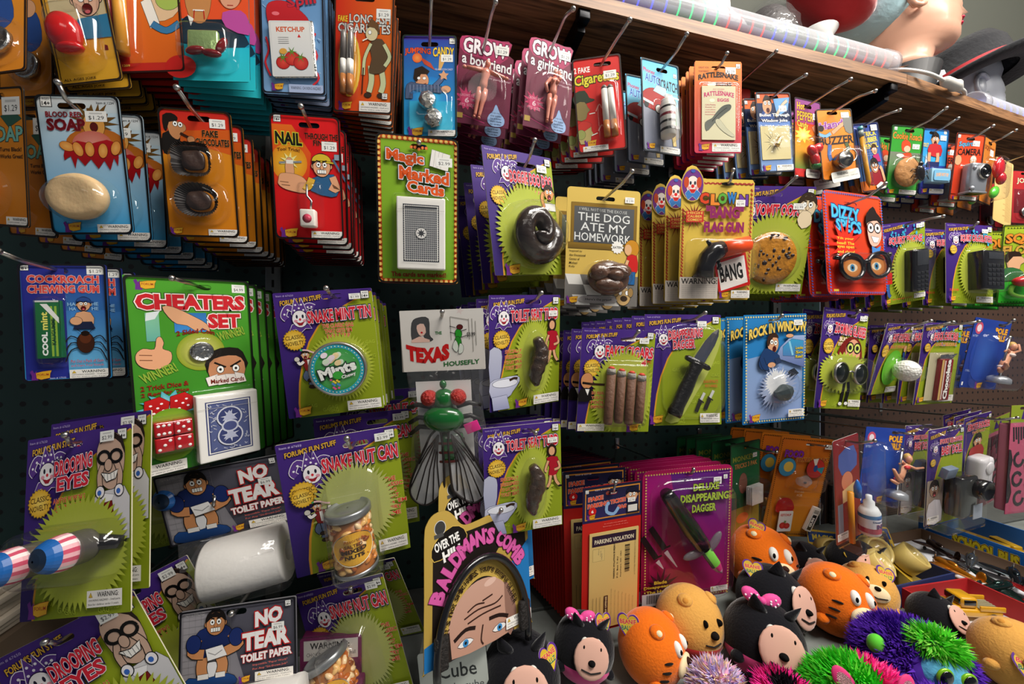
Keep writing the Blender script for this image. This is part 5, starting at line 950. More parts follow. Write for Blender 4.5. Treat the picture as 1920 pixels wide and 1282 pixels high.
c.done(); m = MB(); m.tube([(0, 0, 0), (.045, 0, .0115)], [.0125, .0125], 22, 'ee4f16'); m.tube([(.045, 0, .0115), (.0455, 0, .0116)], [.009, .009], 14, '2a1208'); solidp(c, 'orange_barrel', m, PAINT, c.P(.5, .6, .0135)); m = MB()
m.tube([(.012, 0, .003), (-.001, 0, -.001), (-.012, 0, -.012), (-.016, 0, -.026), (-.018, 0, -.043)], [.0135, .0155, .0145, .0135, .0155], 16); m.tube([(-.008, 0, .009), (-.014, 0, .016)], [.004, .0028], 8); m.tube([(.006, 0, -.016), (.009, 0, -.024), (.006, 0, -.03)], [.003, .003, .002], 6); solidp(c, 'black_grip', m, mat('black_plastic', '131214', .2, coat=.4), c.P(.42, .6, .0135)); c.blister(.1, .5, .99, .84, .028, .2); c.hook(.055, .62, .045, 'steel peg hook carrying the yellow clown cards'); c.copies(4, .03, 'yellow clown card', dx=-.006, full=4, jit=.003, deep=4)
# vomit
c = Card('vomit', 'lime and purple card with a round yellow brown speckled rubber puddle')
A = forum(c, slot=(.42, .075, .24), head=(.12, .22, .09), seal=False); title(A, 'VOMIT OOPS', .17, .16, .82, .27, b=.05); A.txt('SORRY I BROUGHT IT UP', .22, .31, .75, .35, 'd83a30', o='f0e8b0', ow=.02); A.rays(.5, .63, .5, .5); A.face(.9, .18, .12, 'e0cba6', '3a2a18', 'flat'); A.poly([(.78, .3), (.84, .22), (.96, .24), (.98, .34), (.86, .38)], 'e6d2b0', sm=2, ol='222'); A.price(.78, .18, '$2.99', .16, hh=.055); A.warn(.6, .9, .96, .97)
c.done(); m = MB(); m.lathe([(.001, 0), (.046, 0), (.0475, .002), (.046, .0045), (.03, .006), (.001, .0065)], 40)
rv = random.Random(9); mb2 = MB()
m.xf(front().to_4x4()); pm = mat('amber_rubber', 'b87a20', .25, coat=.4, bump=(80, .8), var=.35); solidp(c, 'rubber_puddle', m, pm, c.P(.47, .66, .002))
for i in range(34): a, r = rv.random()*6.28, .042*math.sqrt(rv.random()); mb2.ell((r*math.cos(a), -.0072, r*math.sin(a)), (.0015+.003*rv.random(), .0014, .0015+.0025*rv.random()), 8, 5)
o = solidp(c, 'dark_chunks', mb2, mat('dark_chunks', '2a1710', .4), c.P(.47, .66, .001)); o['kind'] = 'stuff'
c.blister(.06, .42, .9, .9, .014, .48, 'ell'); hookl(c, 'the speckled puddle card', .055); c.copies(4, .018, 'lime puddle card', dx=.004)
# dizzy specs
c = Card('dizzy', 'red card with a blue stitched border and black glasses with printed eyes')
A = c.art(slot=(.45, .115, .22), base='d8481c', c2='d8361c', edge='3a5aa8', r=.012, back='a89a90'); A.rect(.03, .025, .97, .975, 'd84a1c', 'c8241c', 'e')
for i in range(30): A.line([(.04+.031*i, .012), (.05+.031*i, .03)], .014, '3a6ac0'); A.line([(.04+.031*i, .97), (.05+.031*i, .988)], .014, '3a6ac0')
for i in range(34): A.line([(.012, .03+.028*i), (.035, .04+.028*i)], .014, '3a6ac0'); A.line([(.965, .03+.028*i), (.988, .04+.028*i)], .014, '3a6ac0')
A.txt('DIZZY', .1, .15, .56, .28, '4ab8e0', o='1a2a6a', ow=.05, b=.045, slope=-.03); A.txt('SPECS', .16, .28, .58, .4, '4ab8e0', o='1a2a6a', ow=.05, b=.045, slope=-.02); A.star(.3, .52, .3, .12, 14, 'e02a1a', jit=.6); A.star(.3, .52, .2, .13, 14, 'd8301c')
for i, t in enumerate(('Tilt your', 'head! The', 'eyes open', 'and close!')): A.txt(t, .16, .45+.042*i, .44, .478+.042*i, 'f0d840', b=.01)
A.poly([(.7, .46), (.68, .3), (.76, .24), (.9, .26), (.93, .4), (.86, .5), (.76, .52)], 'e8b4a0', sm=3, ol='2a1010'); A.poly([(.66, .3), (.68, .2), (.8, .12), (.86, .18), (.94, .24), (.94, .32), (.86, .26), (.72, .28)], '221713', sm=2); A.limb([(.7, .33), (.8, .34)], .02, '111'); 
for x in (.74, .86): A.ell(x, .335, .05, .05, 'f0e4e0', ol='111', ow=.012); A.ell(x, .335, .02, .02, '333')
A.poly([(.74, .42), (.88, .43), (.84, .48), (.78, .48)], 'f8f6f0', ol='111'); A.poly([(.74, .52), (.82, .54), (.9, .51), (.86, .62), (.8, .58), (.74, .62)], '4a8ad0', ol='222'); A.rect(.06, .95, .14, .97, 'c9a83a')
c.done()
fr = MB(); ln = []
for d, x in ((-1, -.034), (1, .034)):
    pts = [(x+.031*math.cos(a)*(1+.12*math.copysign(1, math.cos(a))*d), -.0, (.021 if math.sin(a) > 0 else .022)*math.sin(a)+.004*d*0+ .0045*max(0, d*math.cos(a))*max(0, math.sin(a))*2) for a in [2*PI*i/26 for i in range(26)]]
    fr.tube(pts, .0038, 8, None, True, True); ln.append(pts)
fr.tube([(-.006, 0, .006), (0, -.002, .009), (.006, 0, .006)], .004, 8); fr.tube([(-.07, 0, .017), (-.078, .003, .019)], .004, 8); fr.tube([(.07, 0, .017), (.08, .004, .021)], .004, 8)
at = c.P(.52, .73, .012); solidp(c, 'glasses_frame', fr, mat('black_plastic', '131214', .2, coat=.4), at, Matrix.Rotation(R(-4), 3, 'Y'))
for k, x in ((0, -.034), (1, .034)):
    P = Art(.058, .04, base='8a4a1c', edge='5a2a10', r=.018); P.ell(.5, .5, .4, .3, 'a8622a', 'c98a4a'); P.ell(.5, .52, .24, .13, 'd9c0a0', ol='3a1d10'); P.ell(.5, .52, .11, .11, '3a7aa0'); P.ell(.5, .52, .05, .05, '111'); P.line([(.1, .2), (.5, .1), (.9, .25)], .06, '3a1d10', 3)
    o = P.build(c.o, 'printed_lens'); o.location = (at[0]+x, at[1]+.001, at[2]-.021+.0024*(1 if k else -1)); o.rotation_euler = (0, R(-4), 0)
c.blister(.14, .6, 1.0, .87, .02, .2); hookl(c, 'the red glasses card', .055); c.copies(4, .024, 'red glasses card', dx=-.006, thin=.014)
# squirt phone
c = Card('phone', 'lime and purple card with a long black toy handset and water splashes')
A = forum(c, slot=(.5, .05, .24), seal=False, head=(.02, .2, .05)); 
rs = random.Random(12)
for i in range(40): u, v = .2+.75*rs.random(), .04+.26*rs.random(); A.ell(u, v, .012+.02*rs.random(), .012+.02*rs.random(), '3ab0d8', n=7)
title(A, 'SQUIRT PHONE', .14, .17, .9, .27); A.rays(.62, .6, .36, .46); A.face(.12, .5, .07, 'd9a27a', '1a1a1a', 'smile'); A.poly([(.04, .6), (.2, .6), (.2, .74), (.06, .74)], 'c8241c', ol='222'); A.limb([(.1, .74), (.12, .86), (.16, .9)], .06, '3a5a9a'); A.logo(.1, .95, .14); A.warn(.7, .9, .97, .96); A.txt('FLIPS OPEN AND SQUIRTS', .2, .93, .66, .95, 'd83a30', b=.01); A.price(.82, .06, '$2.99', .14, hh=.05)
BLK = mat('black_plastic', '131214', .2, coat=.4); GREY = mat('smoke_grey_plastic', '34363a', .2, coat=.3)
c.done(); m = MB(); m.box((0, 0, 0), (.044, .017, .085), .004); solidp(c, 'handset', m, BLK, c.P(.66, .61, .0105)); m = MB(); m.box((0, 0, 0), (.032, .001, .03), .0004); solidp(c, 'screen', m, GREY, c.P(.68, .46, .0193)); m = MB()
for i in range(3):
    for j in range(5): m.box((-.011+.011*i, 0, -.004-.0085*j), (.008, .0012, .005), .0005)
solidp(c, 'keypad', m, mat('key_grey', '1f2023', .35), c.P(.68, .62, .0193)); c.blister(.42, .32, .96, .88, .024, .12); hookl(c, 'the black handset card', .06); c.copies(4, .026, 'lime handset card', dx=-.004)
# squirt calculator
c = Card('calc', 'lime and purple card with a black toy calculator and water splashes')
A = forum(c, slot=(.5, .05, .24), head=(.2, .2, .08), seal=False)
for i in range(40): u, v = .4+.55*rs.random(), .05+.24*rs.random(); A.ell(u, v, .01+.02*rs.random(), .01+.02*rs.random(), '3ab0d8', n=7)
title(A, 'SQUIRT CALCULATOR', .28, .14, .96, .24, arc=.01); A.txt('DOESN\'T ADD UP!', .4, .27, .88, .3, 'd83a30', b=.01); A.seal(.13, .33, .07); A.rays(.62, .6, .33, .44); A.logo(.1, .94, .14); A.warn(.6, .91, .96, .985); A.txt('FILL AND AIM', .04, .82, .22, .85, 'd83a30', b=.01); A.price(.8, .08, '$2.99', .13, hh=.05)
c.done(); m = MB(); m.box((0, 0, 0), (.056, .026, .08), .003); solidp(c, 'calculator_body', m, BLK, c.P(.64, .6, .015)); m = MB(); m.box((0, 0, 0), (.038, .001, .014), .0004); solidp(c, 'display', m, GREY, c.P(.66, .43, .0285)); m = MB()
for i in range(4):
    for j in range(5): m.box((-.0165+.011*i, 0, -.0095*j), (.0085, .0016, .0065), .0006)
solidp(c, 'keys', m, mat('key_grey', '1f2023', .35), c.P(.66, .55, .0286)); c.blister(.37, .33, .94, .87, .031, .08); hookl(c, 'the black calculator card', .06); c.copies(4, .034, 'lime calculator card', dx=-.007, full=3, thin=.014)
# squirt flower
c = Card('flower', 'green card with a red squirting balloon, cut by the edge of the view')
A = c.art(slot=(.5, .05, .24), base='a8b82a', c2='2fae2a', edge='2a3a14', r=.002); A.rect(.04, .08, .98, .62, '9fb428', '8aa824'); A.rect(.02, .62, .98, .98, '2fae2a', '36b830')
for i in range(20): A.poly([(.06+.044*i, .05), (.08+.044*i, .03), (.1+.044*i, .05)], '3a4a14'); A.poly([(.06+.044*i, .97), (.08+.044*i, .985), (.1+.044*i, .97)], '1d5a18')
A.txt('SQUIRT', .05, .1, .8, .24, 'd8862a', o='3a1a10', b=.045, slope=.03); A.txt('FLOWER', .02, .25, .8, .37, 'c89a3a', o='3a1a10', b=.045, slope=.03); A.poly([(.1, .5), (.08, .4), (.18, .36), (.3, .4), (.36, .46), (.3, .5), (.28, .56), (.14, .56)], 'd9a880', sm=3, ol='222'); A.poly([(.06, .42), (.1, .34), (.26, .34), (.3, .4), (.18, .4), (.1, .48)], '2a1a10', sm=2); A.poly([(.0, .62), (.1, .54), (.28, .56), (.36, .64), (.2, .7), (.0, .7)], '2f6a3a', sm=2, ol='222'); A.poly([(.4, .52), (.6, .5), (.62, .6), (.42, .6)], '3a6ac0', ol='222')
c.done(); m = MB(); m.ell((0, 0, 0), (.024, .014, .012), 18, 12); solidp(c, 'red_bulb', m, mat('red_rubber', 'c01824', .25, coat=.4), c.P(.28, .72, .016)); m = MB(); m.tube(smoothpath([(-.02, 0, -.006), (-.022, 0, -.022), (0, 0, -.03), (.03, 0, -.026), (.045, 0, -.006)], 6, False), .004, 8); solidp(c, 'green_tube', m, mat('green_hose', '8ac84a', .3, trans=.3), c.P(.3, .74, .01)); c.blister(.04, .6, .9, .93, .03, .4); hookl(c, 'the green squirting bulb card', .05); c.copies(2, .042, 'green squirting bulb card')
# ------------------------------------------------------------------ third row
c = Card('gum', 'dark blue card with a green gum packet beside a cartoon cockroach')
A = c.art(slot=(.4, .06, .3), base='2a2f86', c2='3a9ad8', edge='15151c', r=.003, back='3a3a46'); A.rect(.02, .02, .5, .98, '2a2f8a', '27308e'); A.rect(.5, .4, .98, .96, '3a78c0', '6ab8e0'); A.age(.06, .03, .1, '8+'); A.price(.86, .05, '$1.29', .2, hh=.075)
A.txt('COCKROACH', .08, .095, .9, .165, 'd8504a', o='f0d8d0', ow=.03, b=.05, slope=-.005); A.txt('CHEWING GUM', .08, .18, .9, .25, 'd8504a', o='f0d8d0', ow=.03, b=.05)
A.txt('HA', .52, .33, .62, .36, '8ab8e0', b=.03); A.txt('HA', .54, .37, .62, .4, '8ab8e0', b=.03); A.txt('HE', .8, .33, .88, .36, '8ab8e0', b=.03); A.txt('HE', .8, .37, .88, .4, '8ab8e0', b=.03)
A.face(.71, .35, .075, 'd9a27a', '1a120e', 'open', cap='2a4a8a'); A.poly([(.63, .42), (.79, .42), (.82, .52), (.6, .52)], 'd9a27a', sm=2, ol='222'); A.poly([(.62, .5), (.8, .5), (.84, .56), (.58, .56)], '1c2440', ol='111'); A.ell(.62, .49, .07, .06, 'd9a27a', ol='222')
for d in (-1, 1):
    for k in range(3): A.line([(.72+.05*d, .66+.03*k), (.72+.17*d, .62+.06*k), (.72+.24*d, .68+.08*k)], .014, '1c0f08', 3)
    A.line([(.72+.03*d, .6), (.72+.1*d, .56)], .008, '1c0f08')
A.ell(.72, .68, .1, .15, '3a1d10', ol='120806'); A.ell(.72, .64, .07, .08, '5a2c16'); A.ell(.72, .6, .05, .04, '1c0f08')
A.txt('Put Out a Pack of Gum', .54, .825, .92, .85, 'c83a30', b=.01); A.txt('and Scare Your Friends', .54, .865, .92, .885, 'c83a30', b=.01); A.warn(.52, .91, .99, .985); A.logo(.2, .94, .24); A.txt('Item # 17522', .3, .965, .48, .98, 'd0d8f0', b=0)
c.done(); P = Art(.0195, .062, base='1f6a3a', c2='145a30', edge='0f3a20', r=.0006); P.rect(.62, .1, .9, .97, '8ab03a'); P.rect(.72, .1, .8, .97, '1f6a3a'); P.poly([(.2, .06), (.5, .06), (.98, .3), (.98, .4)], 'e6e6e2'); P.txt('COOL', -.3, .71, 1.0, .79, 'f0f2ee', b=.05, rot=90); P.txt('mint', -.13, .31, .85, .4, 'e6e06a', b=.03, rot=90); P.txt('KAUGUMMI', .02, .52, 1.45, .575, '12351f', b=.02, rot=90); P.rect(0, 0, 1, .03, 'c8cac8')
m = MB(); m.box((0, 0, 0), (.0195, .0065, .062), .0008); solidp(c, 'gum_packet', m, mat('gum_green', '186034', .35), c.P(.36, .56, .0045), Matrix.Rotation(R(-1), 3, 'Y')); o = P.build(c.o, 'gum_label'); o.location = (c.X(.36), -.0079, c.Z(.56)-.031); c.blister(.22, .28, .52, .86, .014, .2); hookl(c, 'the dark blue gum card', .07); c.copies(2, .018, 'dark blue gum card', dx=.003)
# cheaters set
def deck_blue(c, u0, v0, u1, v1, dep, rot=0):
    m, B, at, dep = deck(c, u0, v0, u1, v1, dep, '3d4577', 'fff')
    B.rect(.19, .145, .81, .855, '56608f'); rd = random.Random(2)
    for i in range(90):
        x, y = rd.uniform(.2, .8), rd.uniform(.15, .85)
        if abs(x-.5) < .2 and abs(y-.5) < .3: continue
        B.line([(x, y), (x+.03*rd.uniform(-1, 1), y+.012), (x+.05*rd.uniform(-1, 1), y-.014)], .014, 'c6c9da', 2)
    for v in (.36, .64):
        B.ell(.5, v, .21, .21, 'd9dbe6'); B.ell(.5, v, .185, .185, '3a4274'); B.star(.5, v, .15, .05, 7, 'd3d6e4', rot=20); B.poly([(.38, v+.05), (.5, v-.1), (.62, v+.05)], 'b9bdd4')
    B.ell(.5, .5, .14, .12, 'c8cbdc'); B.ell(.5, .5, .11, .09, '4a5286'); B.line([(.02, .2), (.98, .2)], .006, 'bdb8b0'); deck_done(c, m, B, at, dep, rot)
c = Card('cheat', 'big green card with red dice, a nickel coin and a blue backed card deck')
A = c.art(slot=(.54, .045, .24), base='3f8a24', c2='2f6f1c', edge='0f150c', r=.004, back='3a4a30'); A.rect(.0, .0, 1, 1, '4a9a28', '2f7a20'); A.logo(.15, .04, .16); A.price(.9, .045, '$4.99', .12, hh=.045)
A.txt('CHEATERS', .07, .085, .95, .165, 'c8202a', o='f2e6dc', ow=.05, o2='1c120c', ow2=.08, b=.055); A.txt('SET', .61, .185, .9, .265, 'c8202a', o='f2e6dc', ow=.05, o2='1c120c', ow2=.08, b=.055)
A.rect(.34, .18, .6, .28, '2f6fb0', '3a8ad0'); A.poly([(.26, .15), (.34, .15), (.5, .2), (.6, .24), (.62, .28), (.56, .26), (.52, .28), (.44, .245), (.36, .235), (.3, .2)], 'dba37a', sm=2, ol='222'); A.rect(.13, .18, .23, .32, '8ac8a0', '5fa89a'); A.poly([(.14, .18), (.24, .17), (.2, .21), (.13, .22)], 'dfe8ea')
A.ell(.54, .385, .2, .2, '8a9a24', 'e8e27a', n=30); A.txt('2 Sided Coin', .35, .275, .66, .3, '8a2010', o='3a1208', ow=.015, arc=.012, rot=0); A.poly([(.05, .38), (.1, .355), (.18, .36), (.2, .31), (.23, .3), (.25, .33), (.24, .36), (.3, .38), (.29, .43), (.2, .46), (.1, .45), (.05, .42)], 'e3a57c', sm=3, ol='222'); A.line([(.07, .385), (.16, .39)], .008, '7a4a30'); A.line([(.07, .41), (.16, .415)], .008, '7a4a30')
A.txt('WINNER!', .68, .27, .93, .32, '8fae3a', b=.03, rot=16); A.txt('WINNER!', .06, .455, .34, .505, '8fae3a', b=.03, rot=22); A.txt('2 Trick Dice &', .06, .535, .42, .56, '8a2010', b=.03, slope=.008); A.txt('2 Regular Dice', .06, .57, .42, .595, '8a2010', b=.03, slope=.008)
A.poly([(.58, .5), (.6, .41), (.7, .375), (.86, .38), (.92, .43), (.92, .5)], '1c1612', sm=2, ol='0c0806'); A.poly([(.6, .54), (.6, .45), (.7, .42), (.84, .42), (.91, .46), (.9, .54), (.76, .57)], 'c98a62', sm=2, ol='222'); A.line([(.64, .45), (.74, .48)], .02, '1c120c'); A.line([(.88, .45), (.78, .48)], .02, '1c120c'); A.eye(.69, .49, .03); A.eye(.83, .49, .03)
for k in range(4): A.poly([(.56+.085*k, .53-.006*k), (.66+.08*k, .515+.004*k), (.68+.08*k, .57), (.58+.085*k, .575)], 'f0e6e0', ol='777', ow=.003)
A.txt('Marked Cards', .6, .54, .9, .565, '7a2010', b=.03); A.star(.26, .655, .24, .15, 14, '4ab0c0', 'a8e0e0', asp=.7)
for x, y, rt in ((.17, .65, 12), (.36, .64, -2)): A.poly([(x-.09, y-.035), (x+.02, y-.05), (x+.09, y-.02), (x+.07, y+.04), (x-.03, y+.055), (x-.1, y+.02)], 'c81c1c', 'a01414', ol='3a0808'); [A.ell(x+a, y+b, .012, .01, 'f8f0f0', n=8) for a, b in ((-.05, -.01), (0, .005), (.04, .02), (-.03, .03), (.03, -.015))]
A.ell(.26, .8, .22, .27, '6a9a24', 'b0b83a', n=26); A.warn(.02, .935, .36, .99)
c.done(); m = MB(); m.lathe([(.001, 0), (.0118, 0), (.0118, .0018), (.0108, .0022), (.0105, .0018), (.006, .0021), (.001, .0026)], 36); solidp(c, 'nickel_coin', m, mat('nickel_coin'), c.P(.54, .385, .002), front()); c.blister(.4, .32, .68, .45, .007, .48, 'ell')
RED = mat('red_dice', 'b3141c', .12, coat=.5); WH = mat('white_pip', 'f2efec', .4)
dz = [(-.0085, .0095, 6), (.0085, .0095, 5), (-.0085, -.0085, 3), (.0085, -.0085, 4)]
for dx, dzz, nn in dz:
    m = MB(); m.box((0, 0, 0), (.0168, .016, .0168), .0018); d = solidp(c, 'red_die', m, RED, (c.X(.26)+dx, -.0095, c.Z(.795)+dzz)); p = MB(); p.smooth = True
    for px, pz in {6: [(-1, -1), (0, -1), (1, -1), (-1, 1), (0, 1), (1, 1)], 5: [(-1, -1), (1, -1), (0, 0), (-1, 1), (1, 1)], 3: [(-1, -1), (0, 0), (1, 1)], 4: [(-1, -1), (1, -1), (-1, 1), (1, 1)]}[nn]: p.ell((c.X(.26)+dx+px*.0046, -.0176, c.Z(.795)+dzz+pz*.0046), (.0017, .0006, .0017), 10, 5)
    p.build('pips', WH, d)
c.blister(.07, .7, .45, .89, .02, .1); deck_blue(c, .44, .615, .98, .97, .016); c.blister(.42, .6, .995, .985, .02, .05); c.hook(.05); c.hook(.05, label='steel peg hook carrying the big green dice and deck card'); c.copies(5, .031, 'big green dice card', dx=.003, full=0, jit=0, thin=.02)
# snake mint tin
def gagman(A, u, v, s):
    k = A.w/A.h
    A.limb([(u+s*.0, v+s*.55*k), (u-s*.25, v+s*.95*k), (u-s*.1, v+s*1.2*k)], s*.3, '5f6f8c'); A.limb([(u+s*.05, v+s*.5*k), (u+s*.12, v+s*1.1*k), (u+s*.02, v+s*1.55*k)], s*.3, '6a7a98'); A.ell(u-s*.02, v+s*1.25*k, s*.14, s*.1, '3a2416', ol='111'); A.ell(u+s*.08, v+s*1.68*k, s*.2, s*.1, '3a2416', ol='111')
    A.poly([(u-s*.25, v-s*.1*k), (u+s*.25, v-s*.15*k), (u+s*.32, v+s*.55*k), (u-s*.2, v+s*.58*k)], '8a2424', sm=2, ol='1c0c0c'); A.poly([(u-s*.06, v-s*.1*k), (u+s*.1, v-s*.1*k), (u+s*.14, v+s*.5*k), (u-s*.02, v+s*.5*k)], 'f0eee8')
    A.limb([(u-s*.25, v), (u-s*.5, v+s*.15*k), (u-s*.62, v-s*.1*k)], s*.17, 'efe9e4'); A.limb([(u+s*.25, v-s*.05*k), (u+s*.45, v-s*.1*k), (u+s*.5, v-s*.35*k)], s*.17, 'efe9e4'); A.ell(u-s*.64, v-s*.18*k, s*.15, s*.15, 'cfcac0', ol='222'); A.face(u-s*.12, v-s*.42*k, s*.22, 'd9a27a', '1c120c', 'open'); A.line([(u-s*.3, v-s*.75*k), (u, v-s*.72*k), (u+s*.35, v-s*.55*k), (u+s*.55, v-s*.5*k)], s*.1, 'e8c0c0', 3); A.ell(u-s*.32, v-s*.76*k, s*.08, s*.08, '3aa868')
c = Card('mint', 'lime and purple card with a round teal mint tin and a startled man')
A = forum(c, slot=(.58, .05, .22), head=(.24, .2, .105)); title(A, 'SNAKE MINT TIN', .31, .145, .97, .245, slope=.02)
for i, t in enumerate(('THE CLASSIC GAG', "THAT GETS 'EM", 'EVERY TIME')): A.txt(t, .45+.02*i, .265+.042*i, .77-.02*i, .3+.042*i, 'd84a40', o='f0e8b0', ow=.025, b=.03)
A.rays(.6, .62, .3, .33); gagman(A, .27, .55, .17); A.logo(.16, .945, .18); A.warn(.62, .905, .98, .985); A.price(.82, .06, '$1.99', .12, hh=.045)
c.done(); r = .0325; m = MB(); m.lathe([(r*.97, 0), (r*.97, .014), (r*1.02, .0145), (r*1.02, .019), (r, .0205), (r*.95, .0208), (r*.93, .0198), (.001, .0198)], 44, None); solidp(c, 'tin', m, mat('brushed_tin', 'b9b6ae', .28, .9), c.P(.6, .62, .002), front())
P = Art(.06, .06, base='2f8a9a', r=.0299); P.m.v = []; P.m.f = []; P.m.c = []; P.m.sm = []; P.k = 0; P.ell(.5, .5, .5, .5, '2f9ab0', '58b8c8', n=44); P.ell(.5, .5, .43, .43, '3a9a4a', '6ab86a', n=36)
for i in range(44): a = 2*PI*i/44; P.ell(.5+.465*math.cos(a), .5+.465*math.sin(a), .012, .012, 'f0e8c8', n=6)
for i in range(14): a = random.Random(i).random(); P.ell(.28+.3*((i*.37) % 1), .2+.18*((i*.61) % 1), .07, .055, ['f0e0ea', 'f2d8a0', 'd8e8d0'][i % 3], rot=30, n=12)
P.txt('Mints', .14, .4, .86, .62, 'f4f6f0', o='1a2c2a', ow=.06, b=.05, rot=14); P.ell(.5, .62, .1, .08, '3aa83a', ol='123a12'); P.txt('Chewy', .56, .6, .84, .69, 'f4f6f0', o='1a3a1a', ow=.03, b=.03, rot=14)
for i in range(12): P.ell(.36+.16*((i*.47) % 1), .7+.2*((i*.31) % 1), .025, .02, ['d84a8a', 'f0d040', '4a8ad8'][i % 3], n=8)
o = P.build(c.o, 'tin_label'); o.location = (c.X(.6), -.0222, c.Z(.62)-.03); c.blister(.3, .42, .9, .84, .025, .48, 'ell'); hookl(c, 'the mint tin card', .03); c.copies(6, .027, 'lime mint tin card', dx=.001, thin=.012)
# texas housefly: white header over a clear bag with a huge green fly
x, y, z, ya, pi, ro, w, h = PL['texas']; hh = .083; PL['texas_h'] = (x, y, z+h-hh, ya, pi, ro, w, hh)
c = Card('texas_h', 'clear bag with a giant green housefly under a white printed header', name='housefly_bag')
A = c.art(slot=None, base='e4e0da', c2='dcd6ce', edge='c9c4bc', r=.001, back='cfcac2'); A.star(.72, .03, .05, .02, 5, 'e0d0cc')
A.poly([(.13, .48), (.14, .2), (.22, .12), (.34, .14), (.34, .4), (.38, .48), (.3, .5), (.24, .3), (.22, .48)], '4a4a4c', sm=3, ol='111'); A.poly([(.2, .24), (.28, .22), (.3, .36), (.24, .42), (.2, .34)], 'e8c0b0', sm=2, ol='777', ow=.003); A.poly([(.12, .48), (.22, .42), (.34, .48), (.34, .52), (.12, .52)], 'e8c0b0', sm=1); A.ell(.25, .36, .014, .012, 'c8202a')
A.txt('THE', .41, .35, .49, .4, '2a7a3a', b=.03); A.txt('TEXAS', .05, .54, .57, .8, 'c81c1c', b=.07, slope=.0, arc=-.07); A.txt('HOUSEFLY', .49, .84, .93, .92, '2a6a34', b=.03, slope=.03)
for u0, v0, u1, v1 in ((.6, .12, .6, .5), (.82, .16, .82, .5), (.86, .16, .86, .7), (.6, .12, .82, .18), (.9, .2, .9, .6)): A.line([(u0, v0), (u1, v1)], .008, '9a968e')
A.ell(.69, .4, .04, .055, '2a9a2a', ol='0c2a0c'); A.ell(.68, .55, .04, .08, '2a8a2a', ol='0c2a0c'); A.ell(.71, .29, .035, .028, '5a1a1a', ol='111'); A.poly([(.65, .5), (.61, .62), (.66, .7), (.68, .6)], 'd9e0d4', ol='222', sm=2); A.poly([(.7, .56), (.68, .72), (.73, .7), (.74, .6)], 'd9e0d4', ol='222', sm=2)
for d, q in ((-1, .3), (-1, .4), (1, .36), (1, .46)): A.line([(.69+.03*d, q), (.69+.1*d, q-.03)], .008, '111')
A.txt('$3.99', .79, .38, .89, .46, '333', b=.02)
c.done(); L = h-hh
m = MB(); m.smooth = False; m.box((-.004, .005, -.098), (.076, .001, .165)); solidp(c, 'white_insert', m, mat('white_insert_card', 'f2f0ec', .6), (0, 0, 0))
G = mat('glossy_green', '0f5a22', .22, coat=.6, bump=(50, .15)); m = MB(); m.ell((0, -.004, -.058), (.0125, .011, .013), 18, 12); m.ell((0, -.004, -.040), (.004, .004, .005), 10, 6); m.ell((-.001, -.008, -.079), (.0225, .0135, .0155), 24, 14, None, Matrix.Rotation(R(4), 3, 'Y')); m.ell((0, -.002, -.098), (.003, .003, .008), 10, 6); m.lathe([(.001, 0), (.017, .004), (.018, .018), (.0165, .034), (.001, .037)], 24, None, True, Matrix.Translation((.002, -.004, -.133)) @ Matrix.Diagonal((1, .55, 1, 1))); solidp(c, 'fly_body', m, G, (0, 0, 0))
m = MB()
for i in range(3): m.lathe([(.0182, 0), (.0186, .0015), (.0182, .003)], 24, None, False, Matrix.Translation((.002, -.004, -.13+.011*i)) @ Matrix.Diagonal((1, .56, 1, 1)))
solidp(c, 'body_bands', m, mat('dark_red_band', '4a1410', .4), (0, 0, 0))
for d in (-1, 1): m = MB(); m.ell((.0155*d, -.006, -.055), (.0095, .009, .0095), 16, 12); solidp(c, 'compound_eye', m, mat('red_compound_eye', 'a8241c', .4, bump=(400, 1)), (0, 0, 0))
for i, (zz, q) in enumerate(((-.066, .012), (-.08, -.002), (-.09, -.014))):
    for d in (-1, 1): m = MB(); m.tube([(.014*d, -.004, zz), (.028*d, -.006, zz+.004-.001*i), (.04*d, -.002, zz-.004+q*.3)], [.0032, .0028, .0022], 8); solidp(c, 'leg', m, mat('black_rubber', '151514', .5), (0, 0, 0))
WING = clear_mat('clear_wing_film', (.95, .95, .95, 1), .15, 1.4, .42); VEIN = mat('wing_vein', '1c1413', .5)
for d in (-1, 1):
    P = [(.004*d, -.094), (.014*d, -.095), (.022*d, -.11), (.034*d, -.135), (.043*d, -.16), (.04*d, -.175), (.026*d, -.182), (.01*d, -.17), (.004*d, -.155)]
    sp = smoothpath(P, 5); m = MB(); m.smooth = False; m.add([(a, -.0135+.004*abs(a)/.04, b) for a, b in sp], [tuple(range(len(sp)))]); w_ = solidp(c, 'wing', m, WING, (0, 0, 0))
    v = MB(); v.tube([(a, -.0137+.004*abs(a)/.04, b) for a, b in sp], .0014, 5, None, True, True)
    for k, e in enumerate(((.01, -.165), (.018, -.178), (.027, -.18), (.036, -.174), (.042, -.16), (.03, -.13))): v.tube([(.007*d, -.0137, -.096), (d*(.007+(e[0]-.007)*.5+.002), -.0128, -.096+(e[1]+.096)*.5), (e[0]*d, -.0125, e[1])], .0008, 5)
    v.build('veins', VEIN, w_)
m = MB(); m.box((.03, -.012, -.089), (.016, .001, .012), .0004, None, Matrix.Rotation(R(-20), 3, 'Y')); solidp(c, 'pink_tag', m, mat('hot_pink', 'e0308a', .4), (0, 0, 0))
for k in c.o.children:
    if k.name.split('.')[0] not in ('backing_card', 'white_insert'): k.scale = (1.25, 1.15, 1.2); k.location = (-.003, 0, .03)
m = MB(); nx, nz = 14, 18
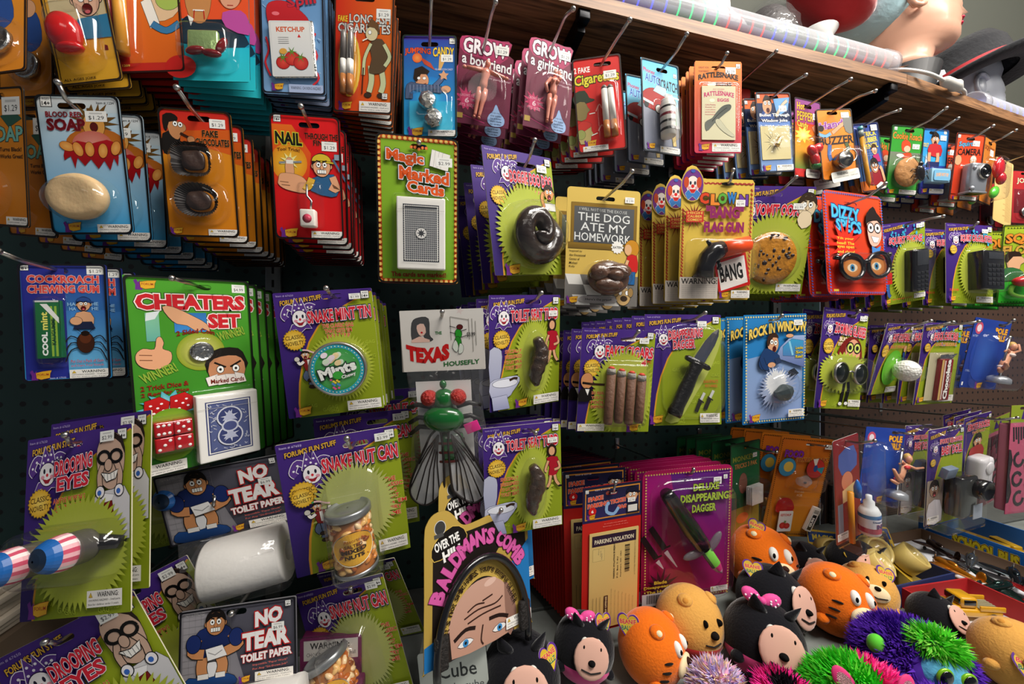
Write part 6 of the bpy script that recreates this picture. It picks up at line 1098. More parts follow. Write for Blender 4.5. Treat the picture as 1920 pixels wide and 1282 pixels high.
for side in (0, 1):
    vs = []; fs = []
    for i in range(nz+1):
        for j in range(nx+1):
            t = i/nz; a = j/nx*2-1; wd_ = (w*.47+.004*t+.002*math.sin(9*t+side))*(1-.10*math.sin(PI*min(1, t*2.2))*(t < .45)); b = .021*math.sin(PI*min(1, t*1.15+.02))*(1-a*a)**.6+.0018*math.sin(13*a+21*t)
            vs.append((a*wd_, (-b if side == 0 else .0055), -.0-L*t))
    for i in range(nz):
        for j in range(nx): p = i*(nx+1)+j; fs.append((p, p+1, p+nx+2, p+nx+1) if side else (p, p+nx+1, p+nx+2, p+1))
    m.add(vs, fs, None, True)
solidp(c, 'clear_bag', m, BAG, (0, 0, .002)); c.hook(.02, .5, .12, 'steel peg hook carrying the giant fly bag'); c.copies(2, .03, 'giant fly bag', full=0, dx=0)
# toilet seat turd, two hooks
def turd(key, label):
    c = Card(key, label); A = forum(c, slot=(.6, .06, .24), head=(.19, .185, .1)); title(A, 'TOILET SEAT TURD', .28, .12, .96, .225, slope=.015); A.rays(.61, .58, .24, .46)
    for i, t in enumerate(('SPECIALLY', 'DESIGNED', 'TO LAY ON A', 'TOILET SEAT')): A.txt(t, .2, .465+.047*i, .43, .498+.047*i, 'd03a30', o='e8e8a0', ow=.02, b=.02, slope=.004)
    A.poly([(.0, .46), (.12, .45), (.16, .52), (.12, .74), (.0, .74)], 'b9bcd0', 'a0a4c0', sm=2, ol='2a2c4a'); A.poly([(.0, .74), (.14, .71), (.36, .7), (.4, .75), (.3, .84), (.24, .88), (.02, .88)], 'c9cce0', 'a9acca', sm=2, ol='2a2c4a'); A.ell(.2, .755, .17, .05, 'e3e5f0', ol='2a2c4a'); A.poly([(.02, .87), (.22, .86), (.26, .985), (.04, .985)], 'b9bcd6', '9498bc', ol='2a2c4a'); A.line([(.26, .735), (.32, .72), (.37, .725)], .03, '3a2418', 3)
    A.ell(.87, .27, .06, .085, '2a160e', ol='111'); A.ell(.87, .27, .04, .055, 'd9a27a'); A.poly([(.8, .33), (.94, .33), (.96, .42), (.92, .5), (.82, .5), (.84, .42)], 'a81428', sm=2, ol='2a060c'); A.limb([(.82, .36), (.78, .44), (.8, .46)], .03, 'd9a27a'); A.limb([(.95, .37), (.97, .43), (.9, .45)], .03, 'd9a27a'); A.limb([(.85, .5), (.83, .57), (.8, .61)], .035, 'd9a27a'); A.limb([(.9, .5), (.92, .56), (.96, .6)], .035, 'd9a27a'); A.ell(.79, .62, .03, .014, '111'); A.ell(.97, .61, .03, .014, '111')
    A.warn(.6, .9, .985, .985); A.logo(.42, .945, .18); A.price(.88, .165, '$1.99', .13, hh=.05)
    c.done(); m = MB(); n = 26; pts = []; rad = []
    for i in range(n): t = i/(n-1); pts.append((.006*math.sin(t*5.5)-.001+.006*(t-.5), 0, .034-.068*t)); rad.append(max(.0012, .0118*math.sin(PI*(.06+.9*t))**.45*(1+.06*math.sin(t*31))))
    m.tube(pts, rad, 16); solidp(c, 'lumpy_dropping', m, mat('lumpy_brown', '3b2c22', .25, coat=.5, bump=(110, 1.0)), c.P(.61, .58, .0135)); c.blister(.46, .32, .77, .85, .024, .45, 'ell'); return c
c = turd('turdA', 'upper of two lime cards with a long brown dropping and toilet picture'); hookl(c, 'the upper toilet picture card', .04); c.copies(4, .027, 'upper lime toilet card', dx=-.006)
c = turd('turdB', 'lower of two lime cards with a long brown dropping and toilet picture'); hookl(c, 'the lower toilet picture card', .05); c.copies(3, .027, 'lower lime toilet card', dx=-.002)
# fake cigars
c = Card('cigar', 'lime and purple card with four brown cigars standing in a row')
A = forum(c, slot=(.66, .09, .28), head=(.25, .21, .1)); title(A, 'FAKE CIGARS', .32, .16, .98, .27, slope=-.012); A.rays(.6, .62, .38, .5); A.txt('4', .82, .285, .89, .345, 'c8202a', o='f2e6c0', ow=.04, b=.05); A.txt('PC', .9, .29, .96, .32, 'c8202a', b=.03)
A.ell(.1, .5, .08, .1, 'c98a5a', ol='1c0c06'); A.line([(.04, .52), (.16, .53)], .03, '1c120c'); A.line([(.14, .53), (.34, .535)], .03, '3a2416'); A.poly([(.02, .58), (.18, .58), (.2, .68), (.0, .7)], '15110f', sm=2); A.poly([(.08, .58), (.14, .58), (.12, .64)], 'f0eee8')
for i, t in enumerate(('SO REAL', "YOU'LL", 'FOOL', 'EVERYONE')): A.txt(t, .17, .6+.045*i, .35, .63+.045*i, 'd03a30', o='e8e8a0', ow=.02, b=.02)
A.warn(.01, .915, .37, .985, 'e6e0cf'); A.logo(.76, .95, .18); A.price(.84, .1, '$ 2.99', .13, hh=.055)
c.done(); BR = mat('cigar_brown', '6a4630', .65, bump=(180, .4), var=.15); AS = mat('ash_grey', '9a948c', .8, bump=(160, .8)); EM = mat('ember_red', 'c8402a', .6)
for i in range(4):
    x = c.X(.6)+(i-1.5)*.0165; z1 = c.Z(.345)-.003*i; z0 = c.Z(.905)+.002*(i % 2); m = MB(); m.tube([(x, -.0085, z0), (x, -.0085, z0+.004), (x+.0004, -.0085, z1-.012)], [.0058, .0068, .0068], 14); o = m.build('cigar', BR, c.o); m = MB(); m.tube([(x, -.0085, z1-.0125), (x, -.0085, z1-.004)], [.0069, .0064], 14); m.build('ash_end', AS, o); m = MB(); m.tube([(x, -.0085, z1-.004), (x, -.0085, z1-.001)], [.0055, .003], 12); m.build('ember', EM, o)
c.blister(.29, .3, .9, .93, .018, .08); hookl(c, 'the four cigars card', .04); c.copies(5, .021, 'lime cigars card', dx=-.006)
# disappearing dagger
c = Card('dagger', 'lime and purple card with one black handled dagger pointing up')
A = forum(c, slot=(.58, .06, .24), head=(.24, .22, .085), seal=False); title(A, 'DISAPPEARING', .3, .13, .75, .22, slope=.03); title(A, 'DAGGER', .36, .225, .65, .31, slope=.015)
A.poly([(.98, .13), (.88, .16), (.6, .4), (.3, .88), (.26, .96), (.42, .97), (.62, .76), (.86, .48), (1, .22)], 'b2ba58', sm=2); A.txt('BLADE RETRACTS', .76, .595, .95, .62, 'd03a30', b=.01); A.txt('INTO HANDLE', .78, .635, .94, .66, 'd03a30', b=.01)
for x, y in ((.72, .78), (.84, .76)): A.line([(x-.06, y+.1), (x, y)], .05, '2a2622'); A.line([(x, y), (x+.05, y-.07)], .035, 'c9c9c6'); A.line([(x-.03, y-.015), (x+.04, y+.02)], .018, '2a2622')
A.warn(.71, .895, .97, .98); A.logo(.14, .94, .18); A.price(.74, .085, '$3.99', .12, hh=.05)
CH = mat('chrome_blade', 'c9c6cc', .12, 1); HB = mat('ribbed_black_grip', '141210', .3, coat=.3, bump=(140, .5))
def dagger_parts(c, p0, p1, p2, k=1, blade=CH):
    a, b, e = Vector(p0), Vector(p1), Vector(p2); d = (b-a).normalized(); n = Vector((d.z, 0, -d.x)); m = MB(); m.smooth = True
    rs = []
    for t, wv in ((0, .0085), (.06, .0095), (.2, .0078), (.5, .0088), (.8, .0072), (.97, .0085), (1, .0085)):
        p = a.lerp(b, t); rs.append([tuple(p+n*(wv*k*math.cos(q))+Vector((0, .0062*k*math.sin(q), 0))) for q in [2*PI*i/16 for i in range(16)]])
    m.loft(rs); c.part('handle', m, HB); m = MB(); m.tube([tuple(b-n*.0165*k), tuple(b-n*.014*k+d*.001), tuple(b+n*.014*k+d*.001), tuple(b+n*.0165*k)], [.0025*k, .0036*k, .0036*k, .0025*k], 10); c.part('cross_guard', m, HB)
    m = MB(); m.smooth = False; rs = []
    for t, wv in ((0, .0075), (.6, .0068), (.85, .0045), (1, .0004)):
        p = b.lerp(e, t); rs.append([tuple(p+n*wv*k), tuple(p+Vector((0, -.0024*k*min(1, wv/.006), 0))), tuple(p-n*wv*k), tuple(p+Vector((0, .0012*k, 0)))])
    m.loft(rs); c.part('blade', m, blade)
c.done(); dagger_parts(c, c.P(.32, .9, .012), c.P(.63, .44, .012), c.P(.92, .135, .01), 1.35); c.blister(.24, .1, .98, .93, .021, .3); hookl(c, 'the black handled dagger card', .045); c.copies(7, .024, 'lime dagger card', dx=-.008, jit=.006, full=1, thin=.017)
# rock in window
c = Card('rock', 'blue card with a beaded border and a grey stone below a cartoon car window')
A = c.art(slot=(.48, .06, .2), base='1f78b8', c2='1a6cae', edge='1f78b8', r=.002, back='8a8a84'); A.rect(.05, .035, .95, .965, '2a80c0', '2274b4'); A.poly([(.05, .4), (.4, .36), (.95, .5), (.95, .965), (.05, .965)], '7f9cc8', '8aa0cc')
for i in range(25): A.ell(.035+.0388*i, .022, .013, .013, 'e0d080', n=6); A.ell(.035+.0388*i, .978, .013, .013, 'e0d080', n=6)
for i in range(1, 36): A.ell(.035, .022+.0266*i, .013, .013, 'e0d080', n=6); A.ell(.966, .022+.0266*i, .013, .013, 'e0d080', n=6)
A.poly([(.56, .3), (.74, .2), (.95, .2), (.95, .5), (.6, .42), (.48, .4)], '9ab0d8', '5a6aa0', ol='1c2c4a'); A.poly([(.6, .3), (.74, .23), (.93, .25), (.93, .4), (.6, .38)], '3a9ac8', '4a78b0', ol='1c2c4a'); A.line([(.7, .25), (.76, .38)], .03, '8ac8e0')
A.ell(.44, .27, .085, .12, 'd9a27a', ol='222'); A.poly([(.34, .25), (.38, .18), (.48, .17), (.53, .22), (.44, .21), (.37, .29)], '3a2418', sm=2); A.eye(.42, .25, .025); A.eye(.48, .26, .025); A.ell(.46, .315, .03, .04, '4a1212'); A.poly([(.22, .42), (.3, .31), (.42, .33), (.54, .38), (.52, .44), (.38, .44), (.3, .5), (.24, .48)], '1f3c6a', sm=2, ol='0c1a30'); A.limb([(.26, .4), (.32, .48), (.4, .47)], .07, '1f3c6a'); A.ell(.42, .46, .06, .035, 'd9a27a', ol='222'); A.ell(.7, .2, .06, .025, 'd9a27a', ol='222')
A.txt('ROCK IN WINDOW', .06, .105, .97, .2, 'e8c860', o='2a1c10', ow=.05, b=.045, slope=.055, arc=.035)
for i, t in enumerate(('Looks', 'So', 'Real!')): A.txt(t, .8, .3+.04*i, .92, .328+.04*i, 'e0c83a', o='3a3010', ow=.02)
A.poly([(.46, .41), (.54, .39), (.58, .44), (.5, .46)], '2a3a5a'); A.poly([(.66, .53), (.78, .5), (.86, .55), (.76, .59)], '2a2f38'); A.star(.52, .68, .3, .22, 34, '9aa8c8', jit=.3); A.star(.5, .63, .2, .14, 30, 'e6e8ea', 'c9ccd0', jit=.25); A.warn(.7, .885, .95, .955); A.logo(.16, .935, .18); A.price(.83, .08, '$ 2.99', .14, hh=.05); A.txt('FUN', .42, .045, .5, .06, 'e0d080', b=.02)
c.done(); m = MB(); m.smooth = False; m.ell((0, 0, 0), (.0195, .0095, .0135), 9, 6, None, None, lambda x, y, z: (x*(1+.12*math.sin(z*300)), y*(1+.2*math.sin(x*200)), z*(1+.15*math.sin(x*140+1)))); m.sm = [False]*len(m.sm); solidp(c, 'grey_stone', m, mat('dark_stone', '3a4446', .3, coat=.3, bump=(50, .4)), c.P(.56, .715, .011), Matrix.Rotation(R(-12), 3, 'Y')); c.blister(.24, .5, .88, .84, .023, .48, 'ell'); hookl(c, 'the blue car window card', .04); c.copies(4, .026, 'blue stone card', dx=-.009)
# hypno glasses
c = Card('hyp', 'lime card with round dark goggles below a grinning man with spiral eyes')
A = forum(c, slot=(.62, .05, .22), head=(.16, .2, .075)); title(A, 'ZOOMING GLASSES', .25, .14, .96, .25, slope=-.02)
A.txt('BUG', .38, .27, .54, .315, 'f0e8c8', o='c8302a', ow=.03, b=.03); A.txt('EYES OUT', .36, .325, .58, .36, 'f0e8c8', o='c8302a', ow=.03, b=.03)
A.poly([(.34, .66), (.38, .4), (.6, .26), (.84, .3), (.92, .46), (.9, .66)], '7a1c14', sm=3); A.poly([(.54, .44), (.56, .34), (.7, .28), (.84, .34), (.86, .46), (.76, .56), (.64, .56)], 'e3a080', sm=3, ol='2a0c08'); A.poly([(.62, .47), (.74, .49), (.84, .46), (.78, .53), (.68, .53)], 'f8f4ee', ol='3a0c08')
for x in (.63, .79): A.ell(x, .37, .085, .085, '1a1412'); A.ell(x, .37, .065, .065, 'cfd86a'); A.ell(x, .37, .035, .035, '222')
A.rays(.55, .63, .5, .26, n=40); A.limb([(.58, .72), (.56, .84), (.54, .93)], .05, '15120f'); A.limb([(.66, .72), (.68, .82), (.64, .92)], .05, '15120f'); A.ell(.52, .945, .04, .025, 'e8e6e0', ol='222'); A.ell(.65, .94, .04, .025, 'e8e6e0', ol='222'); A.warn(.7, .9, .98, .97); A.logo(.14, .945, .18); A.price(.84, .06, '$2.99', .12, hh=.05)
c.done(); LN = mat('dark_lens', '07100c', .16, coat=.1)
for x in (-.026, .03):
    m = MB(); m.lathe([(.001, 0), (.0185, 0), (.0185, .003), (.001, .0045)], 30); o = solidp(c, 'round_lens', m, LN, (c.X(.54)+x, -.011, c.Z(.63)), front()); m = MB(); m.lathe([(.0186, -.001), (.0203, 0), (.0203, .005), (.0186, .006)], 30, None, False); solidp(c, 'lens_rim', m, ROD, (c.X(.54)+x, -.0095, c.Z(.63)), front(), parent=o)
m = MB(); m.tube([(c.X(.54)-.007, -.012, c.Z(.62)), (c.X(.54)+.002, -.014, c.Z(.605)), (c.X(.54)+.011, -.012, c.Z(.62))], .0016, 8); c.part('bridge', m, ROD); c.blister(.12, .46, 1.02, .82, .022, .3); hookl(c, 'the round goggles card', .04); c.copies(4, .026, 'lime goggles card', dx=-.012)
# golf ball cards
def golf(key, label):
    c = Card(key, label); A = forum(c, slot=(.6, .05, .24), head=(.22, .2, .085)); title(A, 'HOT GOLF BALL', .3, .13, .96, .25, slope=.01); A.txt('GAG AT 19TH HOLE', .3, .3, .84, .345, 'd03a30', o='f0e8b0', ow=.02); A.limb([(.86, .4), (.92, .5), (.88, .62)], .07, '2a4a8a'); A.ell(.88, .35, .05, .06, 'd9a27a', ol='222'); A.warn(.55, .9, .97, .98); A.ell(.55, .62, .32, .32, '5ab02a', '8ad04a')
    c.done(); m = MB(); m.ell((0, 0, 0), (.0213, .0213, .0213), 32, 20); gm = mat('golf_ball', 'e9e7e0', .3, coat=.3); 
    if 'dim' not in gm:
        gm['dim'] = 1; nt = gm.node_tree; tc = nt.nodes.new('ShaderNodeTexCoord'); vo = nt.nodes.new('ShaderNodeTexVoronoi'); vo.inputs['Scale'].default_value = 230; nt.links.new(tc.outputs['Object'], vo.inputs['Vector']); bp = nt.nodes.new('ShaderNodeBump'); bp.inputs['Strength'].default_value = .8; bp.inputs['Distance'].default_value = .002; nt.links.new(vo.outputs['Distance'], bp.inputs['Height']); nt.links.new(bp.outputs['Normal'], nt.nodes['Principled BSDF'].inputs['Normal'])
    solidp(c, 'golf_ball', m, gm, c.P(.58, .62, .024)); c.blister(.34, .45, .8, .79, .05, .48, 'ell'); return c
c = golf('golf', 'front lime card with a white golf ball sticking out of it'); hookl(c, 'the front golf ball card', .05); c = golf('golfB', 'lime golf ball card hanging behind the front golf ball card'); hookl(c, 'the rear golf ball card', .12)
# chocolate bar
c = Card('bar', 'lime and purple card with a red and white wrapped chocolate bar')
A = forum(c, slot=(.5, .04, .2), seal=False, head=(.24, .17, .075), curve=[(.06, 1), (.1, .7), (.16, .45), (.28, .3), (.5, .16), (.78, .09), (1, .03)])
for i in range(30): u, v = .3+.65*rs.random(), .06+.22*rs.random(); A.ell(u, v, .012+.02*rs.random(), .012+.02*rs.random(), '3a9ad0', n=7)
title(A, 'SHOCK CHOC BAR', .25, .12, .88, .22, arc=.012); A.txt('LOOKS DELICIOUS', .32, .24, .86, .28, 'd85a40', o='f0e8b0', ow=.02); A.seal(.13, .3, .07); A.warn(.6, .89, .97, .97); A.logo(.12, .93, .16); A.rect(.2, .36, .82, .95, 'b8b090')
c.done(); P = Art(.034, .085, base='8a1a20', c2='7a141a', edge='5a0f12', r=.001); P.rect(.0, 0, .2, 1, 'c8a060'); P.rect(.26, .02, .34, .98, 'e6ddd0'); P.rect(.46, 0, .8, 1, '5a2418'); P.txt('Chocolate', -.62, .41, 1.86, .56, 'f0ece6', o='2a0c0a', ow=.05, b=.05, rot=90); P.txt('The Real Joke', .42, .49, 1.4, .53, 'e8d8c8', b=.02, rot=90)
o = P.build(c.o, 'bar_print'); o.location = (c.X(.56), -.0108, c.Z(.69)-.0425); m = MB(); m.box((0, 0, 0), (.036, .009, .088), .002); solidp(c, 'wrapped_bar', m, mat('bar_wrapper', '7a181c', .3, coat=.3), c.P(.56, .69, .006)); m = MB(); m.smooth = False
m.add([(-.018, 0, .043), (.018, 0, .043), (.026, -.004, .056), (.012, .002, .052), (0, -.004, .055), (-.014, .002, .052), (-.024, -.003, .057)], [(0, 1, 2, 3, 4, 5, 6)]); solidp(c, 'foil_fold', m, FOIL, c.P(.56, .69, .007)); c.blister(.3, .36, .82, .96, .016, .08); hookl(c, 'the chocolate bar card', .05); c.copies(4, .02, 'lime chocolate bar card', dx=-.012)
# pole dancer figures
def dancer(key, label, pose, title_at):
    c = Card(key, label); A = c.art(slot=(.75, .06, .2), base='22409a', c2='1d3684', edge='16265a', r=.003); A.ell(.16, .14, .1, .1, 'c8506a'); A.ell(.16, .14, .06, .06, 'e8d8e0'); A.txt('BATTERY POWERED', .04, .24, .34, .27, 'c0d0f0', b=0); A.txt('POLE', .6, .1, .94, .19, 'f0b03a', o='7a2a10', ow=.04, b=.05); A.txt('GIRLS', .58, .2, .92, .29, 'f0b03a', o='7a2a10', ow=.04, b=.05); A.txt('IT REALLY SPINS', .06, .74, .3, .77, 'a8b8e0', b=0); A.ell(.45, .5, .36, .46, '21409a', '3460b6'); A.logo(.5, .95, .2); A.rect(.04, .92, .08, .97, 'e8e8e8')
    c.done(); m = MB(); m.lathe([(.017, 0), (.018, .003), (.017, .011), (.013, .014), (.008, .016), (.001, .016)], 30); solidp(c, 'round_base', m, mat('silver_plastic', 'a9adb4', .3, .5), c.P(.6, .88, .022)); m = MB(); m.tube([(0, 0, 0), (0, 0, .085)], .0022, 10); m.ell((0, 0, .086), (.0036, .0036, .0036), 12, 8); solidp(c, 'steel_pole', m, ROD, c.P(.6, .8, .022))
    SK = mat('doll_skin', 'd99a78', .4, sub=.1); X, Z = c.X(.64), c.Z(.54); b = MB()
    def q(a, bb, d=0): k = .0016; return (X+a*k, -.022-d*k, Z+bb*k)
    if pose == 0: b.tube([q(-4, -12), q(-1, -4), q(4, 4), q(7, 11)], [0.006, 0.00675, 0.0054, 0.0063], 10); b.tube([q(-3, -11, 2), q(-10, -8, 6), q(-18, -4, 8)], [0.0054, 0.0042, 0.0027], 8); b.tube([q(-4, -12), q(-10, -16, 2), q(-17, -12, 3)], [0.0054, 0.0042, 0.0027], 8); b.tube([q(8, 10, 2), q(16, 14, 4), q(12, 22, 3)], [0.003, 0.00255, 0.00195], 8); b.tube([q(5, 10), q(-2, 14), q(-6, 10)], [0.003, 0.00255, 0.00195], 8); hd = q(10, 18)
    else: b.tube([q(-3, -10), q(0, -3), q(4, 4), q(8, 10)], [0.0063, 0.0069, 0.0054, 0.0063], 10); b.tube([q(-3, -10, 2), q(-16, -6, 6), q(-30, 6, 8)], [0.0054, 0.0042, 0.0027], 8); b.tube([q(-4, -11), q(-14, -12, 4), q(-28, -8, 6)], [0.0054, 0.0042, 0.0027], 8); b.tube([q(9, 9, 2), q(20, 6, 4), q(31, 8, 6)], [0.003, 0.00255, 0.00195], 8); b.tube([q(6, 10), q(0, 14), q(-5, 10)], [0.003, 0.00255, 0.00195], 8); hd = q(12, 17)
    b.ell(hd, (.0062, .0062, .0075), 12, 10); o = c.part('doll_figure', b, SK); m = MB(); m.ell((hd[0]+.0015, hd[1]+.0027, hd[2]+.0022), (.0075, .0067, .0086), 12, 8); m.ell((hd[0]+.006, hd[1]+.003, hd[2]-.006), (.0045, .0045, .009), 10, 6); m.build('doll_hair', mat('blond_hair', 'c9a050', .5), o); m = MB(); m.ell(q(-3, -10, 0), (.0078, .0078, .0054), 12, 8); m.ell(q(5.5, 7, 3), (.0068, .0045, .004), 10, 6); m.build('doll_bikini', mat('red_bikini' if pose else 'white_bikini', 'c82a30' if pose else 'd9c8c0', .5), o)
    m = MB(); m.tube([c.P(.14, .42, .02), c.P(.3, .3, .03)], .003, 8); c.blister(.2, .2, .96, .98, .041, .2); return c
c = dancer('pole', 'upper blue card with a doll on a pole and a round silver base', 0, 0); hookl(c, 'the upper blue pole doll card', .05); c.copies(1, .055, 'upper blue pole doll card')
# ------------------------------------------------------------------ lowest rows
def gooface(A, u, v, r):
    k = A.w/A.h; A.poly([(u-r, v-r*.6*k), (u-r*.7, v-r*1.5*k), (u, v-r*1.9*k), (u+r*.75, v-r*1.5*k), (u+r*1.05, v-r*.5*k), (u+r*.9, v+r*.9*k), (u+r*.3, v+r*1.6*k), (u-r*.3, v+r*1.5*k), (u-r*.8, v+r*.8*k)], 'c9a893', sm=3, ol='1a1210'); A.poly([(u-r*.8, v-r*1.2*k), (u-r*.2, v-r*1.95*k), (u+r*.9, v-r*1.4*k), (u+r*1.1, v-r*.3*k), (u+r*.75, v-r*1.1*k), (u, v-r*1.55*k)], '2a1e1a', sm=2)
    for d in (-1, 1): A.limb([(u+d*r*.45, v), (u+d*r*.75, v+r*.7*k), (u+d*r*.7, v+r*1.5*k)], r*.34, 'c9a893', ol='1a1210', ow=r*.1); A.ell(u+d*r*.7, v+r*1.75*k, r*.3, r*.34, 'f2eef0', ol='222', ow=r*.06); A.ell(u+d*r*.7-r*.05, v+r*1.8*k, r*.15, r*.17, '3a6ac0')
    for d in (-1, 1):
        A.line([(u+d*r*.45+r*.42*math.cos(a), v-r*.35*k+r*.38*k*math.sin(a)) for a in [PI*i/8 for i in range(17)]], r*.2, '121010')
    A.line([(u-r*.1, v-r*.45*k), (u+r*.1, v-r*.45*k)], r*.2, '121010'); A.ell(u-r*.1, v+r*.15*k, r*.26, r*.36, 'c9a893', ol='1a1210', ow=r*.05); A.poly([(u-r*.6, v+r*.6*k), (u, v+r*.72*k), (u+r*.62, v+r*.5*k), (u+r*.45, v+r*1.0*k), (u-r*.2, v+r*1.15*k)], 'f4f1ea', ol='1a1210', ow=r*.06)
    for i in range(4): A.line([(u-r*.4+r*.25*i, v+r*.62*k), (u-r*.36+r*.25*i, v+r*1.08*k)], r*.04, '888')
def drooping(key, label, eyes=True):
    c = Card(key, label); A = forum(c, slot=(.47, .065, .14), head=(.22, .205, .105), price='')
    A.poly([(.5, .62), (.62, .42), (.72, .36), (.95, .34), (1, .4), (1, .62)], 'd9d7d8', 'c2c2c8', ol='333'); A.poly([(.72, .36), (.8, .46), (.86, .38)], 'f0eff0', ol='555', ow=.003); A.poly([(.77, .42), (.84, .41), (.86, .5), (.84, .62), (.76, .64), (.78, .5)], '7a1c1c', ol='2a0a0a')
    gooface(A, .82, .2, .125); title(A, 'DROOPING', .3, .135, .66, .225, slope=.03); title(A, 'EYES', .33, .235, .63, .315, slope=.015)
    A.txt('AN EYE POPPING', .3, .355, .6, .385, 'd03a30', o='e8e8a0', ow=.02, slope=.012); A.txt('SURPRISE!', .33, .395, .59, .435, 'd03a30', o='e8e8a0', ow=.02, b=.035, slope=.012)
    A.rays(.56, .66, .4, .36); A.warn(.64, .87, .95, .955); A.logo(.2, .935, .2); A.price(.8, .05, '$2.99', .13, hh=.06)
    c.done()
    if eyes:
        SI = mat('smoked_silver', '6e6a68', .3, .5); m = MB(); m.tube([c.P(.16, .655, .006), c.P(.34, .62, .012), c.P(.52, .64, .016), c.P(.72, .60, .012), c.P(.97, .63, .006)], [.006, .0085, .004, .0085, .006], 10); c.part('black_glasses', m, mat('black_plastic'))
        for u, v in ((.33, .65), (.75, .615)):
            b = Vector(c.P(u, v, .012)); m = MB(); m.lathe([(.0145, 0), (.0155, .003), (.0155, .015), (.0165, .017)], 26, None, True); cy = solidp(c, 'eye_tube', m, SI, b, front())
            m = MB(); m.smooth = True; n = 26; prof = [(.0163, .017), (.0162, .022), (.0150, .028), (.0128, .0325), (.0098, .036), (.006, .038), (.001, .039)]; vs = []
            rings = [[(r*math.cos(2*PI*j/n), r*math.sin(2*PI*j/n), z) for j in range(n)] for r, z in prof]
            for i in range(len(rings)-1):
                for j in range(n):
                    cc = '1f5fa8' if i >= 2 else ('c8506a' if (j*7+i*3) % 3 == 0 else ('e8b0b8' if j % 2 else 'efe2e2'))
                    if i >= 4: cc = '14253a'
                    k = (j+1) % n; m.add([rings[i][j], rings[i][k], rings[i+1][k], rings[i+1][j]], [(0, 1, 2, 3)], cc, True)
            solidp(c, 'eyeball', m, PAINT, b, front())
        c.blister(.1, .5, 1.0, .8, .03, .4)
    return c
c = drooping('droop', 'front lime card with two veined pop out eyeballs reaching forward'); hookl(c, 'the front pop out eyeballs card', .05)
src = c.o; src['group'] = 'pop out eyeball cards'
for k, (dx, dy, dz) in enumerate(((.003, .02, .011),)):
    q = src.copy(); COL.objects.link(q)
    for ch in list(src.children):
        if ch.name.split('.')[0] in ('backing_card',): copy_tree(ch, q)
    q.location = src.location + Vector((dx, dy, dz)); q.rotation_euler = (src.rotation_euler.x, src.rotation_euler.y+R(1+1.5*k), src.rotation_euler.z)
    q['label'] = ['pop out eyeballs card directly behind the front one, its torn edge bent', 'pop out eyeballs card second behind the front one, purple corner showing', 'pop out eyeballs card deepest on the hook beside the green dice card'][k]
c = drooping('eyesB', 'pop out eyeballs card half hidden below the big green dice card'); c.o['group'] = 'pop out eyeball cards'
q = c.o.copy(); COL.objects.link(q); copy_tree(c.card, q); q.location = c.o.location+Vector((-.055, .03, -.01)); q['label'] = 'pop out eyeballs card whose dark top edge shows above the front one'
c = drooping('droopT', 'tilted pop out eyeballs card lowest on the wall beside the blue man card', False); hookl(c, 'the lowest tilted eyeballs card', .02); c.o['group'] = 'pop out eyeball cards'
c = drooping('droopU', 'tilted pop out eyeballs card between the paper roll bag and the lowest tilted one', False); hookl(c, 'the upper tilted eyeballs card', .015); c.o['group'] = 'pop out eyeball cards'
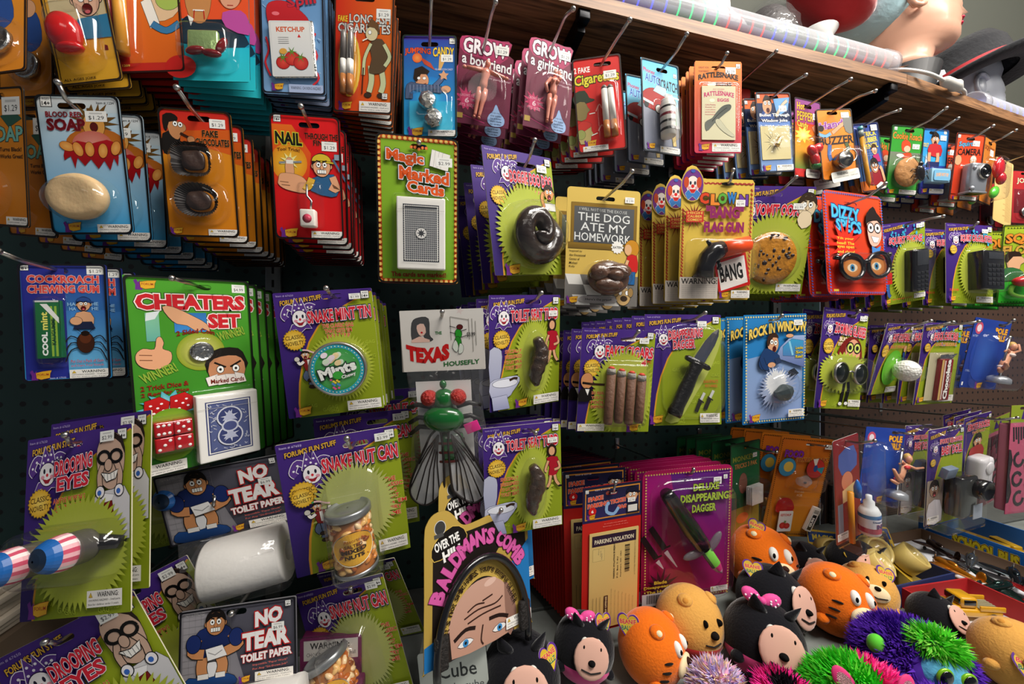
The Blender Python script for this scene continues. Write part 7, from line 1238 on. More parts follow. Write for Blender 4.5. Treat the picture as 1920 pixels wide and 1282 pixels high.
# no tear toilet paper: printed header over a clear bag with a roll
def tear(key, label, sz):
    c = Card(key, label, name='paper_roll_bag'); A = c.art(slot=(.47, .1, .18) if key == 'tearB' else None, base='8f8d92', c2='4a4a55', edge='15151a', r=.002, back='5a5a60'); A.rect(.015, .02, .985, .98, '9a979c', '5c5b66', 'u'); A.poly([(.3, .02), (.985, .02), (.985, .98), (.55, .98), (.45, .5)], '55545f', '3d3d48', 'v')
    for i in range(9): A.line([(.02+.05*i, .02), (.02+.05*i, .98)], .002, '7a787c')
    for i in range(12): A.line([(.02, .05+.08*i), (.42, .05+.08*i)], .002, '7a787c')
    A.txt('NEW & IMPROVED', .04, .04, .2, .08, 'c9c6c9', b=0); A.ell(.27, .84, .13, .12, 'e4e4e6', ol='222'); A.limb([(.2, .58), (.18, .72), (.2, .88)], .085, 'c98a5a'); A.limb([(.33, .58), (.36, .72), (.33, .88)], .085, 'c98a5a'); A.poly([(.08, .82), (.2, .86), (.4, .83), (.48, .92), (.42, .985), (.1, .985), (.03, .92)], '1f4a8a', '16305c', sm=2, ol='0a1020'); A.rect(.15, .8, .24, .86, 'e8e6e2', ol='222', ow=.003); A.rect(.3, .8, .38, .86, 'e8e6e2', ol='222', ow=.003)
    A.poly([(.13, .32), (.22, .24), (.36, .22), (.45, .34), (.44, .52), (.16, .6)], '1c2d66', '15224c', sm=2, ol='080c18'); A.limb([(.15, .36), (.1, .52), (.2, .56)], .08, 'c98a5a'); A.limb([(.43, .34), (.5, .48), (.38, .56)], .08, 'c98a5a'); A.ell(.115, .42, .06, .075, '1c2d66', ol='080c18'); A.ell(.475, .4, .06, .075, '1c2d66', ol='080c18'); A.face(.3, .2, .078, 'c98a5a', '15100e', 'grit'); A.poly([(.22, .5), (.36, .47), (.4, .6), (.24, .64)], 'ecebea', ol='444'); A.line([(.24, .54), (.3, .58), (.36, .53)], .008, '999')
    for t, u0, v0, u1, v1 in (('NO', .64, .1, .88, .3), ('TEAR', .53, .36, .94, .58), ('TOILET PAPER', .52, .62, .96, .72)): A.txt(t, u0, v0, u1, v1, 'f2eeec', o='b81c1c', ow=.055, b=.055, slope=.05 if t == 'NO' else .03)
    A.txt('Impossible "Paper Work"', .62, .755, .92, .785, 'e06a5a', b=.01, slope=.01); A.txt('For Any "Sit-Down Job"', .62, .805, .92, .835, 'e06a5a', b=.01, slope=.01); A.age(.93, .07, .055); A.price(.84, .34, '$6.99', .11, hh=.1); A.warn(.64, .86, .97, .97); A.logo(.55, .92, .1)
    c.done(); m = MB(); r, L = sz; m.lathe([(r*.35, 0), (r*.97, .0008), (r, .003), (r, L-.003), (r*.97, L-.0008), (r*.35, L)], 40, None, False); m.lathe([(r*.35, 0), (r*.35, L)], 24, None, False); M = Matrix.Rotation(PI/2, 4, 'Y'); m.xf(M); o = solidp(c, 'paper_roll', m, mat('soft_tissue', 'e2dfda', .9, bump=(160, .1)), (-L/2+.022, -.026, -r+.006), Matrix.Rotation(R(6), 3, 'Z'))
    m = MB(); r2, L2 = r+.004, L+.012; n = 26; prof = [(.02, 0), (r2*.8, .001), (r2, .006), (r2, L2-.006), (r2*.8, L2-.001), (.02, L2)]; rr = []
    for q, z in prof: rr.append([(z-L2/2+.022, -.026+q*math.cos(2*PI*j/n)*(1+.03*math.sin(5*j+40*z)), -r+.006+q*math.sin(2*PI*j/n)*(1+.03*math.sin(3*j+90*z))) for j in range(n)])
    m.loft(rr, None, False); m.smooth = True; hh = c.w*.44; m.add([(-hh, -.003, .002), (hh, -.003, .002), (L2/2+.014, -.05, -.01), (-L2/2+.014, -.05, -.01), (-hh, .004, .002), (hh, .004, .002), (L2/2+.014, .012, -.03), (-L2/2+.014, .012, -.03)], [(3, 2, 1, 0), (4, 5, 6, 7)]); c.part('clear_bag', m, BAG); return c
c = tear('tearA', 'grey header bag with a white paper roll, partly covered by the nut can card', (.036, .088)); c.hook(0, .4, .55, 'steel peg hook carrying the upper paper roll bag'); c.o['group'] = 'paper roll bags'
c = tear('tearB', 'grey header of the lower paper roll bag with a worried man on a toilet', (.042, .1)); hookl(c, 'the lower paper roll bag', .02); c.o['group'] = 'paper roll bags'
# snake nut can
NUTS = mat('mixed_nuts', 'c97a2a', .45, coat=.2); 
def nutcan(c, u, v, r, hh, tilt, y):
    N = MB(); N.smooth = True; cn = (0, 0, 0); rn = random.Random(8)
    body = MB(); body.lathe([(r*.9, .001), (r*.86, .004), (r*.86, hh-.004)], 36, 'a8642a', True)
    for i in range(120):
        a = rn.random()*2*PI; z = .006+(hh-.016)*rn.random(); cc = ['d98a3a', 'e8b870', 'b8601f', 'f0d0a0', '8a4418'][i % 5]; body.ell((r*.84*math.cos(a), r*.84*math.sin(a), z), (.0042, .0035, .0062), 7, 5, cc, Matrix.Rotation(a, 3, 'Z') @ Matrix.Rotation(rn.random()*3, 3, 'X'))
    Rm = Matrix.Rotation(R(tilt), 3, 'Y') @ Matrix.Rotation(R(-6), 3, 'X'); at = c.P(u, v, y); can = solidp(c, 'nut_can', body, PAINT, at, Rm)
    m = MB(); m.lathe([(r, 0), (r, hh)], 36, None, False); solidp(c, 'clear_can_wall', m, CLEAR, at, Rm, parent=can)
    m = MB(); z = hh; m.lathe([(r*1.02, z-.006), (r*1.06, z-.005), (r*1.06, z+.001), (r*1.0, z+.003), (r*.93, z+.003), (r*.9, z+.0005), (r*.55, z+.001), (r*.5, z+.0018), (.001, z+.0018)], 40, None, False); solidp(c, 'pull_lid', m, mat('lid_grey', '8f9294', .32, .7), at, Rm, parent=can); m = MB(); m.lathe([(r*.9, -.001), (r*1.03, 0), (r*1.03, .003), (r*.97, .004)], 36, None, False); solidp(c, 'base_rim', m, mat('lid_grey'), at, Rm, parent=can)
    # round-ended yellow label wrapped on the can
    G = MB(); G.smooth = True; lab = Art(.05, .04, base='e0a52a'); lab.m.v = []; lab.m.f = []; lab.m.c = []; lab.m.sm = []; lab.k = 0; lab.ell(.5, .5, .5, .4, 'efe6c8', n=40); lab.ell(.5, .5, .475, .375, 'dba02a', 'e8b83a', n=40)
    lab.txt('Assorted', .3, .2, .72, .3, '8a3a14', b=0); lab.txt('SALTED', .3, .35, .7, .45, '5a2410', b=.02); lab.txt('MIXED', .22, .48, .78, .61, '2a1408', b=.045); lab.txt('NUTS', .28, .65, .72, .77, '2a1408', b=.045)
    vs = []
    for x, y, zz in lab.m.v: a = x/r - R(90) + R(8); q = r*1.012 - y; vs.append((q*math.cos(a), q*math.sin(a), hh*.2+zz))
    # split the big fans so they bend with the can
    G.v = vs; G.f = lab.m.f; G.c = lab.m.c; G.sm = lab.m.sm; solidp(c, 'nut_label', G, PAINT, at, Rm, parent=can)
def nut(key, label, can=True, cu=.55, cv=.93, tilt=6):
    c = Card(key, label); A = forum(c, slot=(.63, .085, .22), head=(.25, .235, .1)); title(A, 'SNAKE NUT CAN', .33, .14, .98, .25, slope=.02); A.txt('Item # 67652', .03, .018, .2, .034, 'b8a8d8', b=0)
    for i, t in enumerate(('THE', 'CLASSIC', 'GAG', 'THAT', "GETS 'EM", 'EVERY', 'TIME')): A.txt(t, .885-.016*len(t), .38+.046*i, .885+.016*len(t), .413+.046*i, 'd03a30', o='e8e8b0', ow=.025, b=.03)
    A.rays(.56, .55, .3, .36, c='b4bb66', cc='a9ad72', spread=.25); gagman(A, .27, .54, .16); A.seal(.15, .4, .085); A.warn(.72, .86, .98, .955); A.logo(.26, .94, .17); A.price(.86, .06, '$2.99', .13, hh=.06); A.ell(.63, .085, .13, .03, 'd8a0a8') if 0 else None
    c.done()
    if can: nutcan(c, cu, cv-.055, .0245, .072, tilt, .028); c.blister(.34, .27, .78, .96, .056, .2)
    return c
c = nut('nut', 'front lime card with a clear can of mixed nuts and a grey lid', cu=.53, cv=.97, tilt=-2); hookl(c, 'the front can of nuts card', .03); c.o['group'] = 'can of nuts cards'
q = c.o.copy(); COL.objects.link(q); [copy_tree(ch, q) for ch in c.o.children if ch.name.startswith('backing_card')]; q.location = c.o.location+Vector((.012, .07, .006)); q.rotation_euler = (0, R(-4), 0); q['label'] = 'can of nuts card directly behind the front one, top strip showing'
q = c.o.copy(); COL.objects.link(q); [copy_tree(ch, q) for ch in c.o.children if ch.name.startswith('backing_card')]; q.location = c.o.location+Vector((.03, .14, .03)); q.rotation_euler = (0, R(-3), 0); q['label'] = 'can of nuts card deep under the mint tin card, dark purple strip showing'
c = nut('nutB', 'lower tilted lime card with a can of nuts, above the purple packs', cu=.42, cv=.93, tilt=-14); c.o['group'] = 'can of nuts cards'; hookl(c, 'the lower can of nuts card', .015)
c = nut('nutC', 'tilted lime can of nuts card between the front and the lower one', False); hookl(c, 'the middle can of nuts card', .015); c.o['group'] = 'can of nuts cards'
# bald man's comb
c = Card('comb', 'yellow, black and blue card with a bald head under a black hair band')
o = smoothpath([(0, .1), (.02, .0), (.08, -.06), (.18, -.07), (.25, -.02), (.32, .06), (.42, .07), (.7, .02), (.95, -.02), (1, .03), (1.0, .5), (1.0, .97), (.97, 1), (.5, 1), (.03, 1), (0, .97), (0, .5)], 3)
A = c.art(out=o, base='b89a4a', c2='a88c40', edge='8a7430', back='9a8a60', slot=None)
A.poly([(.06, .98), (.07, .2), (.14, .14), (.42, .12), (.96, .06), (.98, .5), (.7, .3)], '1c1512', sm=0); A.poly([(.06, .2), (.12, .12), (.24, .06), (.34, .1), (.36, .2), (.2, .26), (.08, .28)], '15110f', sm=2, ol='c9a850', ow=.006)
A.ell(.13, .05, .045, .05, '3a3a3a', ol='c8c8c8'); A.line([(.08, .11), (.16, .1)], .03, '4a4a4a'); A.ell(.68, .04, .1, .014, '15110f')
A.txt('OVER THE', .08, .13, .3, .2, 'f0eeea', b=.035, rot=14); A.txt('HILL', .15, .21, .34, .29, 'f0eeea', b=.05, rot=12)
A.poly([(0, .84), (.16, .8), (.3, 1.0), (0, 1)], '1c6aa8'); A.poly([(.7, .55), (1, .32), (1, 1), (.74, 1)], '1f6fae')
[A.ell(.5, .999, a, b, k, n=40, a0=0, a1=180) for a, b, k in ((.425, .63, '8a6c2a'), (.41, .612, 'c0a04c'), (.31, .49, '1c1512'))]; A.poly([(.2, .99), (.19, .8), (.26, .64), (.4, .535), (.56, .52), (.69, .58), (.78, .7), (.81, .85), (.79, .99)], 'c49a88', 'b98c78', sm=3); A.poly([(.72, .6), (.8, .7), (.84, .86), (.8, .99), (.74, .99)], '8f6a5c', sm=2); A.ell(.58, .56, .06, .025, 'd9b4a4', rot=12)
for pts in ([(.36, .72), (.44, .69), (.52, .7)], [(.33, .76), (.46, .73), (.62, .735), (.7, .7)], [(.36, .8), (.5, .775), (.68, .77)], [(.5, .68), (.6, .66)]): A.line(pts, .012, '3a2018', 4)
for x, d in ((.34, -1), (.66, 1)):
    A.line([(x-.1, .88 if d < 0 else .83), (x, .835), (x+.09, .85 if d < 0 else .87)], .028, '241410', 3); A.poly([(x-.07, .93), (x, .895), (x+.07, .925), (x, .95)], 'e8e6e4', sm=2, ol='4a2a20'); A.ell(x, .925, .026, .026, '3a86c0'); A.ell(x, .925, .011, .011, '111')
A.line([(.5, .85), (.48, .95), (.5, .99)], .012, '3a2018', 3); A.poly([(.1, 1), (.1, .86), (.2, .8), (.22, 1)], '241a16')
A.arctxt("BALDMAN'S COMB", .52, .97, .5, .76, 150, 38, .125, 'd05aa0', o='5a1a40', ow=.03, b=.06, wd=[1, 1, 1, 1, 1.2, 1, 1, .45, .9, .5, 1, 1, 1.2, 1])
A.arctxt("Let's not split HAIRS, You're getting OLDER", .5, .999, .352, .545, 166, 22, .044, '2a1c10', b=.015, wd=[.5 if ch in "ilt',I j" else 1 for ch in "Let's not split HAIRS, You're getting OLDER"])
A.warn(.72, .88, .99, .965)
c.done(); m = MB(); pts = [(c.X(.5)+.425*c.w*math.cos(R(a)), -.008, c.Z(.98)+.63*c.w*math.sin(R(a))) for a in range(188, -12, -6)]; m.tube(pts, [.0048]*len(pts), 10); band = c.part('hair_band', m, mat('black_plastic'))
for sx in (-1, 1): m = MB(); m.box((c.X(.5)+sx*.39*c.w, -.008, c.Z(.89)), (.018, .008, .036), .003); m.build('band_tip', mat('brush_black', '1a1513', .7, bump=(300, 1)), band)
c.o['group'] = 'hair band cards'; c.hook(.02, .68, .04, 'steel peg hook carrying the hair band cards')
q = c.o.copy(); COL.objects.link(q); [copy_tree(ch, q) for ch in c.o.children if ch.name.startswith('backing_card')]; q.location = c.o.location+Vector((.02, .05, .028)); q['label'] = 'hair band card directly behind the front one, its yellow top showing'
# white cube card
c = Card('cube', 'white card for a puzzle cube below the bald head card'); A = c.art(slot=None, base='d3d8d0', c2='c3cac2', edge='b9beb8', r=.004, back='b0b0b0'); A.txt('iCube', .22, .13, .84, .27, '3a3d3d', b=.01); A.txt('puzzle cube', .2, .32, .93, .42, '55595a', b=0); A.txt('six Sides?', .4, .5, .95, .57, '777b7c', b=0); A.txt('$7.99', .62, .02, .78, .06, '3a2a4a', b=0, rot=4); c.done(); m = MB(); m.box((0, .022, c.h/2), (c.w*.96, .04, c.h*.96), .003); c.part('carton', m, mat('white_carton', 'c9cec8', .6))
# parking tickets
def parking(key, label, n=0):
    c = Card(key, label, name='novelty_envelope_card'); A = c.art(slot=(.48, .055, .2), base='c3241c', c2='b01f18', edge='a81c18', r=.002, back='8a2018'); A.rect(.0, .0, 1, .24, '1a1a34', '23204a'); A.rect(.04, .018, .97, .222, 'd08a30'); A.rect(.055, .026, .955, .214, '1d1c38', '2c2858'); A.age(.07, .03, .06); A.txt('Item # 60718', .2, .022, .45, .032, 'd0c8e0', b=0)
    A.txt('FAKE', .09, .065, .34, .095, 'd8482a', o='f0d0c0', ow=.03, b=.05, slope=.006); A.txt('PARKING TICKET', .08, .105, .74, .135, 'd8482a', o='f0d0c0', ow=.03, b=.05, slope=.016); A.txt('GAG', .58, .145, .74, .172, 'd8482a', o='f0d0c0', ow=.03, b=.05); A.ell(.16, .165, .065, .065, 'c81c1c'); A.txt('6', .14, .155, .18, .175, 'f4f0ea', b=.04); A.logo(.14, .2, .14)
    A.line([(.4, .13), (.4, .18), (.52, .2), (.6, .16)], .05, '8ab0d8', 3); A.ell(.42, .125, .03, .03, '8ab0d8'); A.face(.83, .09, .09, 'd9a27a', '101018', 'flat', cap='15152c'); A.poly([(.74, .15), (.92, .14), (.96, .21), (.74, .21)], '15152c', sm=1, ol='333'); A.rect(.76, .155, .92, .2, 'dcdad2'); A.price(.82, .12, '$2.99', .13, hh=.03)
    A.txt('Do not park on the sidewalk again', .36, .255, .74, .263, 'e8a090', b=0); A.txt('Envelope on back of card', .34, .272, .76, .28, 'e8a090', b=0)
    c.done(); E = Art(c.w*.84, c.h*.665, base='d8bd78', c2='d0a860', edge='b8985a', r=.001); E.rect(.05, .03, .95, .14, '2c1c30'); E.txt('PARKING VIOLATION', .1, .07, .9, .115, 'e0d4b8', b=.03); E.rect(.07, .165, .3, .29, 'd8bd78', ol='7a6a40', ow=.004); E.txt('Place', .13, .19, .24, .2, '555', rot=90, b=0); E.txt('Stamp', .17, .21, .28, .222, '555', rot=90, b=0); E.txt('Here', .19, .24, .3, .252, '555', rot=90, b=0)
    def vt(t, u, v0, v1, hh, col, b=.01): L = (v1-v0)*E.h/E.w; E.txt(t, u-L/2, (v0+v1)/2-hh*E.w/E.h/2, u+L/2, (v0+v1)/2+hh*E.w/E.h/2, col, b=b, rot=90)
    vt('PARKING VIOLATION BUREAU', .5, .14, .5, .035, '2a2220', .025); vt('P.O. Box T-4U', .57, .28, .5, .03, '2a2220'); vt('Anywhere, NY, USA', .64, .22, .5, .03, '3a3230')
    for i in range(18): E.rect(.72, .17+.016*i, .82, .17+.016*i+(.006 if i % 3 else .011), '2a2420')
    vt('DO NOT MAIL THIS ENVELOPE WITHOUT POSTAGE', .93, .1, .5, .02, '3a3230', 0); E.rect(.3, .66, .38, .97, '4a2a20'); vt('NATURE OF OFFENSE', .34, .67, .96, .035, 'e0c890', .03)
    for i in range(7): vt('x double parked on a hill in a hurry today', .45+.075*i, .6+.02*i, .97, .018, '5a4a38', 0)
    for i in range(3): E.line([(.08+.07*i, .66), (.08+.07*i, .96)], .006, '6a5a40')
    e = E.build(c.o, 'manila_envelope'); e.location = (c.X(.53), -.0022, c.h*.025); return c
c = parking('park', 'single manila parking ticket card hanging in front of the red stack'); hookl(c, 'the parking ticket cards', .03); c.o['group'] = 'parking ticket cards'
c = parking('parkB', 'front of the dense red parking stack behind the single manila card'); c.hook(0); c.copies(15, .0095, 'parking ticket card', full=15, deep=1, dx=-.002, jit=.0)
# deluxe dagger
c = Card('delux', 'front big magenta card with a long black handled dagger pointing down')
A = c.art(slot=(.5, .045, .1), base='b01858', c2='8a1238', edge='c03a78', r=.012, back='8a5060'); A.rect(.03, .03, .97, .985, 'a01878', '9a1230', 'v'); A.poly([(.3, .03), (.97, .03), (.97, .97), (.66, .97), (.42, .5)], '5a1a7a', 'a0145a', 'v', sm=0)
for i in range(33): A.ell(.035+.029*i, .03, .009, .009, 'd8c060', n=6); A.ell(.035+.029*i, .975, .009, .009, 'd8c060', n=6)
for i in range(1, 46): A.ell(.033, .03+.021*i, .009, .009, 'd8c060', n=6); A.ell(.965, .03+.021*i, .009, .009, 'd8c060', n=6)
A.age(.9, .08, .05); A.price(.81, .105, '$ 3.99', .09, hh=.055); A.txt('Item # 61522', .82, .045, .94, .053, 'e0b0d0', b=0)
for t, u0, v0, u1, v1 in (('DELUXE', .54, .115, .83, .17), ('DISAPPEARING', .4, .19, .94, .25), ('DAGGER', .53, .27, .8, .33)): A.txt(t, u0, v0, u1, v1, 'a8c040', o='1a0c18', ow=.05, b=.04)
for x, y, q in ((.24, .575, 1), (.15, .64, .55)): A.line([(x-.16, y-.17), (x, y+.0)], .06, '1c1218'); A.line([(x-.02, y-.0), (x+.06, y-.02)], .02, '1c1218'); A.line([(x+.01, y+.02), (x+.14*q, y+.15*q)], .045, 'c0b0b8', taper=True)
A.star(.2, .86, .2, .08, 14, '3a0a20', jit=.5)
for i, t in enumerate(('Blade', 'Disappears In', 'The Handle!')): A.txt(t, .2-.014*len(t), .81+.034*i, .2+.014*len(t), .835+.034*i, 'd8b83a', o='3a0a18', ow=.03, b=.03)
A.rect(.0, .9, .26, .995, 'c9c2c4')
for i in range(22): A.rect(.05+.0085*i, .91, .05+.0085*i+(.004 if i % 3 else .006), .975, '1c1a1c')
A.logo(.38, .925, .14); A.txt('World Wide Toys', .27, .955, .5, .97, 'e0b0c8', b=0); A.warn(.48, .945, .72, .99); A.warn(.76, .91, .96, .95)
c.done(); SM = clear_mat('smoky_plastic', (.55, .55, .6, 1), .1, 1.45, .12)
a, b = Vector(c.P(.19, .13, .017)), Vector(c.P(.62, .565, .017)); d = (b-a).normalized(); n = Vector((d.z, 0, -d.x)); m = MB(); rs = []
for t, wv in ((0, .010), (.03, .0125), (.3, .0145), (.65, .0165), (.95, .015), (1, .013)): p = a.lerp(b, t); rs.append([tuple(p+n*wv*math.cos(q)+Vector((0, .0115*math.sin(q), 0))) for q in [2*PI*i/18 for i in range(18)]])
m.loft(rs); c.part('handle', m, mat('black_rib_handle', '100d10', .22, coat=.5, bump=(45, .25)))
m = MB(); g = b+d*.002
for sx in (-1, 1): m.ell(tuple(g+n*sx*.022-d*.004*sx), (.022, .005, .008), 14, 8, None, Matrix.Rotation(-math.atan2(n.z, n.x)+sx*R(22), 3, 'Y'))
c.part('cross_guard', m, SM); e = b+d*.062; m = MB(); rs = []
for t, wv in ((0, .0105), (.7, .0098), (.9, .007), (1, .002)): p = (b+d*.004).lerp(e, t); rs.append([tuple(p+n*wv*math.cos(q)+Vector((0, .004*math.sin(q), 0))) for q in [2*PI*i/12 for i in range(12)]])
m.smooth = True; n0 = len(m.f); m.loft(rs)
m.c = [('7ac84a' if i < 10 else '4a5a48') if i < 12 else ('c83a78' if i < 22 else 'd8a0b8') for i in range(len(m.f))]; c.part('coloured_blade', m, PAINT); c.blister(.1, .08, .93, .93, .031, .2)
hookl(c, 'the big magenta dagger cards', .03); c.copies(4, .034, 'big magenta dagger card', dx=-.006, jit=.002, full=0, dz=.05)
# green three-joke card
c = Card('green', 'green three joke pack with a folded white cloth and round tins'); A = c.art(slot=(.5, .05, .2), base='1f5a34', c2='7a6a24', edge='2a3a2a', r=.004); A.rect(.04, .03, .96, .6, '1f6a3c', '1d5030'); A.rect(.04, .6, .96, .97, '8a7a2c', '9a7424'); A.txt('MONKEY', .08, .12, .8, .17, '8a9a3a', o='1a2a10', b=.03); A.txt('TRICKS 3 PAK', .14, .19, .9, .235, 'c08a4a', o='1a2a10', b=.03); A.ell(.42, .38, .14, .2, '8a5a4a', ol='222'); A.ell(.4, .7, .2, .1, 'c86a2a'); A.price(.82, .14, '$4.99', .14)
c.done(); m = MB()
for i in range(4): m.box((0, -.009-.003*i, 0), (.05-.002*i, .0026, .04), .001)
solidp(c, 'folded_cloth', m, mat('white_cloth', 'c9c6c2', .8, bump=(120, .3)), c.P(.62, .48, 0)); OC = mat('orange_face', 'd8642a', .45)
for u, v in ((.3, .86), (.72, .82)):
    m = MB(); m.lathe([(.017, 0), (.018, .001), (.018, .014), (.017, .0155)], 26, None, False); o = solidp(c, 'round_tin', m, mat('brushed_tin'), c.P(u, v, .004), front()); m = MB(); m.lathe([(.001, .0157), (.0168, .0156)], 26, None, False); m.f.append(list(range(26))); m.c.append(None); m.sm.append(False); solidp(c, 'tin_face', m, OC, c.P(u, v, .004), front(), parent=o)
c.blister(.1, .35, .98, .97, .03, .12); hookl(c, 'the green three joke pack', .1); c.copies(4, .033, 'green three joke pack', dx=-.01, full=1, thin=.02)
# food jokes
c = Card('food', 'orange three joke pack with an ice lump, red sauce packet and striped gum'); A = c.art(slot=(.58, .065, .18), base='c8701c', c2='c8801c', edge='7a4a10', r=.004, back='8a7050'); A.rect(.04, .03, .96, .97, 'c8681c', 'cf861c')
for i in range(26): A.rect(.05+.035*i, .018, .067+.035*i, .03, '2a1a0a'); A.rect(.05+.035*i, .965, .067+.035*i, .978, '2a1a0a')
for i in range(50): A.rect(.02, .03+.0188*i, .04, .038+.0188*i, '2a1a0a'); A.rect(.96, .03+.0188*i, .98, .038+.0188*i, '2a1a0a')
A.txt('FOOD', .1, .125, .46, .2, '7a2a9a', o='2a0c30', ow=.03, b=.06); A.txt('JOKES 3 PAK', .32, .185, .95, .24, '9a3a2a', o='d8c040', ow=.03, b=.04, slope=.02); A.ell(.2, .295, .16, .16, '3a8ab0', ol='2a1a0a'); A.ell(.22, .29, .09, .09, 'd8b84a'); A.ell(.74, .29, .17, .17, 'b8302a', ol='2a1a0a'); A.poly([(.74, .29), (.9, .27), (.88, .34)], '2a8a9a'); A.poly([(.66, .2), (.76, .19), (.74, .29)], 'd9d6d0'); A.ell(.74, .29, .04, .06, '2a4a8a'); A.txt('SUGAR BUG', .44, .52, .62, .54, 'e8d8b0', b=0); A.txt('ICE', .5, .555, .6, .575, 'e8d8b0', b=0); A.price(.9, .07, '$4.99', .14, hh=.045); A.poly([(.16, .64), (.24, .6), (.4, .61), (.5, .7), (.4, .76), (.16, .74)], 'a81c1c', sm=3)
c.done(); m = MB(); m.smooth = False; m.ell((0, 0, 0), (.02, .01, .013), 9, 6, None, None, lambda x, y, z: (x*(1+.15*math.sin(z*400)), y, z*(1+.2*math.sin(x*260)))); m.sm = [False]*len(m.sm); ice = solidp(c, 'ice_lump', m, clear_mat('clear_ice', (.9, .92, .95, 1), .05, 1.5, .12), c.P(.5, .41, .013)); m = MB(); m.ell((0, 0, 0), (.004, .002, .003), 10, 6); solidp(c, 'black_fly', m, mat('roach_shell'), c.P(.52, .42, .014), parent=ice)
P = Art(.036, .05, base='d9d8d4', edge='c0c0bf', r=.002); P.txt('KETCHUP', .12, .12, .88, .24, 'b83a2a', b=.04); P.ell(.36, .7, .24, .22, 'b01c1c', 'd04838'); P.ell(.66, .72, .22, .2, 'b01c1c', 'd04838'); P.star(.5, .52, .16, .05, 6, '5a8a2e'); o = P.build(c.o, 'sauce_packet'); o.location = c.P(.36, .93, .009); o.data.materials[0] = PAINT; o.rotation_euler = (0, R(-4), 0)
P = Art(.017, .06, base='e4e2dc', edge='c0beb8', r=.001); P.rect(.2, .3, .85, .94, '17141a'); P.txt('GUM', -.2, .56, 1.2, .68, 'f2f0ea', b=.06, rot=90); [P.rect(.1, .1+.03*i, .9, .115+.03*i, '222') for i in range(5)]; o = P.build(c.o, 'gum_strip'); o.location = c.P(.8, .91, .012); o.rotation_euler = (0, R(14), 0); o.data.materials[0] = PAINT; m = MB(); m.box((0, 0, .03), (.0168, .008, .06), .001); solidp(c, 'gum_body', m, mat('gum_white', 'd9d6d0', .5), c.P(.8, .91, .0075), Matrix.Rotation(R(14), 3, 'Y'))
c.blister(.28, .33, .86, .5, .028, .3); c.blister(.14, .6, .97, .94, .02, .12); hookl(c, 'the orange three joke pack', .08); c.copies(3, .032, 'orange three joke pack', dx=-.01, full=1, thin=.03)
# ink pack
c = Card('ink', 'clear pack with a yellow pencil and a white bottle of vanishing ink'); A = c.art(slot=None, base='7a1f26', c2='8a3a24', edge='a8a4a0', r=.004, back='5a3030'); A.poly([(.2, .15), (.8, .1), (.9, .3), (.3, .35)], '4a5a9a', sm=2); A.ell(.5, .42, .22, .25, 'c87a5a', ol='222'); A.poly([(.3, .5), (.8, .45), (.8, .6), (.3, .62)], 'd0b07a'); A.rect(.1, .62, .3, .9, '8a8a94'); A.warn(.05, .9, .5, .97)
c.done(); m = MB(); m.tube([(0, 0, 0), (0, 0, .1)], .005, 6, None); solidp(c, 'yellow_pencil', m, mat('pencil_yellow', 'd0881c', .4), c.P(.32, .97, .012)); m = MB(); r = .0165; m.lathe([(r*.9, 0), (r, .003), (r, .042), (r*.75, .051), (r*.5, .054), (r*.5, .062), (r*.28, .066), (r*.28, .074), (.001, .075)], 24); bt = solidp(c, 'ink_bottle', m, mat('white_bottle_plastic', 'dfe2e4', .35, coat=.3), c.P(.78, .9, .022)); m = MB(); m.lathe([(r*1.01, .006), (r*1.01, .016)], 24, 'b02a4a', False); m.lathe([(r*1.012, .016), (r*1.012, .034)], 24, 'e0e2ea', False); m.lathe([(r*1.01, .034), (r*1.01, .041)], 24, '3a7ab8', False); solidp(c, 'bottle_band', m, PAINT, c.P(.78, .9, .022), parent=bt)
L = Art(.032, .03, base='fff'); L.m.v = []; L.m.f = []; L.m.c = []; L.m.sm = []; L.k = 0; L.txt('MAGIC', .3, .12, .7, .25, '2a4a9a', b=.03); L.txt('Disappearing', .08, .32, .92, .47, '2a3a7a', b=.03); L.txt('INK', .25, .54, .75, .82, '2a2a6a', o='c83a5a', ow=.04, b=.06); G = MB(); G.f = L.m.f; G.c = L.m.c; G.sm = L.m.sm; G.v = [((r*1.02-y)*math.cos(x/r-PI/2), (r*1.02-y)*math.sin(x/r-PI/2), .011+z) for x, y, z in L.m.v]; solidp(c, 'bottle_print', G, PAINT, c.P(.78, .9, .022), parent=bt)
m = MB(); m.lathe([(.006, 0), (.006, .02), (.003, .03), (.001, .034)], 14); solidp(c, 'blue_cap', m, mat('blue_cap', '1f6ac0', .3, coat=.3), c.P(.6, .56, .012)); c.blister(.05, .03, 1.05, 1.02, .042, .06); c.hook(.03, .5, .04, 'steel peg hook carrying the vanishing ink pack')
c = dancer('pole2', 'lower blue card with a blond doll kicking on a pole', 1, 0); hookl(c, 'the lower blue pole doll card', .05)
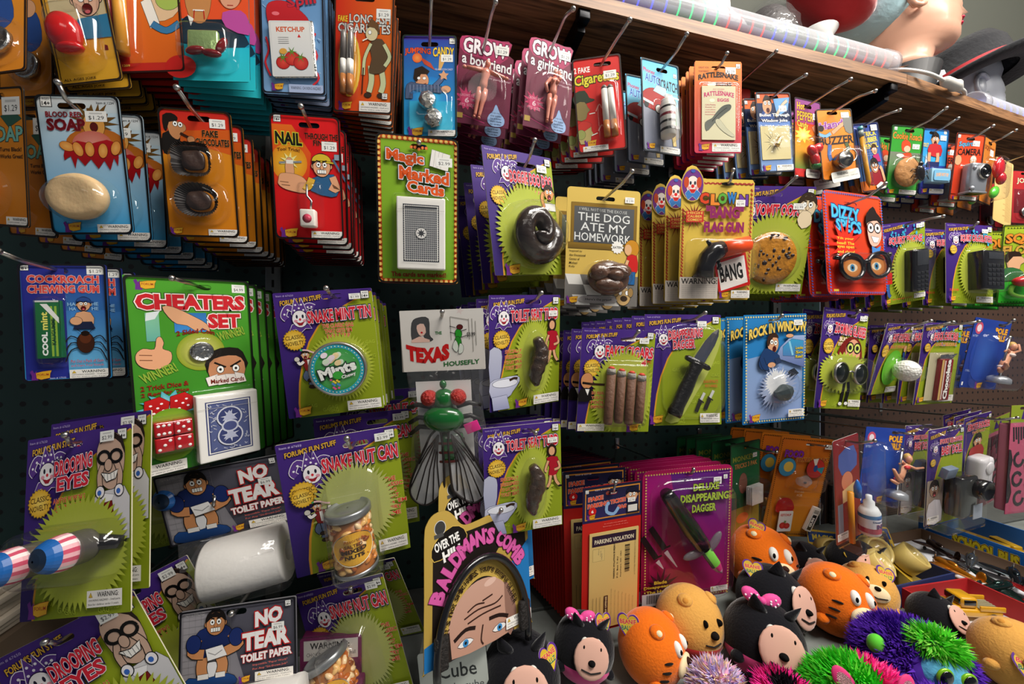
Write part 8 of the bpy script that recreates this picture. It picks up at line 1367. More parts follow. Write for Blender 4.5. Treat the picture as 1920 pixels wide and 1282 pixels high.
# party light packs, alarm, pink bags
def party(key, label):
    c = Card(key, label); A = forum(c, slot=(.6, .03, .2), head=(.2, .2, .08), seal=False); title(A, 'SPOOKY SQUAWKER', .3, .11, .95, .17); title(A, 'BABY DOLL', .36, .19, .95, .28); A.seal(.14, .34, .07); A.rect(.0, .52, .45, .98, 'a09080', '8a7a74'); A.face(.2, .62, .12, 'b08a70', '2a1a18', 'open'); A.poly([(.05, .76), (.36, .74), (.42, .96), (.04, .97)], 'c9c4c8', sm=2, ol='333'); A.warn(.03, .9, .35, .97)
    c.done(); m = MB(); m.box((0, 0, 0), (.05, .03, .085), .006); m.lathe([(.018, 0), (.02, .004), (.02, .016), (.0165, .018), (.015, .012), (.001, .012)], 26, None, True, Matrix.Translation((.018, -.014, .018)) @ front().to_4x4()); solidp(c, 'black_gadget', m, mat('black_plastic'), c.P(.66, .68, .017)); m = MB(); m.box((0, 0, 0), (.03, .012, .022), .001, None, Matrix.Rotation(R(14), 3, 'X')); solidp(c, 'grey_hinge', m, mat('grey_blue_plastic', '6f7f94', .35), c.P(.3, .42, .016)); m = MB(); m.box((0, 0, 0), (.028, .001, .03), .0004); solidp(c, 'pale_label', m, mat('pale_label', 'a8b4c4', .5), c.P(.84, .83, .0335)); c.blister(-.03, -.0, 1.03, 1.0, .04, .06); return c
c = party('partyB', 'clear pack with a black gadget hanging behind the front clear pack'); hookl(c, 'the rear clear gadget pack', .05)
c = party('party', 'front clear pack with a black gadget above the brown kick board'); hookl(c, 'the front clear gadget pack', .05)
c = Card('alarm', 'lime card with a white plastic alarm beside the clear gadget packs'); A = forum(c, slot=(.4, .04, .2), seal=False, head=(.15, .12, .05)); title(A, 'REMOTE SHOCKER', .12, .1, .95, .2); A.txt('TWO WAY', .3, .22, .8, .26, 'd03a30', o='f0e8b0'); A.face(.55, .38, .13, 'd9a27a', '1a120e', 'open'); A.poly([(.3, .46), (.7, .44), (.8, .6), (.3, .6)], 'a8302a', sm=2, ol='222'); c.done(); m = MB(); m.box((0, 0, 0), (.045, .03, .075), .009); m.lathe([(.014, 0), (.014, .002), (.012, .003), (.001, .003)], 24, None, True, Matrix.Translation((0, -.014, .016)) @ front().to_4x4()); solidp(c, 'white_alarm', m, mat('white_plastic', 'd0cdd0', .35, coat=.3), c.P(.3, .76, .018)); P = Art(.03, .02, base='c8c6d8'); P.line([(.1, .8), (.3, .2), (.5, .7), (.7, .2), (.9, .8)], .1, '4a3a8a'); o = P.build(c.o, 'alarm_sticker'); o.location = (c.X(.3), -.0336, c.Z(.76)-.036); hookl(c, 'the white alarm card', .06); c.copies(2, .04, 'white alarm card', full=0)
def pinkbag(key, label):
    c = Card(key, label, name='pink_gag_bag'); A = c.art(slot=(.4, .03, .3), base='c85a78', c2='b04a68', edge='6a2a40', r=.002, back='5a2a3a'); A.rect(0, 0, 1, .16, '8a9a2a'); A.poly([(.3, .13), (.36, .04), (.5, .1), (.6, .03), (.66, .13)], '4a2a7a'); rp = random.Random(4)
    for i in range(12): u = .1+.07*i; A.line([(u, .2), (u+.03, .3+.14*rp.random())], .05, '1a1016')
    for i, (x, y) in enumerate(((.3, .5), (.62, .56), (.28, .68), (.66, .74), (.36, .86), (.7, .9))): A.line([(x+.13*math.cos(a), y+.06*math.sin(a)) for a in [2*PI*k/12 for k in range(10+i % 3)]], .07, '1a1016'); 
    A.poly([(.0, .4), (.12, .5), (.06, .64), (.14, .8), (.0, .9)], '1a1016', sm=2); A.poly([(1, .44), (.9, .6), (.96, .78), (.88, .9), (1, .98)], '1a1016', sm=2); c.done(); m = MB(); m.box((0, .012, c.h*.42), (c.w*.9, .02, c.h*.8), .004); c.part('folded_toy', m, mat('dusty_pink_toy', 'b86a80', .7)); c.blister(.02, .16, .98, .98, .008, .05, m=BAG); return c
c = pinkbag('pinkB', 'dusty pink and black gag bag behind the white alarm card'); hookl(c, 'the pink and black gag bag', .05)
c = pinkbag('pink', 'pink and black gag bag cut by the edge of the view above the toy planes'); hookl(c, 'the cut off pink gag bag', .05)
# plum packs on the deck
for k in range(2):
    p = thing('plum_joke_pack', ['upper plum joke pack beside the lower can of nuts card', 'lower plum joke pack under the other plum pack by the nuts card'][k], 'joke pack', (-.105+.004*k, .52-.03*k, .905-.042*k), (0, 0, R(-8)), 'plum joke packs'); P = Art(.075, .07, base='7a2a5a', c2='6a2048', edge='4a1a34', r=.004); P.rect(.06, .06, .94, .42, 'd8d2cc'); P.txt('WARNING:', .16, .1, .8, .22, '222', b=.02); P.txt('CHOKING HAZARD - Small', .1, .28, .9, .35, '444', b=0); P.txt('No-Tear', .3, .56, .9, .76, 'e8c8d0', o='a81c2c', ow=.04, b=.04); P.build(p); m = MB(); m.box((0, .012, .035), (.074, .02, .069), .003); m.build('pack_body', mat('plum_plastic', '5a1a40', .4), p); m = MB(); m.box((0, -.004, .035), (.08, .008, .074), .002); m.build('clear_shell', CLEAR, p)
# ------------------------------------------------------------------ plain plush ball toys on the deck
def ball_fur(r, n, ln, cols, seed, sq=(1, 1, 1), skip=None):
    m = MB(); m.smooth = False; rn = random.Random(seed)
    for i in range(n):
        z = 1-2*(i+.5)/n; a = i*2.39996; q = math.sqrt(1-z*z); d = Vector((q*math.cos(a), q*math.sin(a), z))
        if skip and skip(d): continue
        p = Vector((d.x*r*sq[0], d.y*r*sq[1], d.z*r*sq[2])); t = (d+Vector((rn.gauss(0, .35), rn.gauss(0, .35), rn.gauss(-.25, .3)))).normalized()*ln*(.7+.6*rn.random()); s = d.orthogonal().normalized()*.0022; w = d.cross(s)
        c = cols(d, rn) if callable(cols) else cols; k = p*.985
        m.add([k+s, k-s*.5+w*.87, k-s*.5-w*.87, p+t], [(0, 1, 3), (1, 2, 3), (2, 0, 3)], c)
    return m
def heart(o, at, rot, s=.017):
    c = type('H', (), {})(); pts = [(.5, .98), (.2, .7), (.03, .42), (.06, .16), (.24, .04), (.42, .1), (.5, .22), (.58, .1), (.76, .04), (.94, .16), (.97, .42), (.8, .7)]
    A = Art(s*2, s*2, out=smoothpath(pts, 3), base='5a2a8a', edge='d9c8d8', back='e0d0d0'); A.poly([(.5+(u-.5)*.86, .49+(v-.49)*.86) for u, v in smoothpath(pts, 3)], 'c9a62a', 'd8b83a'); A.txt('BEANIE', .14, .26, .86, .44, 'c8304a', o='f0e080', ow=.03, b=.04, rot=6); A.txt('BALLZ', .22, .5, .8, .68, '3a6a4a', o='f0e080', ow=.03, b=.04, rot=6)
    h = A.build(o, 'heart_tag'); h.location = at; h.rotation_euler = rot
def plush(label, loc, r, col, yaw, tilt=0, roll=0, ears='round', inner='e8d0a0', muz='ecd9ae', nose='3a2018', band=None, bow=None, tag_at=None, arms=True, group=None, name='plush_ball'):
    o = thing(name, label, 'plush toy', loc, (R(tilt), R(roll), R(yaw)), group); m = MB(); m.ell((0, 0, r), (r, r*.97, r*1.02), 32, 20, None, None, lambda x, y, z: (x, y, z))
    F = mat('felt_'+col, col, .95, spec=.1, sheen=.3, bump=(300, .3), var=.1); m.build('body', F, o)
    def P(az, el, k=1): a, e = R(az), R(el); return Vector((math.sin(a)*math.cos(e)*r*k, -math.cos(a)*math.cos(e)*r*.97*k, r+math.sin(e)*r*1.02*k))
    def pad(n, az, el, rx, rz, th, c, sheen=.3, rot=0):
        d = (P(az, el)-Vector((0, 0, r))).normalized(); q = d.to_track_quat('-Y', 'Z').to_matrix() @ Matrix.Rotation(R(rot), 3, 'Y'); b = MB(); b.ell((0, 0, 0), (rx*r, th*r, rz*r), 16, 10); b.xf(Matrix.Translation(P(az, el, .985)) @ q.to_4x4()); return b.build(n, mat('felt_'+c, c, .9, spec=.15, sheen=sheen), o)
    if muz: pad('muzzle', 0, *((4, .56, .56, .09) if ears != 'round' else (-6, .42, .3, .13)), muz); pad('nose', 0, -1 if ears != 'round' else 3, .13, .1, .22, nose, 0)
    else: pad('nose', 0, 3, .13, .11, .15, nose, 0)
    for s in (-1, 1):
        if muz and nose != '14100e': pad('eye_patch', 14*s, 22, .13, .2, .12, 'f0eee6')
        pad('eye', 15*s, 19, .06, .1, .15, '0c0a0a', 0)
        if col == OR: [pad('stripe', (40+4*k)*s, 8-13*k, .14, .035, .06, '17120f') for k in range(3)]
        if ears == 'round': pad('ear', 52*s, 50, .22, .2, .12, col); pad('inner_ear', 50*s, 47, .13, .12, .14, inner)
        else:
            e = P(42*s, 52, .92); b = MB(); d = (e-Vector((0, 0, r))).normalized(); b.lathe([(.26*r, 0), (.2*r, .16*r), (.1*r, .36*r), (.01*r, .5*r)], 14, None, True, Matrix.Translation(e) @ d.to_track_quat('Z', 'Y').to_matrix().to_4x4() @ Matrix.Diagonal((1, .5, 1, 1))); b.build('ear', F, o)
        if arms: pad('paw', 62*s, -28, .2, .15, .2, col, rot=20*s)
    b = MB(); b.tube([tuple(P(x, -14+abs(x)*.22, 1.13 if muz else 1.01)) for x in range(-16, 17, 4)], r*.022, 6); b.build('mouth', mat('thread_black', '120c0c', .8), o)
    if band:
        b = MB(); rr = []
        for z in (.16, .2, .42, .58, .64): q = math.sqrt(max(0, 1-((z*1.02*2*.5-.5)/.52)**2)) if 0 else math.sqrt(1-(1-z)**2); k = 1.0 if z in (.16, .64) else 1.035; rr.append([(r*q*k*math.cos(2*PI*j/30), r*.97*q*k*math.sin(2*PI*j/30), r*1.02*z+r*-.02) for j in range(30)])
        b.loft(rr, None, False); b.build('band', mat('felt_'+band, band, .9, sheen=.3), o)
    if bow:
        e = P(bow[0], bow[1], 1.06); b = MB()
        for s in (-1, 1): b.ell((s*r*.26, 0, r*.06), (r*.27, r*.1, r*.18), 14, 8, None, Matrix.Rotation(R(-20*s), 3, 'Y'))
        b.ell((0, -.004, 0), (r*.1, r*.1, r*.1), 10, 8); k = b.build('bow', mat('felt_e8489a', 'e8489a', .7, sheen=.4), o, tuple(e)); dd = MB(); rn = random.Random(3)
        for i in range(10): s = -1 if i % 2 else 1; dd.ell((s*r*(.14+.3*rn.random()), -r*.1, r*(-.06+.2*rn.random())), (r*.03, r*.012, r*.03), 8, 4)
        dd.build('dots', mat('felt_white', 'f4e6ee', .8), k)
    if tag_at: heart(o, tuple(P(tag_at[0], tag_at[1], 1.1)-Vector((0, 0, .017))), (R(-14), R(tag_at[2]), R(tag_at[0]*.6)))
    return o
OR, GO, BK = 'e8701a', 'd8a050', '17171c'; Z = DECK_Z+.0005
plush('orange plush ball standing highest, beside the orange three joke pack', (0.696, 0.630, Z), .066, OR, -14, -12, 10, inner='eddcb2', tag_at=(-60, 60, 20), group='orange plush balls')
plush('orange plush ball between two black ones and the purple furry toy', (0.728, 0.509, Z), .058, OR, -12, -10, 12, inner='eddcb2', group='orange plush balls')
plush('orange plush ball turned away, below the manila parking card', (0.352, 0.505, Z), .051, OR, 36, -4, 6, inner='eddcb2', tag_at=(-120, 40, 0), group='orange plush balls')
plush('golden plush bear ball with a red band below the magenta dagger card', (0.441, 0.530, Z), .054, GO, 4, -10, 8, inner='c88a3a', muz=None, nose='14100e', band='a81a1c', group='golden plush balls')
plush('golden plush bear ball lying with its nose up beside the yellow cup packs', (0.833, 0.523, Z), .047, GO, -42, -30, 8, inner='c88a3a', nose='14100e', tag_at=(34, 40, 0), group='golden plush balls')
plush('golden plush bear ball cut by the edge of the view below the red tray', (0.868, 0.352, Z), .05, GO, -40, -26, 12, inner='c88a3a', nose='14100e', tag_at=(-20, -10, 10), group='golden plush balls')
plush('black plush cat ball with a pink bow between a golden and a black one', (0.515, 0.464, Z), .057, BK, -26, -20, 12, 'point', muz='d8aa98', nose='08080a', band='d8488a', bow=(-38, 66), group='black plush balls')
plush('black plush cat ball leaning sideways under the highest orange one', (0.612, 0.529, Z), .058, BK, 6, -16, 22, 'point', muz='d8aa98', nose='08080a', tag_at=(-92, 40, 0), group='black plush balls')
plush('black plush cat ball in front of the yellow cup packs', (0.898, 0.596, Z), .05, BK, -30, -14, 18, 'point', muz='d8aa98', nose='08080a', group='black plush balls')
plush('black plush cat ball half hidden by the two upper orange ones', (0.806, 0.625, Z), .045, BK, -20, -8, 6, 'point', muz='d8aa98', nose='08080a', group='black plush balls')
plush('big black plush cat ball below the bald head card', (0.140, 0.490, Z), .056, BK, -8, -18, 0, 'point', muz='d8aa98', nose='08080a', tag_at=(52, 30, -10), group='black plush balls')
plush('black plush cat ball with a pink bow beside the bare grey deck', (0.246, 0.534, Z), .047, BK, -14, -16, 10, 'point', muz='d8aa98', nose='08080a', band='d8488a', bow=(-40, 60), tag_at=(46, 50, 0), group='black plush balls')
plush('black plush cat ball lying by the yellow toy truck', (0.886, 0.447, Z), .038, BK, -8, -26, 20, 'point', muz='d8aa98', nose='08080a', group='black plush balls')
# long haired toys
def furry(label, loc, r, cols, yaw, seed, face=None, fringe=None, ear=None, bow=None, sq=(1, 1, 1), roll=0, n=2600, ln=.012, eyes=1, paws=None):
    o = thing('furry_plush_toy', label, 'plush toy', loc, (0, R(roll), R(yaw)), 'long haired plush toys'); c0 = cols(Vector((0, 0, 1)), random.Random(1)) if callable(cols) else cols
    m = MB(); m.ell((0, 0, 0), (r*.97*sq[0], r*.97*sq[1], r*.97*sq[2]), 26, 16); m.build('body', mat('furbase_'+c0, c0, .95), o, (0, 0, r*sq[2])); f = ball_fur(r, n, ln, cols, seed, sq, (lambda d: d.dot(Vector((0, -.92, .39))) > .8) if face else None).build('long_fur', FELT, o, (0, 0, r*sq[2])); f['kind'] = 'stuff'
    d = Vector((0, -.92, .39))
    if face:
        b = MB(); b.ell((0, -r*.62*sq[1], r*sq[2]+r*.26), (r*.62, r*.42, r*.52), 24, 16); b.build('face', mat('felt_'+face, face, .85, sheen=.3, bump=(150, .4)), o)
        b = MB(); b.tube([(x*r*.1, -r*(1.03-.004*x*x)*sq[1], r*sq[2]+r*.08+abs(x)*r*.006) for x in range(-4, 5)], r*.016, 6); b.build('mouth_seam', mat('thread_black'), o)
        for s in ((-1, 1) if eyes == 1 else (1,)):
            ctr = Vector((s*r*.27, -r*.99*sq[1], r*sq[2]+r*.42)); b = MB(); b.ell((0, 0, 0), (r*.2, r*.07, r*.22), 20, 12); e = b.build('eye_rim', mat('lime_glitter', '8ad020', .3, .3, coat=.5), o, tuple(ctr)); b = MB(); b.ell((0, -r*.035, 0), (r*.16, r*.06, r*.18), 20, 12); b.build('pupil', mat('eye_gloss', '0c0d0c', .04, coat=1), e)
    if fringe: g = ball_fur(r*.5, 700, ln*1.1, fringe, seed+1, (1.1, .7, .55)).build('fringe', FELT, o, (0, -r*.45*sq[1], r*sq[2]+r*.85)); g['kind'] = 'stuff'
    if ear:
        for s in (-1, 1): b = MB(); b.ell((0, 0, 0), (r*.2, r*.06, r*.32), 16, 10); e = b.build('ear', mat('felt_e0307a', 'e0307a', .7, sheen=.4), o, (s*r*.62, -r*.35, r*sq[2]+r*.86), (R(-20), R(28*s), 0)); b = MB(); b.ell((0, -r*.035, -.002), (r*.14, r*.05, r*.25), 16, 10); b.build('glitter_ear', mat('pink_glitter', 'e8a8b8', .25, .7, bump=(900, 1)), e)
    if bow:
        b = MB(); [b.ell((s*r*.32, -r*1.05, r*1.25), (r*.32, r*.12, r*.24), 14, 8, None, Matrix.Rotation(R(-24*s), 3, 'Y')) for s in (-1, 1)]; b.ell((0, -r*1.1, r*1.22), (r*.12, r*.1, r*.12), 10, 8); b.build('bow', mat('pink_glitter'), o)
    for px, py, pz in paws or (): b = MB(); b.ell((px*r, py*r, pz*r), (r*.2, r*.17, r*.24), 14, 10); b.build('paw', mat('felt_5ad030', '5ad030', .8, sheen=.4), o)
    return o
furry('purple furry toy with a blue face, green fringe and green paws', (0.703, 0.392, Z), .055, lambda d, g: 'c9bfd0' if d.z < -.15 and d.y < -.3 else ('4a1f9a' if g.random() < .6 else '5f30b4'), -18, 3, '58b0d8', lambda d, g: '4ac028' if g.random() < .7 else '8ad850', sq=(1.25, 1, .95), roll=10, paws=((-1.2, -.2, 1.35), (1.1, -.5, .7), (-.4, -1.0, .3), (.6, .2, 1.75)), n=4200)
furry('green and hot pink furry toy with glitter ears and a big glossy eye', (0.560, 0.356, Z), .054, lambda d, g: ('f02a86' if g.random() < .8 else 'f85aa0') if d.x > .12 and d.z > -.3 else ('3ac82a' if g.random() < .7 else '70dc40'), -24, 5, 'f0a8c0', None, True, sq=(1.15, 1, .95), n=4200)
furry('pink and black striped furry toy with a glitter bow', (0.463, 0.380, Z), .042, lambda d, g: '17121a' if math.sin(9*math.acos(max(-1, min(1, d.z)))+2*d.x) > .25 else 'e83090', -30, 7, None, None, None, True, n=2600)
furry('purple furry toy lying lowest, cut by the lower edge of the view', (0.646, 0.315, Z), .038, lambda d, g: '4a1f9a' if g.random() < .6 else '6a38bc', 20, 9, None, None, paws=((.8, -.3, 1.5), (-.9, -.2, 1.3)), n=2200)
furry('pale rainbow furry toy at the lower edge below the golden bear', (0.409, 0.434, Z), .034, lambda d, g: ['e8b0d0', 'd8c8e8', 'f0d0a8', 'b8a8e0'][int(g.random()*4)], 0, 11, None, None, n=1800)
# ------------------------------------------------------------------ trays and toys on the deck
def tray(name, label, c, w, d, h, yaw, outer, inner, t=.003, front=None):
    o = thing(name, label, 'tray', (c[0], c[1], DECK_Z+.0004), (0, 0, R(yaw))); m = MB(); m.smooth = False; m.box((0, 0, t/2), (w, d, t)); m.build('tray_floor', mat('tray_'+inner, inner, .7), o)
    for n, p, q in (('side_panel', (0, d/2-t/2, h/2+t/2), (w, t, h)), ('side_panel', (0, -d/2+t/2, h/2+t/2), (w, t, h)), ('end_panel', (w/2-t/2, 0, h/2+t/2), (t, d-2*t, h)), ('end_panel', (-w/2+t/2, 0, h/2+t/2), (t, d-2*t, h))): b = MB(); b.smooth = False; b.box(p, q); b.build(n, mat('tray_'+outer, outer, .6, var=.08), o)
    return o
tray('cup_tray', 'navy carton tray full of yellow cup packs', (.985, .60), .19, .155, .045, 0, '1c2a5a', 'c9a84a')
o = tray('truck_tray', 'red tray lined in white holding the yellow toy truck', (1.005, .446), .17, .145, .04, -4, 'a8181c', 'dcdde0')
tray('plane_tray', 'brown cardboard tray of small metal toy planes on white paper', (1.2, .545), .2, .30, .028, 0, '5f4630', 'dadbe0')
o = tray('bus_tray', 'blue tray lettered for school buses beside the toy planes', (1.40, .56), .16, .30, .05, 0, '1f5fa8', '8a6a2a')
P = Art(.26, .044, base='1f62b0', edge='1f62b0'); P.txt('SCHOOL BUS', .18, .2, .6, .84, 'd8c22a', o='5a2a14', ow=.05, o2='e8d850', ow2=.07, b=.06); a = P.build(o, 'printed_side'); a.location = (-.0806, .0, .004); a.rotation_euler = (0, 0, R(-90))
# yellow cup packs
for i, (x, y, z, yaw, tl) in enumerate(((.935, .57, .03, 20, 50), (.985, .60, .034, -15, 62), (1.04, .57, .026, 30, 40), (.93, .645, .02, -30, 70), (1.0, .65, .026, 10, 75), (1.05, .64, .02, -20, 60))):
    o = thing('cup_pack', ['yellow cup pack with its clear cup facing out, beside the golden plush', 'yellow cup pack lying in the middle of the navy tray', 'yellow cup pack next to the red tray corner', 'yellow cup pack at the rear of the navy tray under the ink bottle', 'yellow cup pack against the navy back panel', 'yellow cup pack in the rear corner by the toy planes'][i], 'toy pack', (x, y, DECK_Z+z), (R(tl-90), 0, R(yaw)), 'yellow cup packs'); o.scale = (1.3, 1.3, 1.3); A = Art(.075, .05, base='c8a63a', edge='a08428', c2='b8942c'); A.rect(.02, .06, .98, .42, '22407a'); A.txt('MAGIC CUPS', .1, .14, .9, .34, 'd8c04a', b=.04); A.rect(.5, .55, .95, .9, '2a5090'); A.rect(.58, .62, .86, .82, 'c9c6c0'); A.build(o)
    m = MB(); m.lathe([(.019, 0), (.021, .001), (.021, .03), (.0185, .031), (.0175, .027), (.001, .026)], 8 if i == 0 else 20); m.xf(Matrix.Translation((-.012, -.002, .02)) @ front().to_4x4()); k = m.build('yellow_cup', mat('cup_yellow', 'cdb568', .4, coat=.2), o); m = MB(); m.lathe([(.001, .0005), (.0172, 0), (.0172, .004), (.012, .009), (.001, .012)], 20); m.xf(Matrix.Translation((-.012, -.0275, .02)) @ front().to_4x4()); m.build('clear_dome', CLEAR, k)
# pickup truck
YE = mat('truck_yellow', 'd29a1a', .3, coat=.4); o = thing('toy_pickup_truck', 'yellow toy pickup truck with a ribbed grey bed', 'toy truck', (1.01, .476, DECK_Z+.0035), (0, 0, R(-20))); m = MB(); m.box((0, 0, .017), (.098, .036, .014), .004); m.box((-.034, 0, .024), (.03, .033, .008), .004); m.build('body', YE, o); m = MB(); m.box((-.006, 0, .0345), (.03, .032, .019), .005); k = m.build('cab', YE, o); m = MB(); m.box((-.0195, 0, .036), (.006, .027, .010), .001); m.box((-.006, -.0155, .036), (.02, .003, .009), .001); m.box((-.006, .0155, .036), (.02, .003, .009), .001); m.box((.0085, 0, .036), (.003, .024, .009), .001); m.build('window', mat('dark_lens'), k)
m = MB(); m.smooth = False; [m.box((.03, -.0125+.005*i, .0248), (.038, .003, .0016)) for i in range(6)]; m.build('bed', mat('bed_grey', '8f8a70', .5), o)
for s in (-1, 1): m = MB(); m.box((.03, s*.0175, .0275), (.042, .003, .009), .001); m.build('bed_side', YE, o)
for x in (-.03, .031):
    for s in (-1, 1): m = MB(); m.lathe([(.003, 0), (.0095, .0005), (.0095, .006), (.003, .0065)], 20); w_ = m.build('wheel', mat('tyre_black', '121212', .7), o, (x, s*.0185-.003, .0095), (R(-90), 0, 0)); m = MB(); m.lathe([(.001, -.0006), (.005, -.0004), (.005, .0069), (.001, .0072)], 14); m.build('hub', ROD, w_)
# planes
for i, (x, y, yaw, c) in enumerate(((1.235, .625, 60, '2a1a14'), (1.235, .572, 20, '5a6066'), (1.16, .50, -10, '12302c'), (1.245, .51, 30, '18282e'), (1.16, .565, 80, 'd8861c'), (1.19, .452, 10, 'a81c20'))):
    n = ['dark brown', 'grey', 'dark green', 'black', 'orange', 'red'][i]; o = thing('toy_plane', n + ' metal toy plane with a propeller in the cardboard tray', 'toy plane', (x, y, DECK_Z+.02), (R(12), R(-6), R(yaw)), 'metal toy planes'); o.scale = (1.4, 1.4, 1.4); PM = mat('plane_'+c, c, .15, .7, coat=.6); m = MB(); m.tube([(-.034, 0, .004), (-.02, 0, .002), (.005, 0, 0), (.018, 0, 0), (.022, 0, 0)], [.002, .004, .007, .0072, .005], 14); m.ell((.002, 0, .006), (.008, .004, .004), 12, 8); m.build('fuselage', PM, o); m = MB(); m.ell((.006, 0, -.001), (.009, .036, .0016), 20, 8); m.build('wing', PM, o); m = MB(); m.ell((-.032, 0, .005), (.006, .013, .001), 12, 6); m.ell((-.032, 0, .01), (.006, .001, .008), 12, 8); m.build('tail', PM, o); m = MB(); m.ell((.0245, 0, 0), (.001, .0018, .011), 10, 8); m.ell((.0245, 0, 0), (.003, .002, .002), 10, 6); m.build('propeller', ROD, o)
    for s in (-1, 1): m = MB(); m.ell((.01, s*.012, -.009), (.0035, .0015, .0035), 12, 6); m.build('wheel', mat('tyre_black'), o)
for i in range(9):
    a = i*.7; o = thing('toy_bus', 'gold toy vehicle heaped in the blue tray', 'toy bus', (1.37+.028*(i % 3), .46+.07*(i//3)+.01*(i % 2), DECK_Z+.004), (0, 0, R(80+12*math.sin(a*3))), 'gold toy vehicles in the blue tray'); m = MB(); m.box((0, 0, .014), (.055, .02, .02), .003); m.box((-.032, 0, .01), (.012, .018, .012), .003); m.build('body', mat('bus_gold', 'b08a1c', .3, coat=.3), o); m = MB(); m.box((.002, 0, .018), (.045, .0206, .006), .0008); m.build('window', mat('dark_lens'), o)
# ------------------------------------------------------------------ things on top of the shelf
ST = SHELF_Z+.0195
def mannequin(label, loc, yaw, tilt, skin, lips=True, ped=.1, sc=1):
    o = thing('mannequin_head', label, 'mannequin head', (loc[0], loc[1], ST), (0, 0, R(yaw))); T = Matrix.Translation((0, 0, loc[2]-ST)) @ Matrix.Rotation(R(tilt), 4, 'Y') @ Matrix.Scale(sc, 4); m = MB(); rr = []
    prof = [(.04, .05, -.058, .054), (.06, .045, -.055, .049), (.078, .052, -.06, .051), (.086, .074, -.068, .053), (.094, .092, -.075, .056), (.104, .1, -.08, .061), (.114, .1, -.084, .064), (.12, .0985, -.087, .066), (.128, .101, -.09, .068), (.134, .1, -.092, .069), (.14, .1015, -.094, .07), (.148, .099, -.096, .071), (.156, .103, -.098, .072), (.17, .101, -.1, .073), (.19, .093, -.102, .075), (.21, .096, -.103, .076), (.24, .092, -.1, .075), (.27, .07, -.085, .064), (.295, .03, -.05, .04), (.303, 0, -.02, .012)]
    for z, f, b, w in prof:
        c = (f+b)/2; h = (f-b)/2; q = []
        for i in range(36):
            a = 2*PI*i/36; x = c+h*math.cos(a); y = w*math.sin(a)
            if .085 < z < .2 and math.cos(a) > 0: y *= 1-.22*math.cos(a)**2
            if .15 < z < .2: x += .022*max(0, 1-abs(a if a < PI else a-2*PI)/.22)*(1-(z-.15)/.05)
            q.append((x, y, z))
        rr.append(q)
    m.loft(rr); m.xf(T); m.build('head', mat('mannequin_'+skin, skin, .3, sub=.05, coat=.15), o)
    for s in (-1, 1):
        m = MB(); m.tube([(-.012+.019*math.cos(a)-.004, s*(.073+.006*math.sin(a*.5)), .165+.03*math.sin(a)) for a in [R(20+28*i) for i in range(11)]], .0048, 8); m.ell((-.016, s*.071, .164), (.014, .006, .024), 12, 8); m.xf(T); m.build('ear', mat('mannequin_'+skin), o)
        if lips: m = MB(); m.ell((.09, s*.026, .2), (.012, .014, .007), 14, 8); m.xf(T); m.build('eye', mat('eye_white', 'f0ece8', .2), o)
    if lips: m = MB(); m.ell((.0975, 0, .1375), (.0075, .022, .0048), 18, 8); m.ell((.0975, 0, .1295), (.0078, .018, .005), 18, 8); m.xf(T); m.build('lips', mat('lip_red', 'b8123a', .25, coat=.4), o)
    m = MB(); m.lathe([(.055, 0), (.055, .012), (.05, .02), (.05, max(.03, loc[2]-ST-.03)), (.058*sc, loc[2]-ST+.046*sc)], 30); m.build('base', mat('stand_black', '121214', .5), o); return o
h1 = mannequin('pale mannequin head with red lips above the end of the light tube', (1.175, .665, 1.955), -26, -3, 'cf9f86', sc=1.2)
m = MB(); m.ell((-.03, .0, .22), (.13, .125, .15), 26, 16, None, Matrix.Rotation(R(-35), 3, 'Y')); c_ = link('blue_bonnet', None, None); bpy.data.objects.remove(c_)
bn_ = m.build('cloth_hat', mat('pale_blue_cloth', 'a9cdd6', .9, sheen=.3, bump=(60, .4)), None, (1.10, .70, 2.0), (0, 0, R(-14))); tag(bn_, 'pale blue cloth hat on the back of the red lipped mannequin head', 'hat')
h2 = mannequin('white foam mannequin head under a dark felt hat', (1.59, .742, 1.905), -20, -8, 'd3d6de', False)
m = MB(); m.lathe([(.10, .0), (.17, -.012), (.19, -.004), (.185, .002), (.105, .012), (.1, .08), (.085, .11), (.03, .12), (.001, .12)], 40, None, False); hat = thing('felt_hat', 'black felt hat with a wide brim on the white foam head', 'hat', (1.58, .742, 2.105), (R(-6), R(-16), R(-20))); m.build('felt', mat('black_felt', '17181d', .95, sheen=.3, bump=(120, .5)), hat); m = MB(); m.lathe([(.107, .013), (.106, .035)], 40, None, False); m.build('hat_band', mat('red_green_band', 'b0202a', .7), hat)
t = thing('velvet_hat', 'red velvet hat resting on a white stand above the light tube', 'hat', (.925, .665, 2.11), (R(8), R(17), R(-6))); m = MB(); m.ell((0, 0, .03), (.10, .07, .036), 30, 16, None, None, lambda x, y, z: (x, y, z*(1+.12*math.sin(x*40)))); m.build('velvet_body', mat('red_velvet', 'b00d18', .8, sheen=.7, bump=(40, .3)), t)
t = thing('hat_stand', 'white foam stand under the red velvet hat', 'stand', (.92, .68, ST)); m = MB(); m.lathe([(.05, 0), (.052, .02), (.035, .06), (.03, .16), (.04, .175), (.001, .178)], 26); m.build('foam_body', mat('white_foam', 'd9d9d6', .8), t)
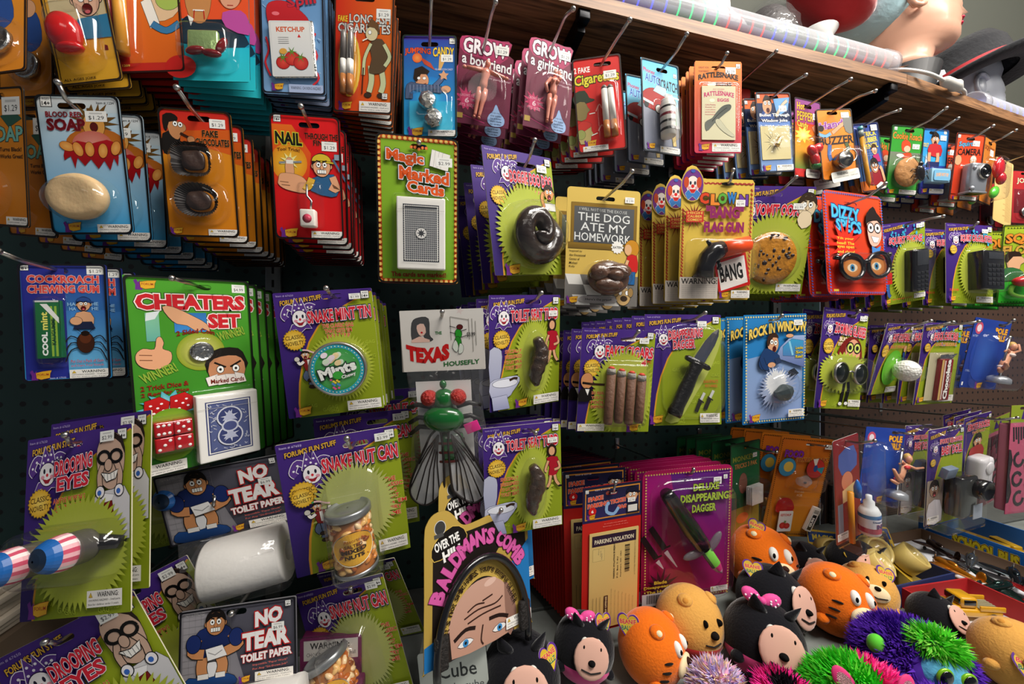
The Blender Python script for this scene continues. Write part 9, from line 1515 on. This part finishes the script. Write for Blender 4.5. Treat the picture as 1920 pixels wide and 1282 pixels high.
t = thing('wrapped_wig', 'dark wig wrapped in clear film beside the red velvet hat', 'wig', (.77, .68, ST)); m = MB(); m.ell((0, 0, .1), (.06, .06, .1), 18, 12); m.build('dark_hair', mat('dark_hair', '2a2224', .6, bump=(120, .8)), t); m = MB(); m.ell((0, 0, .102), (.068, .068, .106), 22, 14, None, None, lambda x, y, z: (x*(1+.05*math.sin(z*160)), y*(1+.05*math.sin(z*130+x*90)), z)); m.build('film', BAG, t)
t = thing('foam_bust', 'white foam bust standing on the shelf behind the light tube', 'stand', (.62, .69, ST)); m = MB(); m.lathe([(.08, 0), (.09, .03), (.075, .1), (.045, .15), (.04, .22), (.001, .225)], 30); m.build('foam_body', mat('white_foam'), t)
# papers and packs at the lower corner beside the eyeball cards
for i in range(7):
    t = thing('paper_sheet_pad', 'pale paper pad lying in the pile beside the eyeball cards', 'paper pad', (-.60+.004*(i % 3), .64, .985+.0085*i), (0, 0, R(-3+2*(i % 4))), 'pale paper pads in one pile'); m = MB(); m.box((0, 0, .004), (.20, .16, .0078), .001); m.build('sheets', mat('pad_paper', 'b9ad9c', .85, var=.12), t)
t = thing('carton_box', 'plain brown carton under the pile of pale paper pads', 'box', (-.6, .64, DECK_Z+.0004)); m = MB(); m.smooth = False; m.box((0, 0, .0795), (.22, .18, .159)); m.build('carton', mat('brown_carton', '5a4a3a', .8, var=.1), t)
for i in range(3):
    t = thing('picture_pack', ['blue and yellow picture pack against the brown carton', 'second blue picture pack behind the first by the brown carton', 'yellow picture pack lowest beside the brown carton'][i], 'picture pack', (-.40-.02*i, .47+.03*i, DECK_Z+.0004), (R(8), 0, R(-20+8*i)), 'picture packs by the brown carton'); A = Art(.11, .17-.03*(i == 2), base=['2a6a9a', '3a8ab0', 'c8a02a'][i], c2=['c8a84a', '2a5a8a', 'a86a1c'][i], edge='3a3a3a', r=.003); A.star(.5, .4, .4, .25, 9, 'd8c890', jit=.5); A.poly([(.2, .6), (.5, .4), (.8, .65), (.6, .9), (.3, .85)], 'b0402a', sm=3); A.build(t)
